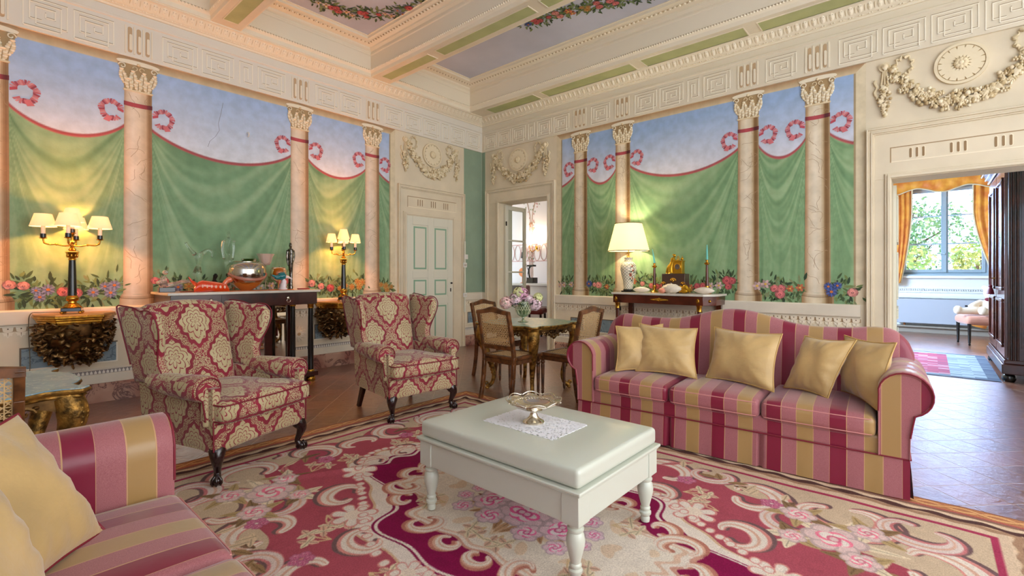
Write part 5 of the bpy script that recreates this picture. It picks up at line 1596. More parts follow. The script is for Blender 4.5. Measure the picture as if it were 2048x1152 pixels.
        for q in (-0.9, 0.0, 0.9, 3.14):
            a = math.atan2(-0.362, sx * 0.332) + q
            d = Vector((math.cos(a), math.sin(a), 0))
            b.tube([Vector(c) + d * 0.012 + Vector((0, 0, 0.028)), Vector(c) + d * 0.030 + Vector((0, 0, 0.012)), Vector(c) + d * 0.034 + Vector((0, 0, -0.008)), Vector(c) + d * 0.026 + Vector((0, 0, -0.024))], [0.010, 0.009, 0.008, 0.005], 7)
        b.build('claw_foot', M['blackfoot'], lg, smooth=60)
        b = MB(); b.beam((sx * 0.27, 0.29, 0.23), (sx * 0.29, 0.36, 0.0), 0.048, 0.048, w2=0.036, h2=0.036)
        b.build('leg', M['blackfoot'], t, bevel=0.004)
    return t
make_armchair('red and gold damask wing armchair nearest the camera, in front of the left console', (1.20, 3.735, 0), math.radians(19.3))
make_armchair('red and gold damask wing armchair farther back, in front of the closed door', (2.80, 3.853, 0), math.radians(-5.7))

# ================================================================ coffee table, doily, dish
def coffee_table():
    cx, cy = 2.01, 1.59; hx, hy = 0.37, 0.515
    t = thing('coffee_table', 'low cream painted coffee table with turned legs and a thick lid', 'table', (cx, cy, 0))
    W = M['whitepaint']
    b = MB(); b.rbox((0, 0, 0.457), (2 * hx, 2 * hy, 0.086), 0.022, 6); b.build('tabletop', W, t, smooth=50)
    b = MB()
    for z0, z1, e in ((0.398, 0.413, 0.016), (0.388, 0.398, 0.008)):
        b.box(-hx - e, hx + e, -hy - e, hy + e, z0, z1)
    b.build('lower_moulding', W, t, bevel=0.005, seg=3)
    b = MB(); b.box(-hx + 0.03, hx - 0.03, -hy + 0.005, -hy + 0.025, 0.262, 0.388); b.box(-hx + 0.03, hx - 0.03, hy - 0.025, hy - 0.005, 0.262, 0.388)
    b.box(-hx + 0.005, -hx + 0.025, -hy + 0.03, hy - 0.03, 0.262, 0.388); b.box(hx - 0.025, hx - 0.005, -hy + 0.03, hy - 0.03, 0.262, 0.388)
    b.build('apron', W, t, bevel=0.003)
    prof = [(0.0, 0.012), (0.022, 0.012), (0.024, 0.03), (0.020, 0.04), (0.030, 0.052), (0.030, 0.064), (0.022, 0.07), (0.026, 0.08), (0.026, 0.086), (0.021, 0.092), (0.028, 0.12), (0.038, 0.16), (0.041, 0.185), (0.036, 0.212), (0.029, 0.222), (0.036, 0.23), (0.036, 0.238), (0.028, 0.243), (0.034, 0.252), (0.034, 0.26), (0, 0.262)]
    for sx in (-1, 1):
        for sy in (-1, 1):
            x, y = sx * (hx - 0.043), sy * (hy - 0.043)
            b = MB(); b.box(x - 0.044, x + 0.044, y - 0.044, y + 0.044, 0.262, 0.388)
            lg = b.build('leg', W, t, bevel=0.003)
            b = MB(); b.lathe(prof, (x, y, 0), 24); b.build('turned_shaft', W, lg, smooth=50)
    return t
coffee_table()
b = MB()
L_, Wd = (1.86, 2.165), (1.365, 1.835)
N = 44; pts = []
def wav(t): return 0.006 * abs(math.sin(t * 40))
x0, x1 = L_; y0, y1 = Wd
for i in range(N): u = i / N; pts.append((x0 + (x1 - x0) * u, y0 - 0.006 * abs(math.sin(u * 30)) - (0.0)))
for i in range(N): u = i / N; pts.append((x1 + 0.006 * abs(math.sin(u * 40)), y0 + (y1 - y0) * u))
for i in range(N): u = i / N; pts.append((x1 - (x1 - x0) * u, y1 + 0.006 * abs(math.sin(u * 30))))
for i in range(N): u = i / N; pts.append((x0 - 0.006 * abs(math.sin(u * 40)), y1 - (y1 - y0) * u))
b.prism([(x - 2.01, y - 1.6) for x, y in pts], 0.5005, 0.5025, lambda a, c, h: (a, c, h - 0.5005))
tag(b.build('lace_doily', M['lace'], loc=(2.01, 1.6, 0.5005), smooth=0), 'white rectangular lace doily on the cream coffee table', 'doily')
t = thing('footed_dish', 'silver footed fruit dish with pierced scalloped rim on the lace doily', 'dish', (2.01, 1.604, 0.503))
b = MB(); b.lathe([(0.0, 0), (0.056, 0.0), (0.058, 0.006), (0.054, 0.010), (0.048, 0.014), (0.035, 0.02), (0.024, 0.034), (0.018, 0.05), (0.017, 0.066), (0.024, 0.074), (0, 0.076)], n=32)
b.build('foot', M['silver'], t, smooth=60)
b = MB(); rows = []
for r, z in ((0.0, 0.078), (0.04, 0.078), (0.07, 0.082), (0.085, 0.088), (0.10, 0.098), (0.115, 0.107), (0.13, 0.113), (0.138, 0.116), (0.138, 0.112), (0.12, 0.104), (0.10, 0.091), (0.07, 0.077), (0.03, 0.070), (0.0, 0.070)):
    rows.append([((r * (1 + (0.05 * math.cos(8 * a) if r > 0.09 else 0))) * math.cos(a), (r * (1 + (0.05 * math.cos(8 * a) if r > 0.09 else 0))) * math.sin(a), z + (0.005 * math.cos(8 * a) if r > 0.09 else 0)) for a in [2 * PI * k / 96 for k in range(96)]])
b.grid(rows, cv=True); b.build('bowl', M['silver'], t, smooth=60)
b = MB()
for k in range(8):
    a0 = 2 * PI * k / 8
    pts = [((0.142 + 0.008 * math.sin(PI * q / 8)) * math.cos(a0 + (q / 8 - 0.5) * 0.70), (0.142 + 0.008 * math.sin(PI * q / 8)) * math.sin(a0 + (q / 8 - 0.5) * 0.70), 0.117 + 0.014 * math.sin(PI * q / 8)) for q in range(9)]
    b.tube(pts, 0.003, 6)
    for q in range(5):
        a = a0 + (q - 2) * 0.15; r = 0.112
        b.tube([(r * math.cos(a) + 0.008 * math.cos(w), r * math.sin(a) + 0.008 * math.sin(w), 0.108) for w in [2 * PI * e / 8 for e in range(8)]], 0.0018, 5, True)
    b.ball((0.148 * math.cos(a0 + 0.39), 0.148 * math.sin(a0 + 0.39), 0.118), 0.005, 8, 5)
b.build('rim', M['silver'], t, smooth=60)
# ================================================================ cane chairs and gilded tables
def cane_panel(t, name, P, u0, u1, v0, v1, step=0.021):
    """woven cane with real holes: strips both ways plus diagonals"""
    b = MB(); w = 0.0021
    def strip(a, c, o=0.0):
        d = Vector((c[0] - a[0], c[1] - a[1])); l = d.length
        if l < 0.01: return
        n = Vector((-d.y, d.x)) / l * w
        b.add([P(a[0] + n.x, a[1] + n.y, o), P(c[0] + n.x, c[1] + n.y, o), P(c[0] - n.x, c[1] - n.y, o), P(a[0] - n.x, a[1] - n.y, o),
               P(a[0] + n.x, a[1] + n.y, o + 0.0016), P(c[0] + n.x, c[1] + n.y, o + 0.0016), P(c[0] - n.x, c[1] - n.y, o + 0.0016), P(a[0] - n.x, a[1] - n.y, o + 0.0016)],
              [(0, 1, 2, 3), (7, 6, 5, 4), (0, 4, 5, 1), (2, 6, 7, 3)])
    n = int((u1 - u0) / step)
    for i in range(n + 1):
        u = u0 + (u1 - u0) * i / n; strip((u, v0), (u, v1))
    n = int((v1 - v0) / step)
    for i in range(n + 1):
        v = v0 + (v1 - v0) * i / n; strip((u0, v), (u1, v), 0.0005)
    W, H = u1 - u0, v1 - v0; n = int((W + H) / (step * 1.5))
    for i in range(1, n):
        d = (W + H) * i / n
        a = (u0 + min(d, W), v0 + max(0, d - W)); c = (u0 + max(0, d - H), v0 + min(d, H)); strip(a, c, 0.001)
        a = (u1 - min(d, W), v0 + max(0, d - W)); c = (u1 - max(0, d - H), v0 + min(d, H)); strip(a, c, 0.0014)
    return b.build(name, M['cane'], t, smooth=0)
def make_cane_chair(label, loc, rz, group):
    t = thing('cane_chair', label, 'chair', loc, rz, group)
    W = M['walnut']
    hw = 0.205
    def bp(x, z, o=0): # rear posts rake backwards
        return (x, 0.20 + (0.10 * ((z - 0.46) / 0.5) ** 1.3 if z > 0.46 else -0.0 + 0.06 * ((0.46 - z) / 0.46) ** 2) - o, z)
    for sx in (-1, 1):
        b = MB()
        pts = [bp(sx * hw, z) for z in (0.0, 0.12, 0.25, 0.40, 0.46, 0.55, 0.68, 0.80, 0.925)]
        for p, q in zip(pts[:-1], pts[1:]): b.beam(p, q, 0.034, 0.040)
        b.build('rear_post', W, t, bevel=0.004)
        b = MB(); x = sx * 0.20
        b.box(x - 0.024, x + 0.024, -0.224, -0.176, 0.395, 0.46)
        b.lathe([(0.008, 0.0), (0.013, 0.02), (0.016, 0.05), (0.012, 0.06), (0.018, 0.068), (0.015, 0.08), (0.021, 0.33), (0.017, 0.345), (0.024, 0.355), (0.024, 0.37), (0.018, 0.378), (0.024, 0.395)], (x, -0.20, 0), 14)
        b.build('leg', W, t, smooth=40)
    # shaped crest rail and lower rail
    b = MB(); n = 16; rows = []
    for i in range(n + 1):
        u = -1 + 2 * i / n; x = u * (hw + 0.018)
        h = 0.945 + 0.032 * math.exp(-(u / 0.42) ** 2) - 0.012 * abs(u) ** 3
        y = bp(0, 0.93)[1]
        lo = 0.895 + 0.022 * math.exp(-(u / 0.5) ** 2)
        rows.append([(x, y - 0.016, lo), (x, y - 0.016, h - 0.006), (x, y - 0.006, h), (x, y + 0.006, h), (x, y + 0.016, h - 0.006), (x, y + 0.016, lo)])
    b.grid(rows, cv=True); b.poly(rows[0]); b.poly(rows[-1]); b.build('crest_rail', W, t, smooth=50)
    b = MB(); b.beam(bp(-hw, 0.555), bp(hw, 0.555), 0.028, 0.045); b.build('lower_rail', W, t, bevel=0.004)
    cane_panel(t, 'cane_back', lambda u, v, o: bp(u, v, o), -hw + 0.018, hw - 0.018, 0.575, 0.905)
    # seat frame
    b = MB()
    b.box(-0.235, 0.235, -0.235, -0.18, 0.435, 0.468); b.box(-0.225, 0.225, 0.16, 0.215, 0.435, 0.468)
    b.box(-0.235, -0.18, -0.18, 0.16, 0.435, 0.468); b.box(0.18, 0.235, -0.18, 0.16, 0.435, 0.468)
    b.box(-0.2, 0.2, -0.214, -0.192, 0.385, 0.435); b.box(-0.2, 0.2, 0.185, 0.205, 0.385, 0.435); b.box(-0.211, -0.192, -0.19, 0.19, 0.385, 0.435); b.box(0.192, 0.211, -0.19, 0.19, 0.385, 0.435)
    b.build('seat_frame', W, t, bevel=0.007, seg=3)
    cane_panel(t, 'cane_seat', lambda u, v, o: (u, v, 0.460 + o), -0.182, 0.182, -0.182, 0.162)
    return t
CG = 'cane chairs around the gilded table'
make_cane_chair('cane backed walnut chair on the left side of the gilded table, back to the camera', (3.80, 3.33, 0), math.radians(90), CG)
make_cane_chair('cane chair tucked behind the gilded table next to the corner', (4.50, 4.16, 0), math.radians(0), CG)
make_cane_chair('cane chair on the right side of the gilded table beside the sofa arm', (4.28, 2.93, 0), math.radians(180), CG)
make_cane_chair('cane chair back cropped by the left photo edge behind the gold cushion', (-0.07, 3.0, 0), math.radians(180), None)

def serp(h, d=0.07, n=14):
    """serpentine square outline with eared corners"""
    pts = []
    for k in range(4):
        a = k * PI / 2
        for i in range(n):
            u = -1 + 2 * i / n
            off = h - d * math.exp(-((abs(u) - 0.62) / 0.2) ** 2) - 0.02 * math.exp(-(u / 0.25) ** 2) * 0
            x, y = off, u * h
            # round the ear
            if abs(u) > 0.86: x = off - 0.05 * ((abs(u) - 0.86) / 0.14) ** 2; y = math.copysign(h * (0.86 + (abs(u) - 0.86) * 0.7), u)
            pts.append((x * math.cos(a) - y * math.sin(a), x * math.sin(a) + y * math.cos(a)))
    return pts
def gilded_table(label, loc, rz, h, topm, H=0.76):
    t = thing('gilded_table', label, 'table', loc, rz)
    o = serp(h)
    sc = lambda k: [(x * k, y * k) for x, y in o]
    Z = lambda a, c, z: (a, c, z)
    b = MB(); b.prism(sc(0.985), H - 0.010, H, Z); b.build('table_top', topm, t, smooth=30)
    b = MB()
    rows = []
    for k, z in ((0.90, H - 0.052), (0.955, H - 0.050), (0.97, H - 0.042), (0.955, H - 0.034), (0.985, H - 0.028), (1.0, H - 0.016), (0.995, H - 0.006), (0.98, H - 0.004)):
        rows.append([(x * k, y * k, z) for x, y in o])
    b.grid(rows, cv=True); b.poly(rows[0]); b.build('top_moulding', M['oldgold'], t, smooth=50)
    # carved apron: shaped with leafy lumps
    rnd = random.Random(3)
    for k in range(4):
        R = Matrix.Rotation(k * PI / 2, 3, 'Z'); b = MB()
        y = h * 0.80
        pts = []
        for i in range(21):
            u = -1 + 2 * i / 20; pts.append((u * h * 0.74, H - 0.075 - 0.05 * math.exp(-(u / 0.3) ** 2) - 0.06 * abs(u) ** 4))
        out = pts + [(h * 0.74, H - 0.05), (-h * 0.74, H - 0.05)]
        b.prism(out, -y - 0.012, -y + 0.012, lambda a, c, q: tuple(R @ Vector((a, q, c))))
        for i in range(34):
            u = rnd.gauss(0, 0.33); u = max(-0.9, min(0.9, u))
            z = H - 0.075 - rnd.uniform(0, 0.085) * math.exp(-(u / 0.4) ** 2)
            b.ball(R @ Vector((u * h * 0.74, -y - 0.012 + rnd.uniform(-0.008, 0.004), z)), (rnd.uniform(0.012, 0.028), 0.016, rnd.uniform(0.01, 0.022)), 7, 4)
        for sg in (-1, 1):
            pts = [R @ Vector((sg * h * (0.40 + 0.10 * math.cos(q * 0.6) * (1 - q / 14)), -y - 0.016, H - 0.10 + 0.03 * math.sin(q * 0.6) * (1 - q / 14))) for q in range(12)]
            b.tube(pts, 0.008, 6)
        b.build('carved_apron', M['darkgold'], t, smooth=50)
    for k in range(4):
        a = k * PI / 2 + PI / 4; d = Vector((math.cos(a), math.sin(a), 0)); r0 = h * 1.06
        pts = [(r0 * 1.02, H - 0.05), (r0 * 1.08, H - 0.13), (r0 * 1.04, H - 0.24), (r0 * 0.90, H - 0.42), (r0 * 0.80, H - 0.58), (r0 * 0.82, 0.08), (r0 * 0.90, 0.035), (r0 * 0.96, 0.03)]
        rs = [0.062, 0.066, 0.052, 0.036, 0.024, 0.022, 0.024, 0.018]
        sp = smooth_path([(d * p[0] + Vector((0, 0, p[1]))) for p in pts], 4)
        rr = [float(x) for x in np.interp(np.linspace(0, 1, len(sp)), np.linspace(0, 1, len(rs)), rs)]
        b = MB(); b.tube(sp, rr, 12)
        s = d.cross(Vector((0, 0, 1)))
        for q in range(16):   # carved acanthus on the knee
            z = H - 0.08 - q * 0.024; i = min(len(sp) - 1, int((H - z) / H * len(sp)))
            for sg in (-1, 1):
                b.ball(sp[i] + d * rr[i] * 0.85 + s * sg * 0.014 * (1 - q / 22), (0.011, 0.011, 0.016), 7, 4)
        lg = b.build('leg', M['oldgold'], t, smooth=60)
        b = MB()
        b.tube([d * (r0 * 0.96 + 0.022 * math.cos(q * 0.55) * (1 - q / 16)) + Vector((0, 0, 0.052 + 0.03 * math.sin(q * 0.55) * (1 - q / 16))) for q in range(13)], 0.010, 8)
        b.lathe([(0, 0), (0.022, 0.0), (0.026, 0.01), (0.018, 0.022), (0, 0.024)], d * (r0 * 0.95), 12)
        b.build('scroll_foot', M['oldgold'], lg, smooth=60)
    return t
gilded_table('square gilded table with serpentine green top between three cane chairs', (4.25, 3.47, 0), 0.0, 0.47, M['top_green'])
gilded_table('gilded rococo table with pale blue top at the left photo edge', (-0.03, 3.66, 0), math.radians(4), 0.45, M['top_blue'], 0.72)

# vase and hydrangeas on the green top
tv = thing('vase', 'cut glass footed vase with green lower half on the gilded table', 'vase', (4.17, 3.48, 0.7605))
b = MB(); b.lathe([(0.0, 0.0), (0.062, 0.0), (0.062, 0.006), (0.03, 0.014), (0.014, 0.028), (0.013, 0.045), (0.03, 0.058), (0.068, 0.085), (0.088, 0.13), (0.092, 0.18), (0.086, 0.235), (0.082, 0.235), (0.086, 0.18), (0.082, 0.13), (0.06, 0.088), (0, 0.07)], n=32)
b.build('vase_body', mat('cut green glass', (128, 150, 104), 0.06, trans=0.6, coat=0.4), tv, smooth=60)
b = MB()
for k in range(20):
    for sg in (-1, 1):
        pts = []
        for q in range(9):
            z = 0.135 + 0.095 * q / 8; r = 0.0895 + 0.003 * math.sin((z - 0.13) * 20)
            a = 2 * PI * k / 20 + sg * q * 0.075; pts.append((r * math.cos(a), r * math.sin(a), z))
        b.tube(pts, 0.0018, 4)
for k in range(12):
    a = 2 * PI * k / 12; b.tube([(0.0715 * math.cos(a), 0.0715 * math.sin(a), 0.09), (0.091 * math.cos(a), 0.091 * math.sin(a), 0.13), (0.094 * math.cos(a + 0.1), 0.094 * math.sin(a + 0.1), 0.15)], 0.002, 4)
b.build('cut_lattice', mat('cut glass lines', (226, 220, 190), 0.2, coat=0.5), tv, smooth=60)
tf = thing('bouquet', 'pink and cream hydrangea bouquet in the cut glass vase', 'flowers', (4.17, 3.48, 0.85))
rnd = random.Random(8)
heads = [((0.02, 0.12, 0.235), 0.075, (222, 206, 170)), ((-0.11, 0.10, 0.16), 0.085, (236, 200, 200)), ((-0.04, -0.02, 0.26), 0.07, (226, 180, 204)), ((0.10, -0.13, 0.15), 0.085, (232, 214, 220)), ((0.04, -0.20, 0.20), 0.06, (214, 214, 160)), ((-0.12, 0.02, 0.14), 0.07, (240, 206, 206)), ((0.12, 0.05, 0.2), 0.07, (234, 196, 206))]
# offsets laid along the view so the heads spread sideways
RT = Vector((0.6586, -0.7525, 0))
HD = [(-0.165, 0.13, 0.075, (240, 200, 196)), (-0.10, 0.17, 0.078, (236, 206, 214)), (-0.05, 0.245, 0.065, (214, 214, 160)), (0.01, 0.235, 0.075, (230, 176, 200)), (0.15, 0.12, 0.085, (236, 204, 214)), (0.175, 0.19, 0.055, (220, 222, 160)), (0.06, 0.16, 0.06, (238, 216, 220))]
for q, (sx, z, r, c) in enumerate(HD):
    b = MB(); ctr = RT * sx + Vector((rnd.uniform(-0.04, 0.02), rnd.uniform(-0.04, 0.02), z))
    for i in range(150):
        v = Vector((rnd.gauss(0, 1), rnd.gauss(0, 1), rnd.gauss(0, 1))).normalized()
        p = ctr + v * r * rnd.uniform(0.86, 1.0)
        a = v.cross(Vector((0, 0, 1))); a = a.normalized() if a.length > 0.01 else Vector((1, 0, 0)); bb = v.cross(a)
        cc = sh(c, rnd.uniform(0.86, 1.08)); s = 0.013; ph = rnd.random()
        for k in range(4):
            w = ph + k * PI / 2; e = a * math.cos(w) + bb * math.sin(w); f = a * math.cos(w + 0.8) + bb * math.sin(w + 0.8); g = a * math.cos(w - 0.8) + bb * math.sin(w - 0.8)
            b.poly([p, p + g * s * 0.8 + v * 0.002, p + e * s * 1.4 - v * 0.002, p + f * s * 0.8 + v * 0.002], cc)
    b.build('flower_head', M['petal'], tf, smooth=0)
    b = MB(); b.tube([ctr * 0.8, ctr * 0.3 + Vector((0, 0, 0.02)), Vector((RT.x * sx * 0.15, RT.y * sx * 0.15, -0.02))], 0.004, 6); b.build('stem', M['leafgreen'], tf)
for i in range(16):
    a = rnd.uniform(0, 6.28); d = Vector((math.cos(a), math.sin(a), rnd.uniform(0.0, 0.8))).normalized(); l = rnd.uniform(0.07, 0.12)
    o_ = Vector((0, 0, 0.10)) + d * 0.06; s = d.cross(Vector((0, 0, 1))).normalized()
    b = MB(); rows = []
    for k in range(6):
        u = k / 5; w = 0.028 * math.sin(PI * (0.08 + 0.92 * u)) + 0.001
        c = o_ + d * l * u + Vector((0, 0, -0.04 * u * u))
        rows.append([c - s * w, c - Vector((0, 0, 0.006)), c + s * w])
    b.grid(rows); b.build('leaf', M['leafgreen'], tf, smooth=60)

# ================================================================ candelabra lamps on gilded brackets
def bracket(label, x, seed):
    y = YL - 0.037
    t = thing('wall_bracket', label, 'shelf', (x, y, 0.42), 0, 'gilded carved wall brackets')
    def outl(k, dy=0): return [(-0.29 * k, 0), (-0.29 * k, -0.20 * k), (-0.17 * k, -0.40 * k), (0.17 * k, -0.40 * k), (0.29 * k, -0.20 * k), (0.29 * k, 0)]
    Z = lambda a, c, z: (a, c, z)
    b = MB(); b.prism(outl(1.0), 0.495, 0.51, Z); b.build('shelf_top', mat('gilded shelf top', (214, 158, 92), 0.3, metal=0.4), t, bevel=0.003)
    b = MB()
    for k, z0, z1 in ((1.02, 0.472, 0.495), (0.97, 0.452, 0.472), (0.93, 0.425, 0.452), (0.88, 0.412, 0.425)): b.prism(outl(k), z0, z1, Z)
    b.build('shelf_moulding', M['gold'], t, bevel=0.006, seg=3)
    rnd = random.Random(seed); b = MB(); rows = []
    N = 40
    for i in range(15):
        v = i / 14; r = 0.275 * math.sqrt(max(0.0, 1 - (v * 0.985) ** 2.2)) ** 0.9
        z = 0.412 - 0.40 * v
        rows.append([((r * (1 + 0.03 * math.sin(v * 17 + k * 1.3))) * math.cos(PI + PI * k / N) * 1.0, (r * 1.30) * math.sin(PI + PI * k / N) * 0.98, z) for k in range(N + 1)])
    b.grid(rows); b.poly([r_[0] for r_ in rows] + [r_[-1] for r_ in rows[::-1]])
    b.build('bowl', M['darkgold'], t, smooth=60)
    b = MB()
    for i in range(230):
        v = rnd.uniform(0.02, 0.97); a = PI + PI * rnd.uniform(0.02, 0.98)
        r = 0.275 * math.sqrt(max(0.0, 1 - (v * 0.985) ** 2.2)) ** 0.9
        p = Vector((r * math.cos(a), r * 1.32 * math.sin(a), 0.412 - 0.40 * v)); n = Vector((math.cos(a), math.sin(a), -v * 0.8)).normalized()
        if p.y > -0.02: p.y = -0.02
        tn = Vector((-math.sin(a), math.cos(a), 0)); bi = n.cross(tn); w = rnd.uniform(0, 6.28); l = rnd.uniform(0.03, 0.048)
        d = tn * math.cos(w) + bi * math.sin(w); e = n.cross(d)
        pts = [p + n * 0.008, p + n * 0.030 + d * l * 0.4, p + n * 0.036 + d * l * 0.8 + e * 0.006, p + n * 0.018 + d * l * 1.15 + e * 0.014]
        b.tube(pts, [0.014, 0.024, 0.019, 0.006], 7, flat=0.45)
    b.build('carved_leaves', M['darkgold'], t, smooth=60)
    return t
bracket('gilded carved wall bracket at far left under the five shade candelabra lamp', 0.69, 4)
bracket('gilded carved wall bracket between the left console and the farther armchair', 3.43, 9)

def candelabra(label, loc, rot, ar=0.20, sr=0.094, cr=0.088):
    t = thing('candelabra_lamp', label, 'lamp', loc, rot, 'candelabra lamps on the wall brackets')
    G = M['gold']
    b = MB()
    b.prism([(0.085 * math.cos(PI / 4 + k * PI / 2) * 1.2, 0.085 * math.sin(PI / 4 + k * PI / 2) * 1.2) for k in range(4)], 0.022, 0.055, lambda a, c, z: (a, c, z))
    b.build('plinth', M['black'], t, bevel=0.004)
    b = MB()
    for k in range(4):
        a = PI / 4 + k * PI / 2; b.ball((0.09 * math.cos(a), 0.09 * math.sin(a), 0.012), (0.016, 0.016, 0.012), 8, 5)
    b.lathe([(0.0, 0.055), (0.07, 0.055), (0.072, 0.062), (0.06, 0.075), (0.05, 0.09), (0.034, 0.10), (0.032, 0.115), (0.046, 0.125), (0.05, 0.145), (0.040, 0.165), (0.034, 0.17), (0.0, 0.172)], n=24)
    b.build('base', G, t, smooth=50)
    b = MB(); b.lathe([(0.0, 0.17), (0.034, 0.17), (0.029, 0.40), (0.025, 0.51), (0, 0.51)], n=24); b.build('column', M['black'], t, smooth=50)
    b = MB(); b.lathe([(0, 0.505), (0.028, 0.505), (0.03, 0.515), (0.026, 0.52), (0.034, 0.545), (0.048, 0.575), (0.05, 0.58), (0, 0.582)], n=20)
    for k in range(8):
        a = k * PI / 4; b.ball((0.036 * math.cos(a), 0.036 * math.sin(a), 0.55), (0.008, 0.008, 0.022), 7, 5)
    b.box(-0.045, 0.045, -0.045, 0.045, 0.58, 0.592)
    b.lathe([(0.022, 0.592), (0.03, 0.605), (0.016, 0.625), (0.012, 0.66), (0.02, 0.675), (0.01, 0.69), (0.012, 0.74), (0.018, 0.75), (0.012, 0.76)], n=16)
    b.build('capital', G, t, smooth=50)
    def light(p, k, zc):
        hd = MB(); hd.lathe([(0.008, 0), (0.026, 0.004), (0.030, 0.01), (0.014, 0.014)], p, 14); hd.build('drip_pan', G, t, smooth=50)
        s = MB(); s.lathe([(0.0, 0.014), (0.022, 0.014), (0.022, 0.048), (0, 0.048)], p, 14); s.build('candle_socket', M['black'], t, smooth=50)
        c = MB(); c.lathe([(0.0, 0.048), (0.0155, 0.048), (0.0155, 0.048 + zc), (0, 0.05 + zc)], p, 14); c.build('candle_sleeve', M['candlewhite'], t, smooth=50)
        z0 = p[2] + 0.048 + zc - 0.02
        h = 0.118 if k else 0.13; r0, r1 = (sr, sr * 0.64) if k else (cr, cr * 0.56)
        s = MB(); N = 36
        P = [[(p[0] + r * (1 + 0.012 * (q % 2)) * math.cos(2 * PI * q / N), p[1] + r * (1 + 0.012 * (q % 2)) * math.sin(2 * PI * q / N), z0 + z) for q in range(N)] for r, z in ((r0, 0), (r1, h), (r1 - 0.0015, h), (r0 - 0.0015, 0))]
        s.grid(P, cu=True, cv=True)
        s.build('lamp_shade', M['shade_small'], t, smooth=60)
        bl = MB(); bl.ball((p[0], p[1], z0 + 0.035), (0.011, 0.011, 0.018), 8, 6); bl.build('bulb', M['bulb'], t)
        plight((p[0], p[1], z0 + 0.055), LAMP_W, (1.0, 0.35, 0.08), t, 0.02)
    for k in range(4):
        a = k * PI / 2; d = Vector((math.cos(a), math.sin(a), 0))
        pts = [Vector((0, 0, 0.645)) + d * 0.01, Vector((0, 0, 0.64)) + d * 0.06, Vector((0, 0, 0.652)) + d * ar * 0.55, Vector((0, 0, 0.65)) + d * ar * 0.8, Vector((0, 0, 0.665)) + d * ar * 0.96, Vector((0, 0, 0.70)) + d * ar]
        b = MB(); b.tube(smooth_path(pts, 5), 0.007, 8)
        b.ball(pts[2], 0.011, 8, 5); b.ball(pts[4], 0.010, 8, 5)
        b.build('arm', G, t, smooth=60)
        light(d * ar + Vector((0, 0, 0.70)), 1, 0.085)
    light(Vector((0, 0, 0.755)), 0, 0.085)
    return t
LAMP_W = 16.0
M['bulb'] = mat('lit bulb', (255, 220, 160), 0.4, emit=(255, 200, 130), estr=12)
candelabra('tall candelabra lamp with five lit shades on the left wall bracket', (0.655, 6.12, 0.9305), math.radians(-14))
candelabra('farther candelabra lamp lit between two painted columns by the armchair', (3.44, 6.12, 0.9305), math.radians(-27), 0.155, 0.073, 0.082)
b = MB(); b.tube(smooth_path([(0.60, 6.25, 0.94), (0.45, 6.22, 0.945), (0.385, 6.29, 0.93), (0.375, 6.325, 0.80), (0.385, 6.33, 0.5), (0.38, 6.335, 0.3), (0.37, 6.335, 0.05)], 6), 0.004, 6)
tag(b.build('lamp_cord', M['cord'], smooth=60), 'thin lamp cord hanging down the left wall from the gilded bracket', 'cord')
# ================================================================ left console with mirror back
TC = 1.115
t = thing('console_table', 'tall dark mahogany console with black columns and white marble top on the left wall', 'console', (2.085, 5.99, 0))
W = 0.785
b = MB(); b.box(-W, W, -0.34, 0.33, TC - 0.028, TC); b.build('marble_top', M['marble_w'], t, bevel=0.005)
b = MB(); b.box(-W + 0.03, W - 0.03, -0.31, 0.33, TC - 0.175, TC - 0.028); b.build('frieze', M['mahog'], t, bevel=0.003)
b = MB(); b.box(-0.30, 0.30, -0.314, -0.31, TC - 0.165, TC - 0.04); b.box(0.52, 0.524, -0.3125, -0.31, TC - 0.165, TC - 0.035)
dr = b.build('drawer', M['mahog'], t, bevel=0.002)
for x in (-0.40, 0.40):
    b = MB(); b.ball((x, -0.318, TC - 0.09), (0.02, 0.01, 0.02), 12, 6)
    b.tube([(x + 0.021 * math.cos(a), -0.328, TC - 0.122 + 0.021 * math.sin(a)) for a in [2 * PI * k / 14 for k in range(14)]], 0.003, 6, True)
    b.build('ring_pull', M['silver'], dr)
b = MB(); b.box(-W + 0.02, W - 0.02, -0.32, 0.33, 0.06, 0.115); b.build('plinth', M['mahog'], t, bevel=0.004)
for x in (-0.70, 0.70):
    for y in (-0.255, 0.235):
        b = MB(); b.lathe([(0, 0.0), (0.05, 0.0), (0.056, 0.02), (0.05, 0.045), (0.036, 0.06), (0, 0.06)], (x, y, 0), 18); b.build('foot', M['gold'], t, smooth=50)
        b = MB(); b.lathe([(0.034, 0.115), (0.034, 0.4), (0.029, 0.90), (0.029, 0.905)], (x, y, 0), 20); cc = b.build('column', M['black'], t, smooth=50)
        b = MB(); b.lathe([(0.029, 0.885), (0.036, 0.89), (0.036, 0.925), (0.04, 0.93), (0.04, 0.94)], (x, y, 0), 20); b.build('column_capital', M['gold'], cc, smooth=50)
        b = MB(); b.lathe([(0.042, 0.1155), (0.042, 0.125), (0.035, 0.135)], (x, y, 0), 20); b.build('column_ring', M['gold'], cc, smooth=50)
for x in (-0.70, -0.42, 0.42, 0.70):
    b = MB(); b.box(x - 0.045, x + 0.045, 0.285, 0.325, 0.115, TC - 0.175); b.build('pilaster', M['mahog'], t, bevel=0.003)
b = MB(); b.box(-0.66, 0.375, 0.312, 0.318, 0.115, TC - 0.175); b.box(0.465, 0.66, 0.312, 0.318, 0.115, TC - 0.175)
b = MB(); b.box(-0.655, 0.655, 0.300, 0.306, 0.115, TC - 0.175)
b.build('mirror_back', M['mirror'], t, smooth=0)

def onL(u, y=5.95):    # x on the left console for an image column at depth line y (measured once)
    tt = (u - 1024) / 953.0
    return y * (0.7525 + tt * 0.6586) / (0.6586 - tt * 0.7525)
Z0 = TC + 0.0005
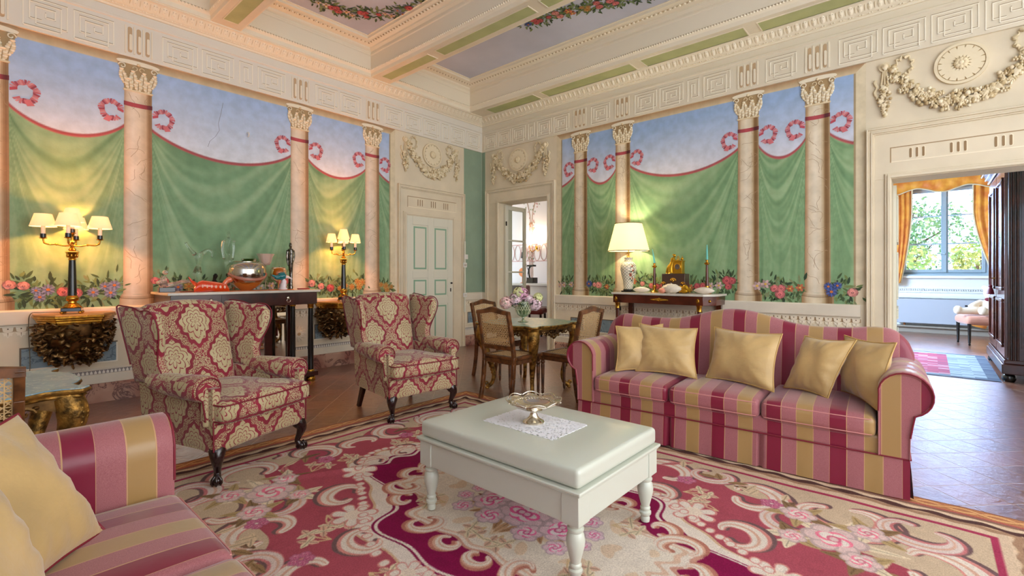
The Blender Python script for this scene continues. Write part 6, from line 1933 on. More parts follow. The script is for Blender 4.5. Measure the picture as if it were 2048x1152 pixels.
# runner and small red pieces
b = MB(); b.box(-0.42, 0.42, -0.11, 0.11, 0, 0.004); tag(b.build('table_runner', mat('rust runner', (206, 108, 52), 0.8), loc=(2.16, 5.83, Z0), bevel=0.001), 'rust orange runner under the bowl on the left console', 'runner')
def ztop(v, y, u):
    tt = (u - 1024) / 953.0; d = y / (0.6586 - tt * 0.7525)
    return 1.3 + (549 - v) * d / 953
G = M['glass']
# abstract glass on black base
t = thing('glass_sculpture', 'small clear glass figure on a black base at the left end of the console', 'ornament', (onL(333, 5.98), 5.98, Z0))
b = MB(); b.box(-0.07, 0.07, -0.04, 0.04, 0, 0.05); b.build('base', M['black'], t, bevel=0.004)
b = MB(); b.tube([(-0.06, 0, 0.055), (0.02, 0, 0.07), (0.11, 0, 0.10), (0.22, 0.0, 0.105)], [0.02, 0.03, 0.018, 0.006], 10)
b.tube([(0.06, 0, 0.09), (0.15, 0.02, 0.12), (0.24, 0.02, 0.125)], [0.012, 0.01, 0.004], 8); b.tube([(-0.02, 0, 0.06), (-0.03, 0, 0.12), (-0.02, 0, 0.17)], [0.035, 0.034, 0.022], 12); b.ball((-0.01, 0, 0.205), 0.026, 12, 8); b.ball((-0.04, 0, 0.10), (0.05, 0.03, 0.025), 10, 6)
b.build('figure', mat('faintly pink glass', (244, 226, 220), 0.04, trans=0.85), t, smooth=180)
M['darksilver'] = mat('dark mottled silver', (150, 144, 136), 0.2, metal=1, var=0.6, vscale=40)
def glass_figure(name, label, loc, pts, rs, extra=(), m='glass', n=14, cat='ornament'):
    b = MB(); sp = smooth_path(pts, 5); rr = [float(x) for x in np.interp(np.linspace(0, 1, len(sp)), np.linspace(0, 1, len(rs)), rs)]
    b.tube(sp, rr, n, flat=0.7)
    for pp, r2 in extra:
        sp = smooth_path(pp, 4); rr = [float(x) for x in np.interp(np.linspace(0, 1, len(sp)), np.linspace(0, 1, len(r2)), r2)]
        b.tube(sp, rr, 10)
    return tag(b.build(name, M[m], loc=loc, smooth=180), label, cat)
glass_figure('glass_torso', 'clear glass torso with raised arm left of the silver bowl', (onL(397, 6.02), 6.02, Z0),
    [(0, 0, 0), (0.0, 0, 0.05), (0.0, 0, 0.12), (-0.01, 0, 0.20), (0.0, 0, 0.28), (0.0, 0, 0.36), (0.0, 0, 0.42)], [0.055, 0.035, 0.045, 0.062, 0.032, 0.05, 0.05],
    [([(-0.03, 0, 0.40), (-0.08, 0, 0.46), (-0.12, 0, 0.53)], [0.025, 0.014, 0.012]), ([(0.03, 0, 0.41), (0.08, 0, 0.45), (0.13, 0, 0.44), (0.13, 0, 0.38)], [0.025, 0.016, 0.014, 0.008])])
glass_figure('glass_figurine', 'tall slender clear glass woman figure behind the silver bowl', (onL(457, 6.12), 6.12, Z0),
    [(0, 0, 0), (0.0, 0, 0.10), (0.02, 0, 0.20), (0.0, 0, 0.33), (0.0, 0, 0.42), (-0.01, 0, 0.50), (0.0, 0, 0.585), (0, 0, 0.61), (0, 0, 0.64), (0, 0, 0.69)], [0.06, 0.03, 0.035, 0.06, 0.04, 0.055, 0.065, 0.02, 0.03, 0.018],
    [([(-0.05, 0, 0.58), (-0.06, 0, 0.48), (-0.045, 0, 0.36)], [0.02, 0.016, 0.01]), ([(0.05, 0, 0.58), (0.06, 0, 0.48), (0.045, 0, 0.36)], [0.02, 0.014, 0.01])])
glass_figure('silver_figurine', 'dark silvered standing figure near the right end of the left console', (onL(581, 6.08), 6.08, Z0),
    [(0, 0, 0), (0.0, 0, 0.08), (0.005, 0, 0.2), (0.0, 0, 0.33), (0.0, 0, 0.43), (0.0, 0, 0.50), (0.0, 0, 0.515), (0, 0, 0.55), (0, 0, 0.585)], [0.04, 0.032, 0.026, 0.042, 0.05, 0.045, 0.016, 0.024, 0.012],
    [([(-0.035, 0, 0.49), (-0.042, 0, 0.40), (-0.03, 0, 0.30)], [0.016, 0.013, 0.008]), ([(0.035, 0, 0.49), (0.042, 0, 0.40), (0.02, 0, 0.31)], [0.016, 0.013, 0.008])], 'darksilver')
# dark small bird sculpture
glass_figure('bird_figurine', 'tiny dark bronze bust between the glass torso and the silver bowl', (onL(429, 6.05), 6.05, Z0),
    [(0, 0, 0), (0, 0, 0.05), (0, 0, 0.10), (0.0, 0, 0.13), (0.01, 0, 0.17), (0.01, 0, 0.195)], [0.05, 0.055, 0.045, 0.022, 0.034, 0.012], (), 'iron')
# orange lobster-like fish
t = thing('glass_fish', 'bright orange glass fish on the front left of the console top', 'ornament', (onL(424, 5.80), 5.80, Z0))
b = MB(); rows = []
for i in range(19):
    u = i / 18; x = -0.165 + 0.33 * u; hgt = float(np.interp(u, [0, 0.08, 0.22, 0.5, 0.8, 0.94, 1.0], [0.05, 0.10, 0.122, 0.11, 0.092, 0.075, 0.03])); w = 0.05 * math.sin(PI * (0.14 + 0.76 * u))
    rows.append([(x, w * math.cos(2 * PI * k / 16), max(0.0, hgt * 0.5 + hgt * 0.52 * math.sin(2 * PI * k / 16))) for k in range(16)])
b.grid(rows, cv=True); b.poly(rows[0]); b.poly(rows[-1]); b.build('body', M['orange'], t, smooth=80)
b = MB(); b.tube([(-0.15, 0, 0.08), (-0.19, 0, 0.12), (-0.215, 0.0, 0.16)], [0.022, 0.010, 0.004], 8); b.build('tail', M['orange'], t, smooth=80)
b = MB()
for k in range(6): b.ball((-0.10 + k * 0.042, -0.046, 0.062 - k * 0.003), (0.012, 0.008, 0.018), 8, 5)
b.build('bubble_inlay', mat('silvery bubbles', (250, 190, 160), 0.1, coat=0.8), t, smooth=80)
b = MB(); b.box(-0.05, 0.05, -0.03, 0.03, 0, 0.008); tag(b.build('red_tray', mat('red enamel', (170, 48, 30), 0.3), loc=(onL(403, 5.70), 5.70, Z0), bevel=0.002), 'small flat orange dish in front of the glass fish', 'dish')
b = MB(); b.lathe([(0, 0), (0.05, 0), (0.055, 0.006), (0, 0.008)], n=16, sx=1.3); tag(b.build('red_tray', mat('dark red enamel', (140, 30, 36), 0.3), loc=(onL(375, 5.90), 5.90, Z0)), 'small dark red dish right of the black based glass', 'dish')
b = MB(); b.box(-0.075, 0.075, -0.012, 0.012, 0, 0.014); tag(b.build('red_case', mat('burgundy case', (150, 36, 44), 0.4), loc=(onL(607, 5.90), 5.90, Z0), bevel=0.004), 'slim red case at the right end of the left console top', 'case')
# duck headed orange bowl rim piece
t = thing('duck_figurine', 'orange and yellow glass duck touching the silver bowl', 'ornament', (onL(458, 5.88), 5.88, Z0))
b = MB(); b.tube(smooth_path([(-0.03, 0, 0.0), (-0.05, 0, 0.05), (-0.03, 0, 0.105), (0.02, 0, 0.135), (0.045, 0, 0.15)], 4), [0.03] * 4 + [0.026] * 6 + [0.035] * 7, 10); b.build('body', mat('coral glass', (226, 120, 84), 0.1, coat=0.7), t, smooth=180)
b = MB(); b.tube([(0.05, 0, 0.13), (0.085, 0, 0.11), (0.11, 0, 0.105)], [0.018, 0.010, 0.004], 8); b.build('beak', M['amber'], t, smooth=180)
# large silvered bowl
bx = onL(492, 5.93)
t = thing('silver_bowl', 'large round mirrored glass bowl with amber base on the left console', 'bowl', (bx, 5.93, Z0))
b = MB(); b.lathe([(0.135, 0.327), (0.168, 0.318), (0.195, 0.285), (0.207, 0.24), (0.207, 0.175), (0.195, 0.13), (0.168, 0.10), (0.165, 0.09)], n=40); b.build('bowl_body', M['silver2'], t, smooth=80)
b = MB(); b.lathe([(0.0, 0.0), (0.05, 0.0), (0.06, 0.008), (0.10, 0.03), (0.15, 0.07), (0.168, 0.095), (0, 0.096)], n=40); b.build('amber_base', M['amber'], t, smooth=80)
b = MB(); b.lathe([(0.135, 0.327), (0.138, 0.334), (0.132, 0.334), (0.12, 0.32)], n=40); b.build('rim', M['silver'], t, smooth=80)
b = MB(); rows = []
for i in range(25):
    a = math.radians(-165 + 150 * i / 24); rr = 0.19 + 0.012
    rows.append((rr * math.cos(a), rr * math.sin(a) * 0.98, 0.125 + 0.07 * (abs(i / 12 - 1)) ** 2))
b.tube(rows, 0.017, 8); b.build('glass_handle', mat('smoky rose glass', (176, 110, 90), 0.1, coat=0.6), t, smooth=80)
t2 = thing('green_bowl', 'small green glass bowl inside the large silver bowl', 'bowl', (bx + 0.03, 5.93, Z0 + 0.26))
b = MB(); b.lathe([(0, 0), (0.05, 0.0), (0.07, 0.05), (0.078, 0.105), (0.074, 0.105), (0.065, 0.05), (0, 0.01)], n=28); b.build('bowl', M['greenglass'], t2, smooth=60)
# frosted tulip glass, amber goblet
t = thing('tulip_glass', 'tall frosted tulip shaped glass with thin stem behind the silver bowl', 'glass', (onL(531, 6.1), 6.1, Z0))
b = MB(); b.lathe([(0, 0), (0.05, 0.0), (0.05, 0.004), (0.006, 0.012), (0.005, 0.29), (0.02, 0.30), (0, 0.30)], n=20); b.build('stem', M['glass'], t, smooth=60)
b = MB(); b.lathe([(0.0, 0.295), (0.045, 0.30), (0.065, 0.34), (0.08, 0.40), (0.10, 0.435), (0.097, 0.436), (0.076, 0.40), (0.06, 0.34), (0, 0.31)], n=28); b.build('cup', M['frost'], t, smooth=60)
t = thing('amber_goblet', 'amber glass goblet behind the teal glass bird', 'glass', (onL(557, 6.05), 6.05, Z0))
b = MB(); b.lathe([(0, 0), (0.045, 0.0), (0.045, 0.005), (0.01, 0.015), (0.008, 0.10), (0, 0.11)], n=20); b.build('stem', M['amber'], t, smooth=60)
b = MB(); b.lathe([(0, 0.10), (0.04, 0.11), (0.085, 0.15), (0.092, 0.19), (0.085, 0.25), (0.070, 0.275), (0.068, 0.275), (0.082, 0.25), (0.088, 0.19), (0.08, 0.155), (0, 0.115)], n=28); b.build('cup', M['amber'], t, smooth=60)
t = thing('glass_bird', 'teal and white glass bird on the right part of the left console', 'ornament', (onL(566, 5.85), 5.85, Z0))
b = MB(); b.tube(smooth_path([(0.0, 0, 0.0), (0.0, 0, 0.04), (0.01, 0, 0.09), (0.0, 0, 0.14)], 4), [0.065] * 3 + [0.05] * 4 + [0.042] * 3 + [0.03] * 3, 14, flat=0.7); b.tube([(0.0, 0, 0.16), (0.06, 0, 0.155), (0.11, 0, 0.13)], [0.03, 0.016, 0.005], 8); b.build('body', M['milk'], t, smooth=180)
b = MB(); b.tube(smooth_path([(0.03, 0, 0.17), (-0.01, 0, 0.165), (-0.06, 0, 0.15), (-0.10, 0, 0.165), (-0.13, 0, 0.175)], 4), [0.02] * 2 + [0.048] * 5 + [0.028] * 4 + [0.014] * 4 + [0.006] * 2, 12); b.build('head', M['teal'], t, smooth=180)

# ================================================================ right console with clock and lamp
TR_ = 1.055
t = thing('console_table', 'mahogany console with gilt mounts and white marble top behind the striped sofa', 'console', (6.17, 2.64, 0), math.radians(-90))
# local: x runs along the wall to the right, -y faces the room
W = 0.69
b = MB(); b.prism([(-W, 0.245), (-W, -0.27), (W - 0.12, -0.27), (W, -0.10), (W, 0.245)], TR_ - 0.028, TR_, lambda a, c, z: (a, c, z)); b.build('marble_top', M['marble_w'], t, bevel=0.005)
b = MB(); b.prism([(-W + 0.02, 0.24), (-W + 0.02, -0.25), (W - 0.13, -0.25), (W - 0.02, -0.10), (W - 0.02, 0.24)], TR_ - 0.14, TR_ - 0.028, lambda a, c, z: (a, c, z)); b.build('frieze', M['mahog2'], t, bevel=0.003)
b = MB()
for k in range(-7, 8):
    if k: 
        s = 1 - abs(k) / 9
        for sg in (-1, 1):
            b.ball((k * 0.016, -0.254, TR_ - 0.084 + sg * 0.010 * s), (0.012, 0.005, 0.011 * s + 0.003), 8, 4, M=Matrix.Rotation(-sg * math.copysign(0.6, k), 3, 'Y'))
b.lathe([(0.026, 0), (0.022, 0.006), (0.012, 0.008), (0.010, 0.003), (0, 0.004)], (0, -0.251, TR_ - 0.084), 18, Matrix.Rotation(PI / 2, 3, 'X'))
b.build('gilt_mount', M['gold'], t, smooth=60)
for x in (-W + 0.065, W - 0.19):
    b = MB(); b.ball((x, -0.253, TR_ - 0.085), (0.013, 0.006, 0.034), 10, 6); b.ball((x, -0.257, TR_ - 0.070), (0.010, 0.006, 0.010), 8, 5); b.tube([(x + 0.018 * math.cos(a), -0.253, TR_ - 0.09 + 0.032 * math.sin(a)) for a in [2 * PI * k / 12 for k in range(12)]], 0.0035, 5, True)
    b.build('gilt_mount', M['gold'], t, smooth=60)
b = MB(); b.ball((W - 0.075, -0.18, TR_ - 0.085), (0.02, 0.012, 0.02), 10, 6); b.build('gilt_mount', M['gold'], t, smooth=60)
for x, y in ((-W + 0.065, -0.205), (W - 0.19, -0.205), (-W + 0.065, 0.20), (W - 0.08, 0.20)):
    b = MB()
    if y < 0: b.lathe([(0.03, 0.08), (0.03, 0.4), (0.025, 0.84), (0.025, 0.85)], (x, y, 0), 18)
    else: b.box(x - 0.03, x + 0.03, y - 0.03, y + 0.03, 0.08, TR_ - 0.14)
    lg = b.build('leg', M['mahog2'], t, smooth=50)
    if y < 0:
        b = MB(); b.lathe([(0.027, 0.835), (0.032, 0.84), (0.03, 0.86), (0.032, 0.90), (0.04, 0.908), (0.04, 0.915)], (x, y, 0), 18); b.build('column_ring', M['gold'], lg, smooth=50)
b = MB(); b.box(-W + 0.01, W - 0.03, -0.25, 0.24, 0.0, 0.08); b.build('plinth', M['mahog2'], t, bevel=0.004)

def onR(u, x):
    tt = (u - 1024) / 953.0
    return x * (0.6586 - tt * 0.7525) / (0.7525 + tt * 0.6586)
ZR = TR_ + 0.0005
def zz(v, u, x):
    tt = (u - 1024) / 953.0; return 1.3 + (549 - v) * (x / (0.7525 + tt * 0.6586)) / 953
# big lamp
t = thing('table_lamp', 'porcelain vase table lamp with large glowing yellow shade on the right console', 'lamp', (6.15, onR(1257, 6.15), ZR))
b = MB(); b.box(-0.075, 0.075, -0.075, 0.075, 0, 0.018); b.lathe([(0.07, 0.018), (0.075, 0.03), (0.065, 0.04)], n=24); b.build('base', M['black'], t, bevel=0.003)
def vase_mat():
    m = mat('latticed porcelain', (226, 220, 200), 0.2, coat=0.6); nt = NT(m); bb = m.node_tree.nodes['Principled BSDF']
    x, y, z = nt.xyz(nt.obj()); th = nt.m('ARCTAN2', y, x)
    p = th * 12 + z * 150; q = th * 12 - z * 150
    l = (p * 0.5).f('SINE').f('ABSOLUTE').lt(0.22).f('MAXIMUM', (q * 0.5).f('SINE').f('ABSOLUTE').lt(0.22))
    nt.link(nt.mix(l * 0.8, (232, 226, 206), (74, 84, 84)), bb.inputs['Base Color'])
    return m
b = MB(); b.lathe([(0.0, 0.04), (0.062, 0.04), (0.066, 0.08), (0.075, 0.16), (0.10, 0.25), (0.112, 0.32), (0.106, 0.375), (0.08, 0.415), (0.056, 0.43), (0.052, 0.465), (0.066, 0.478), (0.066, 0.484), (0, 0.485)], n=36)
body = b.build('porcelain_body', vase_mat(), t, smooth=60)
b = MB(); rnd = random.Random(5)
def onvase(a, z, o=0.002):
    r = float(np.interp(z, [0.04, 0.08, 0.16, 0.25, 0.32, 0.375, 0.415], [0.062, 0.066, 0.075, 0.10, 0.112, 0.106, 0.08])) + o
    return Vector((r * math.cos(a), r * math.sin(a), z))
A0 = math.radians(215)
for a, z, r, c in ((A0 + 0.15, 0.24, 0.032, (214, 110, 80)), (A0 + 0.45, 0.30, 0.02, (206, 120, 90)), (A0 + 0.55, 0.19, 0.018, (210, 130, 100)), (A0 + 0.35, 0.36, 0.015, (200, 110, 70))):
    p = onvase(a, z)
    for k in range(6):
        w = k * 1.047; q = onvase(a + r * 6 * 0.9 * math.cos(w) * 0.8 / 1, z + r * 0.55 * math.sin(w), 0.003)
        b.ball(q, (r * 0.45, r * 0.45, r * 0.45) if False else (0.006, 0.006, r * 0.36), 7, 4, sh(c, 0.9 + 0.1 * (k % 2)))
    b.ball(p, (0.008, 0.008, 0.008), 7, 4, (120, 40, 30))
for i in range(34):
    a = A0 + rnd.uniform(0.0, 0.9); z = rnd.uniform(0.12, 0.40)
    b.ball(onvase(a, z, 0.001), (0.006, 0.006, rnd.uniform(0.005, 0.013)), 6, 4, rnd.choice([(60, 84, 50), (40, 60, 60), (90, 70, 50)]))
b.build('painted_flowers', M['attrgloss'], body, smooth=60)
b = MB(); b.tube([(0, 0, 0.484), (0, 0, 0.80), (0, 0, 0.95)], 0.006, 8); b.ball((0, 0, 0.495), (0.02, 0.02, 0.014), 10, 6); b.build('stem', M['gold'], t)
b = MB(); N = 48
P = [[(r * math.cos(2 * PI * q / N), r * math.sin(2 * PI * q / N), z) for q in range(N)] for r, z in ((0.287, 0.575), (0.187, 0.962), (0.185, 0.962), (0.285, 0.575))]
b.grid(P, cu=True, cv=True); sd = b.build('lamp_shade', M['shade_big'], t, smooth=60)
for r, z in ((0.288, 0.575), (0.188, 0.962)):
    b = MB(); b.tube([(r * math.cos(2 * PI * q / N), r * math.sin(2 * PI * q / N), z) for q in range(N)], 0.005, 6, True); b.build('shade_trim', mat('dark olive trim', (70, 62, 24), 0.6), sd)
b = MB(); b.ball((0, 0, 0.74), (0.03, 0.03, 0.045), 12, 8); b.build('bulb', M['bulb'], t)
plight((0, 0, 0.80), 34, (1.0, 0.80, 0.50), t, 0.05)
# clock
cy = onR(1351, 6.2)
t = thing('mantel_clock', 'gilt figure clock on a dark plinth in the middle of the right console', 'clock', (6.2, cy, ZR), math.radians(-90))
b = MB(); b.box(-0.155, 0.155, -0.08, 0.08, 0.012, 0.255); b.box(-0.165, 0.165, -0.09, 0.09, 0.0, 0.03); pl = b.build('plinth', mat('dark bronze plinth', (74, 52, 44), 0.3, coat=0.3), t, bevel=0.003)
for x, z, s in ((0, 0.17, 1.0), (-0.13, 0.13, 0.7), (0.13, 0.13, 0.7)):
    b = MB()
    for k in range(7):
        a = PI * k / 6; b.ball((x + 0.03 * s * math.cos(a), -0.083, z + 0.022 * s * math.sin(a)), (0.014 * s, 0.006, 0.010 * s), 7, 4)
    b.ball((x, -0.086, z - 0.005), (0.016 * s, 0.008, 0.02 * s), 8, 5)
    b.build('gilt_mount', M['gold'], pl, smooth=60)
G2 = mat('matt gilding', (206, 158, 44), 0.35, metal=0.85)
b = MB(); b.box(-0.015, 0.105, -0.045, 0.045, 0.255, 0.42); b.box(-0.022, 0.112, -0.052, 0.052, 0.415, 0.43); b.box(-0.022, 0.112, -0.052, 0.052, 0.255, 0.268); b.build('case', G2, t, bevel=0.003)
b = MB(); R = Matrix.Rotation(PI / 2, 3, 'X'); b.lathe([(0, 0), (0.043, 0), (0.048, 0.006), (0.04, 0.010), (0.038, 0.006), (0, 0.006)], (0.045, -0.045, 0.345), 24, R); b.build('bezel', G2, t, smooth=50)
b = MB(); b.lathe([(0, 0.0), (0.034, 0.0), (0.034, 0.002), (0, 0.002)], (0.045, -0.0515, 0.345), 24, R); dl = b.build('dial', mat('dark dial', (110, 96, 84), 0.4), t, smooth=0)
b = MB(); b.beam((0.045, -0.055, 0.345), (0.045, -0.055, 0.37), 0.003, 0.002); b.beam((0.045, -0.055, 0.345), (0.062, -0.055, 0.352), 0.003, 0.002)
for k in range(12):
    a = k * PI / 6; b.beam((0.045 + 0.026 * math.cos(a), -0.0545, 0.345 + 0.026 * math.sin(a)), (0.045 + 0.031 * math.cos(a), -0.0545, 0.345 + 0.031 * math.sin(a)), 0.002, 0.001)
b.build('clock_hand', M['black'], dl, smooth=0)
b = MB()
b.tube(smooth_path([(-0.055, 0, 0.26), (-0.06, 0, 0.32), (-0.045, 0, 0.38), (-0.035, 0, 0.42), (-0.03, 0, 0.455), (-0.02, 0, 0.475)], 4), [float(v) for v in np.interp(np.linspace(0, 1, 21), [0, .3, .55, .8, .92, 1], [0.05, 0.04, 0.03, 0.032, 0.014, 0.012])], 12)
b.ball((-0.012, 0, 0.495), (0.019, 0.018, 0.023), 12, 8); b.ball((-0.022, 0, 0.505), (0.017, 0.018, 0.016), 10, 6)
b.tube(smooth_path([(-0.03, -0.03, 0.45), (0.0, -0.04, 0.425), (0.035, -0.03, 0.435), (0.05, -0.02, 0.45)], 4), [0.011] * 6 + [0.008] * 7, 8)
b.tube(smooth_path([(-0.045, 0.0, 0.38), (-0.09, -0.01, 0.33), (-0.11, 0, 0.262)], 4), [0.03] * 4 + [0.024] * 5, 8)
b.build('gilt_figure', G2, t, smooth=180)
b = MB(); b.tube(smooth_path([(0.035, 0, 0.43), (0.02, 0, 0.46), (0.035, 0, 0.49), (0.05, 0, 0.46), (0.06, 0, 0.43)], 4), 0.004, 6); b.tube([(0.09, 0, 0.43), (0.092, 0, 0.49)], 0.004, 6); b.ball((0.09, 0, 0.45), (0.022, 0.02, 0.02), 8, 5)
for q in range(4): b.tube([(0.037 + q * 0.006, 0, 0.435), (0.032 + q * 0.006, 0, 0.482)], 0.001, 4)
b.build('lyre', G2, t, smooth=180)
# candlesticks
for u, x, hh, tilt, lab in ((1309, 6.18, 0.40, -0.055, 'candlestick with a leaning turquoise candle between lamp and clock'), (1414, 6.14, 0.43, 0.0, 'candlestick with upright turquoise candle right of the clock')):
    t = thing('candlestick', 'dark and gilt ' + lab, 'candlestick', (x, onR(u, x), ZR), 0, 'candlesticks on the right console')
    b = MB(); b.lathe([(0, 0), (0.05, 0.0), (0.052, 0.008), (0.04, 0.02), (0.024, 0.03), (0.022, 0.06), (0.028, 0.075), (0.024, 0.10)], n=20); b.lathe([(0.016, hh - 0.065), (0.022, hh - 0.06), (0.034, hh - 0.045), (0.034, hh - 0.04), (0.014, hh - 0.03), (0.016, hh - 0.005), (0.024, hh), (0.012, hh)], n=20); b.build('gilt_base', M['gold'], t, smooth=50)
    b = MB(); b.lathe([(0.022, 0.095), (0.018, 0.2), (0.015, hh - 0.06)], n=20); b.build('column', M['mahog2'], t, smooth=50)
    b = MB(); b.tube([(0, 0, hh - 0.005), (0, -tilt * 0.0, hh + 0.03), (0, -tilt * 0.2 + 0.0, hh + 0.10), (0, -tilt * 0.6, hh + 0.19)] if tilt == 0 else [(0, 0, hh - 0.005), (0, 0.008, hh + 0.06), (0, 0.03, hh + 0.19)], [0.014, 0.0135, 0.011, 0.005] if tilt == 0 else [0.014, 0.012, 0.005], 12)
    cd = b.build('candle', M['candle'], t, smooth=50)
    p = (0, 0, hh + 0.19) if tilt == 0 else (0, 0.03, hh + 0.19)
    b = MB(); b.tube([p, (p[0], p[1], p[2] + 0.012)], 0.0012, 5); b.build('wick', M['iron'], cd)
# shells
def oval_shell(u, x, L, H, lab):
    b = MB(); rows = []
    for i in range(17):
        a = i / 16; w = math.sin(PI * a) ** 0.75
        rows.append([(0.045 * w * math.cos(2 * PI * k / 14), -(a - 0.5) * L, H * 0.5 * (1 + 0) + H * 0.5 * w * math.sin(2 * PI * k / 14)) for k in range(14)])
    b.grid(rows, cv=True)
    tag(b.build('sea_shell', M['shell'], loc=(x, onR(u, x), ZR), smooth=80), lab, 'shell', 'shells on the right console')
oval_shell(1283, 5.99, 0.25, 0.08, 'pointed white shell in front of the porcelain lamp')
oval_shell(1408, 5.97, 0.26, 0.09, 'pointed white shell in front of the right candlestick')
b = MB(); rnd = random.Random(2); cyy = onR(1343, 5.98)
rows = []
for i in range(15):
    a = i / 14; r = 0.062 * math.sin(PI * min(1, a * 0.9 + 0.06)) ** 0.8
    rows.append([(r * 0.9 * math.cos(2 * PI * k / 16) * (1 + 0.12 * math.sin(k * 2.5 + i)), -(a - 0.5) * 0.26, 0.062 + r * math.sin(2 * PI * k / 16) * (1 + 0.12 * math.sin(k * 2.5 + i))) for k in range(16)])
b.grid(rows, cv=True)
for i in range(9):
    a = PI * 0.25 + i * 0.22; yy = 0.09 - i * 0.022
    b.tube([(0, yy, 0.08), (-0.02 * math.cos(i), yy + 0.01, 0.135 - abs(i - 4) * 0.008)], [0.02, 0.003], 7)
sc = tag(b.build('conch_shell', M['shell'], loc=(5.98, cyy, ZR), smooth=50), 'spiky white conch shell with pink lip in front of the clock', 'shell', 'shells on the right console')
b = MB(); b.ball((-0.03, 0.115, 0.035), (0.035, 0.05, 0.035), 12, 8); b.build('pink_lip', M['shell_pink'], sc, smooth=80)
b = MB(); rows = smooth_path([(0, 0.05, 0.03), (0, 0.0, 0.05), (0.0, -0.03, 0.09), (0, -0.06, 0.05), (0, -0.10, 0.03)], 4); b.tube(rows, 0.026, 10); b.ball((0, -0.02, 0.03), (0.035, 0.06, 0.03), 10, 6); b.ball((0, 0.03, 0.07), (0.025, 0.03, 0.03), 10, 6)
tag(b.build('gilt_ornament', G2, loc=(6.06, onR(1366, 6.06), ZR + 0.003), smooth=80), 'small gilt dolphin ornament at the foot of the clock plinth', 'ornament')
b = MB(); b.tube(smooth_path([(6.3, 3.34, 1.04), (6.33, 3.42, 0.95), (6.34, 3.43, 0.7), (6.32, 3.48, 0.4), (6.25, 3.55, 0.03)], 6), 0.004, 6); b.ball((6.34, 3.425, 0.80), (0.012, 0.015, 0.035), 8, 6)
tag(b.build('lamp_cord', M['iron'], smooth=60), 'dark lamp cord with inline switch hanging left of the right console', 'cord')

# ================================================================ room beyond the glazed doorway
XB = 8.9
b = MB(); b.box(XB, XB + 0.1, 4.0, 9.8, 0, 4.2); struct(b.build('wall_dressing_room', mat('white wallpaper', (236, 232, 234), 0.7), smooth=0))
b = MB(); b.box(XR + T, XB, 9.7, 9.8, 0, 4.2); struct(b.build('wall_dressing_side', M['cream'], smooth=0))
b = MB(); b.box(XR + T, XB, 3.9, 4.0, 0, 4.2); struct(b.build('wall_dressing_near', M['cream'], smooth=0))
b = MB(); b.box(XR + T, XB + 0.1, 3.9, 9.8, 4.2, 4.25); struct(b.build('ceiling_dressing_room', M['ceil_cream'], smooth=0))
def PB(s, z, o): return (XB - o, -s, z)
# painted trellis arches
b = MB(); rnd = random.Random(6)
for c in (-7.98, -7.18, -6.4, -8.8):
    for dx in (-0.05, 0.0, 0.05): b.tube([PB(c + dx, 0.9, 0.004), PB(c + dx * 0.8, 2.55, 0.004)], 0.007, 5, col=(186, 138, 112))
    for sg in (-1, 1):
        pts = [PB(c + sg * (0.02 + 0.40 * (q / 8) ** 1.5), 2.5 + 1.1 * (q / 8) ** 0.8, 0.004) for q in range(9)]
        b.tube(pts, 0.007, 5, col=(186, 146, 120))
    for i in range(80):
        z = rnd.uniform(1.5, 3.5); sp = 0.10 if z < 2.5 else 0.1 + (z - 2.5) * 0.35
        x = c + rnd.uniform(-sp, sp)
        b.prism([(x + 0.018 * math.cos(w + i), z + 0.024 * math.sin(w + i)) for w in (0, 1.6, 3.1, 4.7)], 0.004, 0.006, PB, rnd.choice([(150, 166, 132), (206, 150, 150), (170, 176, 160), (196, 170, 170)]))
for z in (1.62, 2.02): b.tube([PB(-9.2, z, 0.004), PB(-5.0, z, 0.004)], 0.007, 5, col=(210, 160, 158))
for k in range(22):
    c = -9.0 + k * 0.2; b.tube([PB(c + 0.09 * math.cos(a), 1.82 + 0.19 * math.sin(a), 0.004) for a in [2 * PI * q / 16 for q in range(16)]], 0.006, 5, True, (206, 160, 160))
b.v = [(min(x, XB - 0.001), y, z) for x, y, z in b.v]
tag(b.build('painted_trellis', M['attr'], smooth=40), 'pink painted trellis with arches on the white wall seen through the glazed doorway', 'mural')
# wall sconce with two globes
t = thing('wall_sconce', 'brass wall sconce with two glowing shades seen through the glazed doorway', 'lamp', (XB, 7.0, 1.98))
b = MB(); b.ball((-0.02, 0, -0.05), (0.02, 0.035, 0.05), 10, 6)
for sg in (-1, 1): b.tube(smooth_path([(-0.03, 0, -0.08), (-0.07, sg * 0.08, -0.13), (-0.09, sg * 0.15, -0.08), (-0.09, sg * 0.16, 0.02)], 5), 0.009, 8)
b.build('bracket', M['gold'], t, smooth=60)
for sg in (-1, 1):
    b = MB(); b.lathe([(0, 0.0), (0.05, 0.0), (0.075, 0.07), (0.085, 0.15), (0.08, 0.15), (0, 0.02)], (-0.09, sg * 0.16, 0.02), 20); b.build('glass_shade', mat('lit opal glass', (255, 240, 220), 0.4, emit=(255, 226, 190), estr=5), t, smooth=60)
    plight((-0.13, sg * 0.16, 0.24), 5, (1, 0.72, 0.45), t, 0.04)
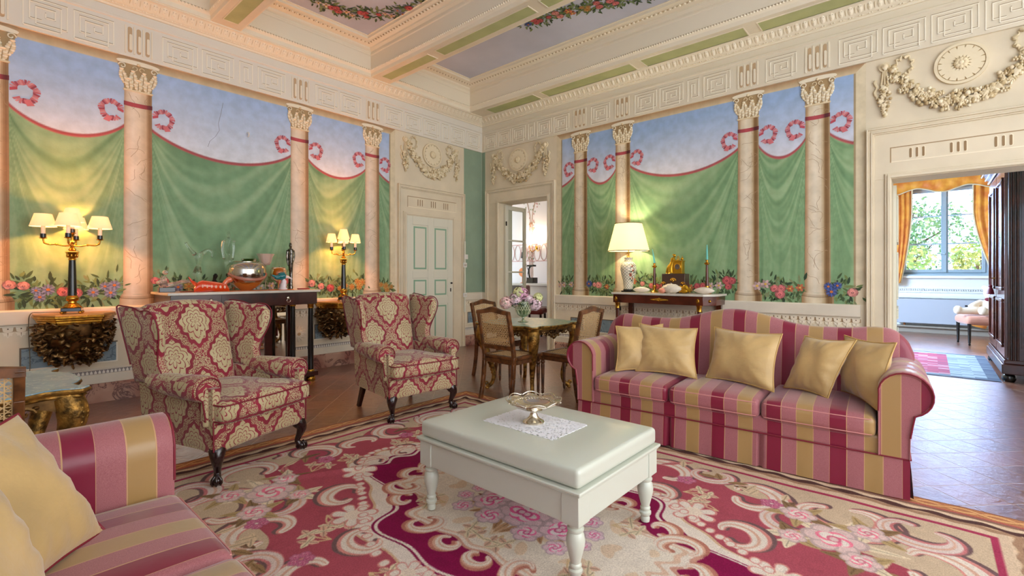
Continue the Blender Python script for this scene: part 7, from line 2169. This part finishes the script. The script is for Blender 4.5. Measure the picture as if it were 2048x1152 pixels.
# counter and things on it
t = thing('vanity_counter', 'white counter below the sconce in the room behind the glazed doorway', 'counter', (8.55, 7.2, 0))
b = MB(); b.box(-0.3, 0.33, -1.6, 1.6, 1.05, 1.10); b.build('worktop', M['counter'], t, bevel=0.004)
b = MB(); b.box(-0.25, 0.33, 0.35, 1.55, 0.0, 1.05); b.box(-0.25, 0.33, -1.55, -0.25, 0.6, 1.05); b.build('cabinet', M['counter'], t, bevel=0.004)
def small(name, lab, cat, y, z, build, m, x=8.5):
    b = MB(); build(b); return tag(b.build(name, m, loc=(x, y, z), smooth=50), lab, cat)
zc = 1.1005
small('makeup_mirror', 'small round copper mirror on the counter behind the glazed doorway', 'mirror', 7.12, zc, lambda b: (b.lathe([(0, 0), (0.06, 0), (0.05, 0.01), (0.008, 0.02), (0.008, 0.16), (0, 0.16)], n=16), b.lathe([(0, -0.01), (0.10, -0.01), (0.105, 0.0), (0.10, 0.01), (0, 0.01)], (0, 0, 0.25), 24, Matrix.Rotation(PI / 2, 3, 'Y'))), mat('copper', (214, 140, 100), 0.3, metal=0.7))
small('capsule_machine', 'small black appliance on the counter behind the glazed doorway', 'appliance', 6.83, zc, lambda b: (b.box(-0.09, 0.09, -0.09, 0.09, 0, 0.13), b.tube(smooth_path([(0, 0.07, 0.12), (0, 0.10, 0.25), (0, 0.08, 0.36), (0, 0.0, 0.40)], 4), 0.022, 10), b.box(-0.06, 0.06, -0.07, 0.10, 0.38, 0.42)), M['black'])
small('desk_lamp', 'slim desk lamp with dark shade on the counter behind the glazed doorway', 'lamp', 7.0, zc, lambda b: (b.lathe([(0, 0), (0.06, 0), (0.06, 0.01), (0, 0.01)], n=16), b.tube([(0, 0, 0), (0, -0.05, 0.3), (0, 0.08, 0.62)], 0.006, 6), b.lathe([(0.05, 0.58), (0.03, 0.72), (0, 0.72)], (0, 0.1, 0), 16)), M['iron'])
small('ring_ornament', 'white ring shaped ornament seen through the glazed door panes', 'ornament', 7.75, zc, lambda b: (b.tube([(0, 0.08 * math.cos(a), 0.17 + 0.11 * math.sin(a)) for a in [2 * PI * q / 18 for q in range(18)]], 0.015, 8, True), b.box(-0.04, 0.04, -0.05, 0.05, 0, 0.05)), M['iron'])
small('storage_box', 'blue and white box on the counter seen through the glazed door panes', 'box', 7.9, zc, lambda b: b.box(-0.1, 0.1, -0.12, 0.12, 0, 0.07), mat('blue box', (110, 140, 190), 0.5))
t = thing('desk_chair', 'red brown padded chair behind the flower vase beyond the glazed doorway', 'chair', (8.0, 6.35, 0), 0.4)
b = MB(); b.rbox((0, 0, 0.52), (0.45, 0.45, 0.12), 0.05, 5); b.build('seat', M['redseat'], t, smooth=60)
b = MB(); b.rbox((0.0, 0.2, 0.83), (0.42, 0.09, 0.48), 0.045, 5); b.build('backrest', M['redseat'], t, smooth=60)
for sx in (-1, 1):
    for sy in (-1, 1):
        b = MB(); b.beam((sx * 0.17, sy * 0.17, 0.48), (sx * 0.19, sy * 0.19, 0), 0.035, 0.035); b.build('leg', M['iron'], t)

# glazed door leaf, open into the far room, hinged on the left jamb
hx, hy = XR + T - 0.02, 5.925
t = thing('door_2', 'glazed cream door leaf', 'door', (XR + 0.12, 5.925, 0), math.radians(-28))
del t['label']; del t['category']; t['kind'] = 'structure'
b = MB(); Wd = 0.60
b.box(0, 0.07, -0.02, 0.02, 0.01, 2.58); b.box(Wd - 0.07, Wd, -0.02, 0.02, 0.01, 2.58)
for z0, z1 in ((0.01, 0.16), (0.74, 0.86), (1.33, 1.36), (1.92, 1.95), (2.50, 2.58)): b.box(0.07, Wd - 0.07, -0.02, 0.02, z0, z1)
b.build('door_frame', M['door_white'], t, bevel=0.004)
b = MB(); b.box(0.07, Wd - 0.07, -0.008, 0.008, 0.16, 0.74); b.build('door_panel', M['door_white'], t)
for z0, z1 in ((0.86, 1.33), (1.36, 1.92), (1.95, 2.50)):
    b = MB(); b.box(0.07, Wd - 0.07, -0.002, 0.002, z0, z1); b.build('pane', M['pane'] if 'pane' in M else M['glass'], t, smooth=0)
t.rotation_euler = (0, 0, math.radians(1)); t.location.y = 5.90
b = MB(); b.tube([(0.0, -0.03, 0.3), (0.0, -0.03, 0.38)], 0.012, 8); b.tube([(0.0, -0.03, 2.2), (0.0, -0.03, 2.28)], 0.012, 8); b.build('hinge', M['iron'], t)

# ================================================================ room beyond the wide doorway
X3 = 14.1
wallm = mat('white window wall', (226, 226, 226), 0.7)
WY0, WY1, WZ0, WZ1 = -0.95, 0.50, 1.29, 3.25
b = MB(); b.box(X3, X3 + 0.3, -2.9, WY0, 0, 3.7); b.box(X3, X3 + 0.3, WY1, 3.9, 0, 3.7); b.box(X3, X3 + 0.3, WY0, WY1, 0, WZ0); b.box(X3, X3 + 0.3, WY0, WY1, WZ1, 3.7)
struct(b.build('wall_far', wallm, smooth=0))
b = MB(); b.box(XR + T, X3, 2.7, 2.9, 0, 3.7); struct(b.build('wall_far_left', M['cream'], smooth=0))
b = MB(); b.box(XR + T, X3, -3.0, -2.9, 0, 3.7); struct(b.build('wall_far_right', M['cream'], smooth=0))
b = MB(); b.box(XR + T, X3 + 0.3, -3.0, 2.9, 3.7, 3.8); struct(b.build('ceiling_far', M['ceil_cream'], smooth=0))
b = MB(); b.box(X3 - 0.10, X3, -2.9, 2.7, 0, 0.12); b.box(X3 - 0.16, X3 - 0.02, -2.9, 2.7, 0.12, 0.16); struct(b.build('baseboard_far', mat('grey stone step', (150, 138, 126), 0.5), smooth=0, bevel=0.008))
b = MB()
for z0, z1, d in ((1.22, 1.27, 0.08), (0.98, 1.0, 0.02), (0.90, 0.92, 0.02), (0.78, 0.84, 0.03)): b.box(X3 - d, X3, -1.3, 0.8, z0, z1)
for k in range(56):
    b.box(X3 - 0.03, X3, -1.3 + k * 0.0375, -1.3 + k * 0.0375 + 0.02, 0.945, 0.975)
struct(b.build('trim_30', wallm, smooth=0))
# window with two casements of three panes
b = MB(); fx = X3 + 0.12
b.box(fx, fx + 0.06, WY0, WY0 + 0.05, WZ0, WZ1); b.box(fx, fx + 0.06, WY1 - 0.05, WY1, WZ0, WZ1); b.box(fx, fx + 0.06, WY0 + 0.05, WY1 - 0.05, WZ0, WZ0 + 0.05); b.box(fx, fx + 0.06, WY0 + 0.05, WY1 - 0.05, WZ1 - 0.05, WZ1)
b.box(X3 - 0.04, X3 + 0.14, WY0, WY1, WZ0 - 0.05, WZ0 + 0.01)
win = struct(b.build('window_1', M['greyblue'], smooth=0, bevel=0.005))
ym = -0.26
pane_m = mat('window glass', (255, 255, 255), 0.0, trans=1, ior=1.01, spec=0.3)
for y0, y1 in ((WY0 + 0.05, ym - 0.005), (ym + 0.005, WY1 - 0.05)):
    b = MB(); w = 0.055; x0, x1 = fx - 0.03, fx + 0.03
    b.box(x0, x1, y0, y0 + w, WZ0 + 0.05, WZ1 - 0.05); b.box(x0, x1, y1 - w, y1, WZ0 + 0.05, WZ1 - 0.05)
    b.box(x0, x1, y0 + w, y1 - w, WZ0 + 0.05, WZ0 + 0.12); b.box(x0, x1, y0 + w, y1 - w, WZ1 - 0.12, WZ1 - 0.05)
    for z in (1.98, 2.6): b.box(x0 + 0.01, x1 - 0.01, y0 + w, y1 - w, z - 0.014, z + 0.014)
    cs = b.build('casement', M['greyblue'], win, bevel=0.004)
    b = MB(); b.box(fx - 0.002, fx + 0.002, y0 + w, y1 - w, WZ0 + 0.12, WZ1 - 0.12); b.build('pane', pane_m, cs, smooth=0)
b = MB(); b.box(fx - 0.06, fx - 0.03, ym - 0.03, ym + 0.03, WZ0 + 0.06, WZ1 - 0.06); b.tube([(fx - 0.08, ym, 1.75), (fx - 0.09, ym + 0.13, 1.76)], 0.012, 8); b.build('window_latch', M['greyblue'], win, bevel=0.004)
# curtains
def curtain(name, label, side):
    b = MB(); rows = []
    N = 46; xs = X3 - 0.16
    for i in range(27):
        v = i / 26; z = 3.32 - v * (3.32 - 1.10)
        if side > 0:   # left in the photo: larger y
            inner = 0.265 + 0.02 + 0.16 * max(0, v - 0.25) ** 1.6 * 2.0; outer = 0.78 - 0.10 * v
        else:
            inner = -0.70 - 0.42 * max(0, v - 0.30) ** 1.5 * 1.5; outer = -1.45 + 0.0 * v
        row = []
        for k in range(N + 1):
            t_ = k / N; y = inner + (outer - inner) * t_
            row.append((xs + 0.035 * math.sin(t_ * 34 + v * 1.5) * (1 - 0.4 * v) - 0.05 * v, y, z))
        rows.append(row)
    b.grid(rows)
    t = thing(name, label, 'curtain', (xs, (rows[0][0][1] + rows[0][-1][1]) / 2, 1.10))
    o = b.build('curtain_panel', M['curtain'], t, world=True, smooth=80)
    m = o.modifiers.new('solid', 'SOLIDIFY'); m.thickness = 0.006
    b = MB(); b.tube([r_[0] for r_ in rows], 0.014, 6); b.build('edge_trim', M['curtain_lining'], t, world=True)
    return t, rows
curtain('curtain', 'orange silk curtain on the left side of the far window', 1)
curtain('curtain', 'orange silk curtain tied back beside the mahogany wardrobe', -1)
b = MB(); b.tube(smooth_path([(X3 - 0.2, -1.13, 1.12), (X3 - 0.22, -1.02, 0.8), (X3 - 0.22, -0.82, 0.45), (X3 - 0.2, -0.74, 0.22)], 5), [0.10] * 4 + [0.13] * 6 + [0.16] * 6, 12, flat=0.5)
tag(b.build('curtain_tail', M['curtain'], smooth=80), 'gathered lower end of the tied curtain behind the small armchair', 'curtain')
t = thing('curtain_valance', 'scalloped orange valance above the far window', 'valance', (X3 - 0.25, -0.25, 3.1))
b = MB(); rows = []
for i in range(61):
    s_ = i / 60; y = 0.95 - s_ * 2.5
    zb = 3.14 + 0.055 * math.cos(s_ * 2 * PI * 3.0 + 0.6)
    rows.append([(X3 - 0.26 + 0.012 * math.sin(i * 1.3), y, zb), (X3 - 0.26 + 0.012 * math.sin(i * 1.3), y, 3.30), (X3 - 0.25, y, 3.46)])
b.grid(rows); o = b.build('valance_cloth', M['curtain'], t, world=True, smooth=80); o.modifiers.new('solid', 'SOLIDIFY').thickness = 0.008
b = MB(); b.tube([r_[0] for r_ in rows], 0.012, 6); b.build('edge_trim', M['curtain_lining'], t, world=True)
# fan coil radiator
t = thing('radiator', 'wide grey enamelled radiator cabinet under the far window', 'radiator', (X3 - 0.12, -0.13, 0.22))
b = MB(); b.box(-0.11, 0.06, -0.72, 0.68, 0.0, 0.54); b.build('cabinet', M['radiator'], t, bevel=0.01)
b = MB(); b.box(-0.115, -0.108, -0.58, -0.44, 0.40, 0.43); b.box(-0.1, 0.05, -0.68, 0.64, 0.54, 0.545); b.build('grille', M['iron'], t)
b = MB(); b.tube([(0.0, 0.55, 0.0), (0.0, 0.55, -0.06)], 0.02, 8); b.build('pipe', mat('copper pipe', (170, 110, 70), 0.4, metal=0.7), t)
# small chair with bear
sx_, sy_ = 12.35, -0.72
t = thing('slipper_chair', 'small rose upholstered chair with dark legs beside the wardrobe', 'chair', (sx_, sy_, 0), math.radians(195))
b = MB(); b.rbox((0, 0, 0.46), (0.62, 0.58, 0.15), 0.06, 6, (0, 0, 0.02)); b.build('seat', M['pinkvelvet'], t, smooth=60)
b = MB(); b.rbox((0.0, 0.27, 0.75), (0.56, 0.10, 0.5), 0.05, 6); b.build('backrest', M['pinkvelvet'], t, smooth=60)
for px in (-1, 1):
    for py in (-1, 1):
        b = MB(); b.lathe([(0.012, 0.035), (0.02, 0.05), (0.026, 0.3), (0.03, 0.40)], (px * 0.26, py * 0.24, 0), 12); lg = b.build('leg', M['black'], t, smooth=50)
        b = MB(); b.ball((px * 0.26, py * 0.24, 0.02), (0.012, 0.02, 0.02), 10, 6); b.build('castor', M['iron'], lg)
# plush bear lying back on the seat: one soft body
t = thing('teddy_bear', 'cream plush teddy bear with a dark red bow sitting on the small rose chair', 'teddy bear', (12.33, -0.70, 0.56))
me = bpy.data.metaballs.new('bear'); 
b = MB()
def limb(pts, rs, n=14): 
    sp = smooth_path(pts, 5); rr = [float(x) for x in np.interp(np.linspace(0, 1, len(sp)), np.linspace(0, 1, len(rs)), rs)]; b.tube(sp, rr, n)
b.ball((0.02, -0.16, 0.14), (0.15, 0.15, 0.17), 18, 12)
b.ball((0.05, -0.18, 0.40), (0.13, 0.13, 0.125), 18, 12)
b.ball((-0.07, -0.17, 0.375), (0.055, 0.055, 0.045), 12, 8)
for s_ in (-1, 1):
    b.ball((0.06, -0.18 + s_ * 0.11, 0.50), (0.035, 0.045, 0.045), 12, 8)
limb([(-0.02, -0.06, 0.07), (-0.14, 0.08, 0.07), (-0.22, 0.26, 0.065)], [0.075, 0.07, 0.06]); b.ball((-0.24, 0.30, 0.085), (0.06, 0.065, 0.085), 14, 8)
limb([(-0.04, -0.20, 0.07), (-0.18, -0.12, 0.07), (-0.27, -0.05, 0.065)], [0.075, 0.07, 0.06]); b.ball((-0.29, -0.03, 0.085), (0.06, 0.07, 0.085), 14, 8)
limb([(0.0, -0.03, 0.24), (-0.10, 0.08, 0.18), (-0.12, 0.14, 0.13)], [0.05, 0.045, 0.04]); limb([(0.0, -0.30, 0.24), (-0.12, -0.33, 0.16), (-0.16, -0.30, 0.12)], [0.05, 0.045, 0.04])
o = b.build('body', M['plush'], t, smooth=180)
m = o.modifiers.new('fuse', 'REMESH'); m.mode = 'VOXEL'; m.voxel_size = 0.016; m.use_smooth_shade = True
m = o.modifiers.new('relax', 'SMOOTH'); m.iterations = 6
bpy.data.metaballs.remove(me)
b = MB(); 
for s_ in (-1, 1): b.ball((-0.075, -0.18 + s_ * 0.05, 0.42), 0.012, 8, 5)
b.ball((-0.125, -0.17, 0.39), (0.014, 0.02, 0.013), 8, 5); b.build('eye', M['black'], t, smooth=180)
b = MB(); b.ball((-0.09, -0.17, 0.285), (0.025, 0.025, 0.025), 8, 6)
for s_ in (-1, 1): b.ball((-0.085, -0.17 + s_ * 0.055, 0.285), (0.022, 0.055, 0.035), 10, 6)
b.build('bow', M['burgundy'], t, smooth=180)
# small kilim
t = None
b = MB(); rnd = random.Random(9)
x0, x1, y0, y1 = 6.9, 9.3, -0.62, 0.62
n1, n2 = 72, 11
for i in range(n1):
    u = i / n1
    for j in range(n2):
        v = j / n2
        red = 0.36 < v < 0.68 and 0.06 < u < 0.92
        edge = v < 0.04 or v > 0.96 or u < 0.03 or u > 0.97
        c = (70, 82, 104) if edge else ((164, 62, 88) if red else (156, 168, 176))
        if rnd.random() < 0.30: c = (104, 116, 128) if not red else rnd.choice([(190, 150, 156), (130, 60, 90)])
        fx0 = x0 + (x1 - x0) * u; fy0 = y0 + (y1 - y0) * v
        b.poly([(fx0 - 8.1, fy0, 0.008), (fx0 + (x1 - x0) / n1 - 8.1, fy0, 0.008), (fx0 + (x1 - x0) / n1 - 8.1, fy0 + (y1 - y0) / n2, 0.008), (fx0 - 8.1, fy0 + (y1 - y0) / n2, 0.008)], c)
b.box(x0 - 8.1, x1 - 8.1, y0, y1, 0.001, 0.0075, (120, 120, 130))
tag(b.build('kilim_rug', mat('worn kilim', None, 0.75, attr=True), loc=(9.4, -0.04, 0), smooth=0), 'small worn kilim rug with red centre on the tiles beyond the wide doorway', 'rug')
# wardrobe
t = thing('wardrobe', 'tall dark mahogany wardrobe at the right photo edge', 'wardrobe', (8.25, -0.69, 0))
Wm = M['mahog']
b = MB(); b.box(0.03, 1.95, -0.80, -0.03, 0.14, 2.72); b.build('carcass', Wm, t, bevel=0.004)
b = MB(); b.box(-0.03, 2.01, -0.86, 0.03, 0.10, 0.22); b.box(-0.01, 1.99, -0.84, 0.01, 0.22, 0.27); b.build('base_moulding', Wm, t, bevel=0.01, seg=3)
b = MB(); b.box(-0.01, 1.99, -0.84, 0.02, 2.66, 2.72); b.box(-0.04, 2.02, -0.88, 0.05, 2.72, 2.78); b.box(-0.08, 2.06, -0.92, 0.09, 2.78, 2.86); b.build('cornice', Wm, t, bevel=0.012, seg=3)
b = MB()
for y0 in (-0.04, -0.075, -0.11): b.tube([(0.012, y0, 0.27), (0.012, y0, 2.66)], 0.012, 8)
b.box(0.015, 0.03, -0.70, -0.17, 0.42, 0.45); b.box(0.015, 0.03, -0.70, -0.17, 2.5, 2.53); b.box(0.015, 0.03, -0.17, -0.14, 0.42, 2.53)
b.build('side_moulding', Wm, t, smooth=50)
for k, xx in enumerate((0.04, 1.01)):
    b = MB(); b.box(xx, xx + 0.93, -0.03, 0.0, 0.29, 2.64)
    dd = b.build('door', M['mahog2'], t, bevel=0.004)
    for z0, z1 in ((0.40, 1.0), (1.1, 2.5)):
        b = MB(); x_0, x_1 = xx + 0.12, xx + 0.81
        for bx in ((x_0, x_1, z0, z0 + 0.04), (x_0, x_1, z1 - 0.04, z1), (x_0, x_0 + 0.04, z0 + 0.04, z1 - 0.04), (x_1 - 0.04, x_1, z0 + 0.04, z1 - 0.04)): b.box(bx[0], bx[1], 0.0, 0.02, bx[2], bx[3])
        b.build('panel_moulding', M['mahog2'], dd, bevel=0.008, seg=3)
for px in (0.08, 1.9):
    for py in (-0.76, -0.04):
        b = MB(); b.lathe([(0.0, 0.0), (0.05, 0.0), (0.065, 0.03), (0.06, 0.07), (0.04, 0.10), (0, 0.10)], (px, py, 0), 18); b.build('bun_foot', M['black'], t, smooth=50)
b = MB(); b.tube([(1.0, 0.0, 1.25), (1.0, 0.05, 1.25)], 0.008, 6); hd = b.build('key', M['gold'], t)
t = thing('tassel', 'burgundy tassel hanging from the wardrobe key', 'tassel', (9.25, -0.635, 1.03))
b = MB(); b.tube([(0, 0, 0.22), (0, 0, 0.12)], 0.005, 6); b.ball((0, 0, 0.11), 0.022, 10, 6); b.build('cord', M['burgundy'], t, smooth=60)
b = MB(); b.lathe([(0.014, 0.10), (0.03, 0.06), (0.04, 0.0), (0, 0.0)], n=16); b.build('fringe', M['burgundy'], t, smooth=60)
# folded panelled door leaf on the left jamb of the wide doorway
t = thing('door_3', 'x', 'x', (XR + T + 0.0, 0.29, 0), math.radians(0)); del t['label']; del t['category']; t['kind'] = 'structure'
b = MB(); b.box(0, 0.75, -0.02, 0.02, 0.01, 2.29); b.build('door_slab', M['door_white'], t, bevel=0.003)
b = MB()
for z0, z1 in ((0.12, 0.66), (0.80, 0.92), (1.02, 1.55), (1.66, 2.18)):
    for x0_, x1_ in ((0.07, 0.36), (0.41, 0.69)):
        for bx in ((x0_, x1_, z0, z0 + 0.025), (x0_, x1_, z1 - 0.025, z1), (x0_, x0_ + 0.025, z0 + 0.025, z1 - 0.025), (x1_ - 0.025, x1_, z0 + 0.025, z1 - 0.025)): b.box(bx[0], bx[1], -0.036, -0.02, bx[2], bx[3])
b.build('panel_moulding', M['door_white'], t, bevel=0.005)
t.rotation_euler = (0, 0, math.radians(2))
# trees outside the far window
def tree(label, x, y, h, r, m, seed):
    rnd = random.Random(seed)
    t = thing('tree', label, 'tree', (x, y, -3))
    b = MB(); b.tube([(0, 0, 0), (0.1, 0.1, h * 0.5), (0, 0.2, h * 0.9)], [0.25, 0.18, 0.06], 8)
    for k in range(9):
        z = h * rnd.uniform(0.3, 0.8); a = rnd.uniform(0, 6.28); b.tube([(0, 0, z), (r * 0.7 * math.cos(a), r * 0.7 * math.sin(a), z + r * 0.5)], [0.08, 0.02], 6)
    b.build('trunk', M['trunk'], t)
    b = MB()
    cl = [(rnd.gauss(0, r * 0.45), rnd.gauss(0, r * 0.45), h * rnd.uniform(0.35, 1.0), r * rnd.uniform(0.22, 0.42)) for _ in range(26)]
    for i in range(5200):
        cx, cy, cz, cr = rnd.choice(cl)
        v = Vector((rnd.gauss(0, 1), rnd.gauss(0, 1), rnd.gauss(0, 1))).normalized() * cr * rnd.uniform(0.5, 1.0)
        p = Vector((cx, cy, cz)) + v; a = Vector((rnd.gauss(0, 1), rnd.gauss(0, 1), rnd.gauss(0, 1))).normalized(); c = a.cross(Vector((0.3, 0.8, 0.5))).normalized(); s_ = 0.10
        b.poly([p - a * s_, p + c * s_ * 0.6, p + a * s_, p - c * s_ * 0.6])
    b.build('foliage', m, t, smooth=0)
tree('green tree filling the right half of the far window', 32.5, -3.3, 11.5, 2.8, M['leaf_out'], 1)
tree('lower green tree in the left half of the far window', 26.5, 0.9, 7.2, 2.3, M['leaf_out'], 2)
tree('yellow leaved tree low in the far window', 23.5, -1.5, 5.2, 1.7, M['leaf_gold'], 3)
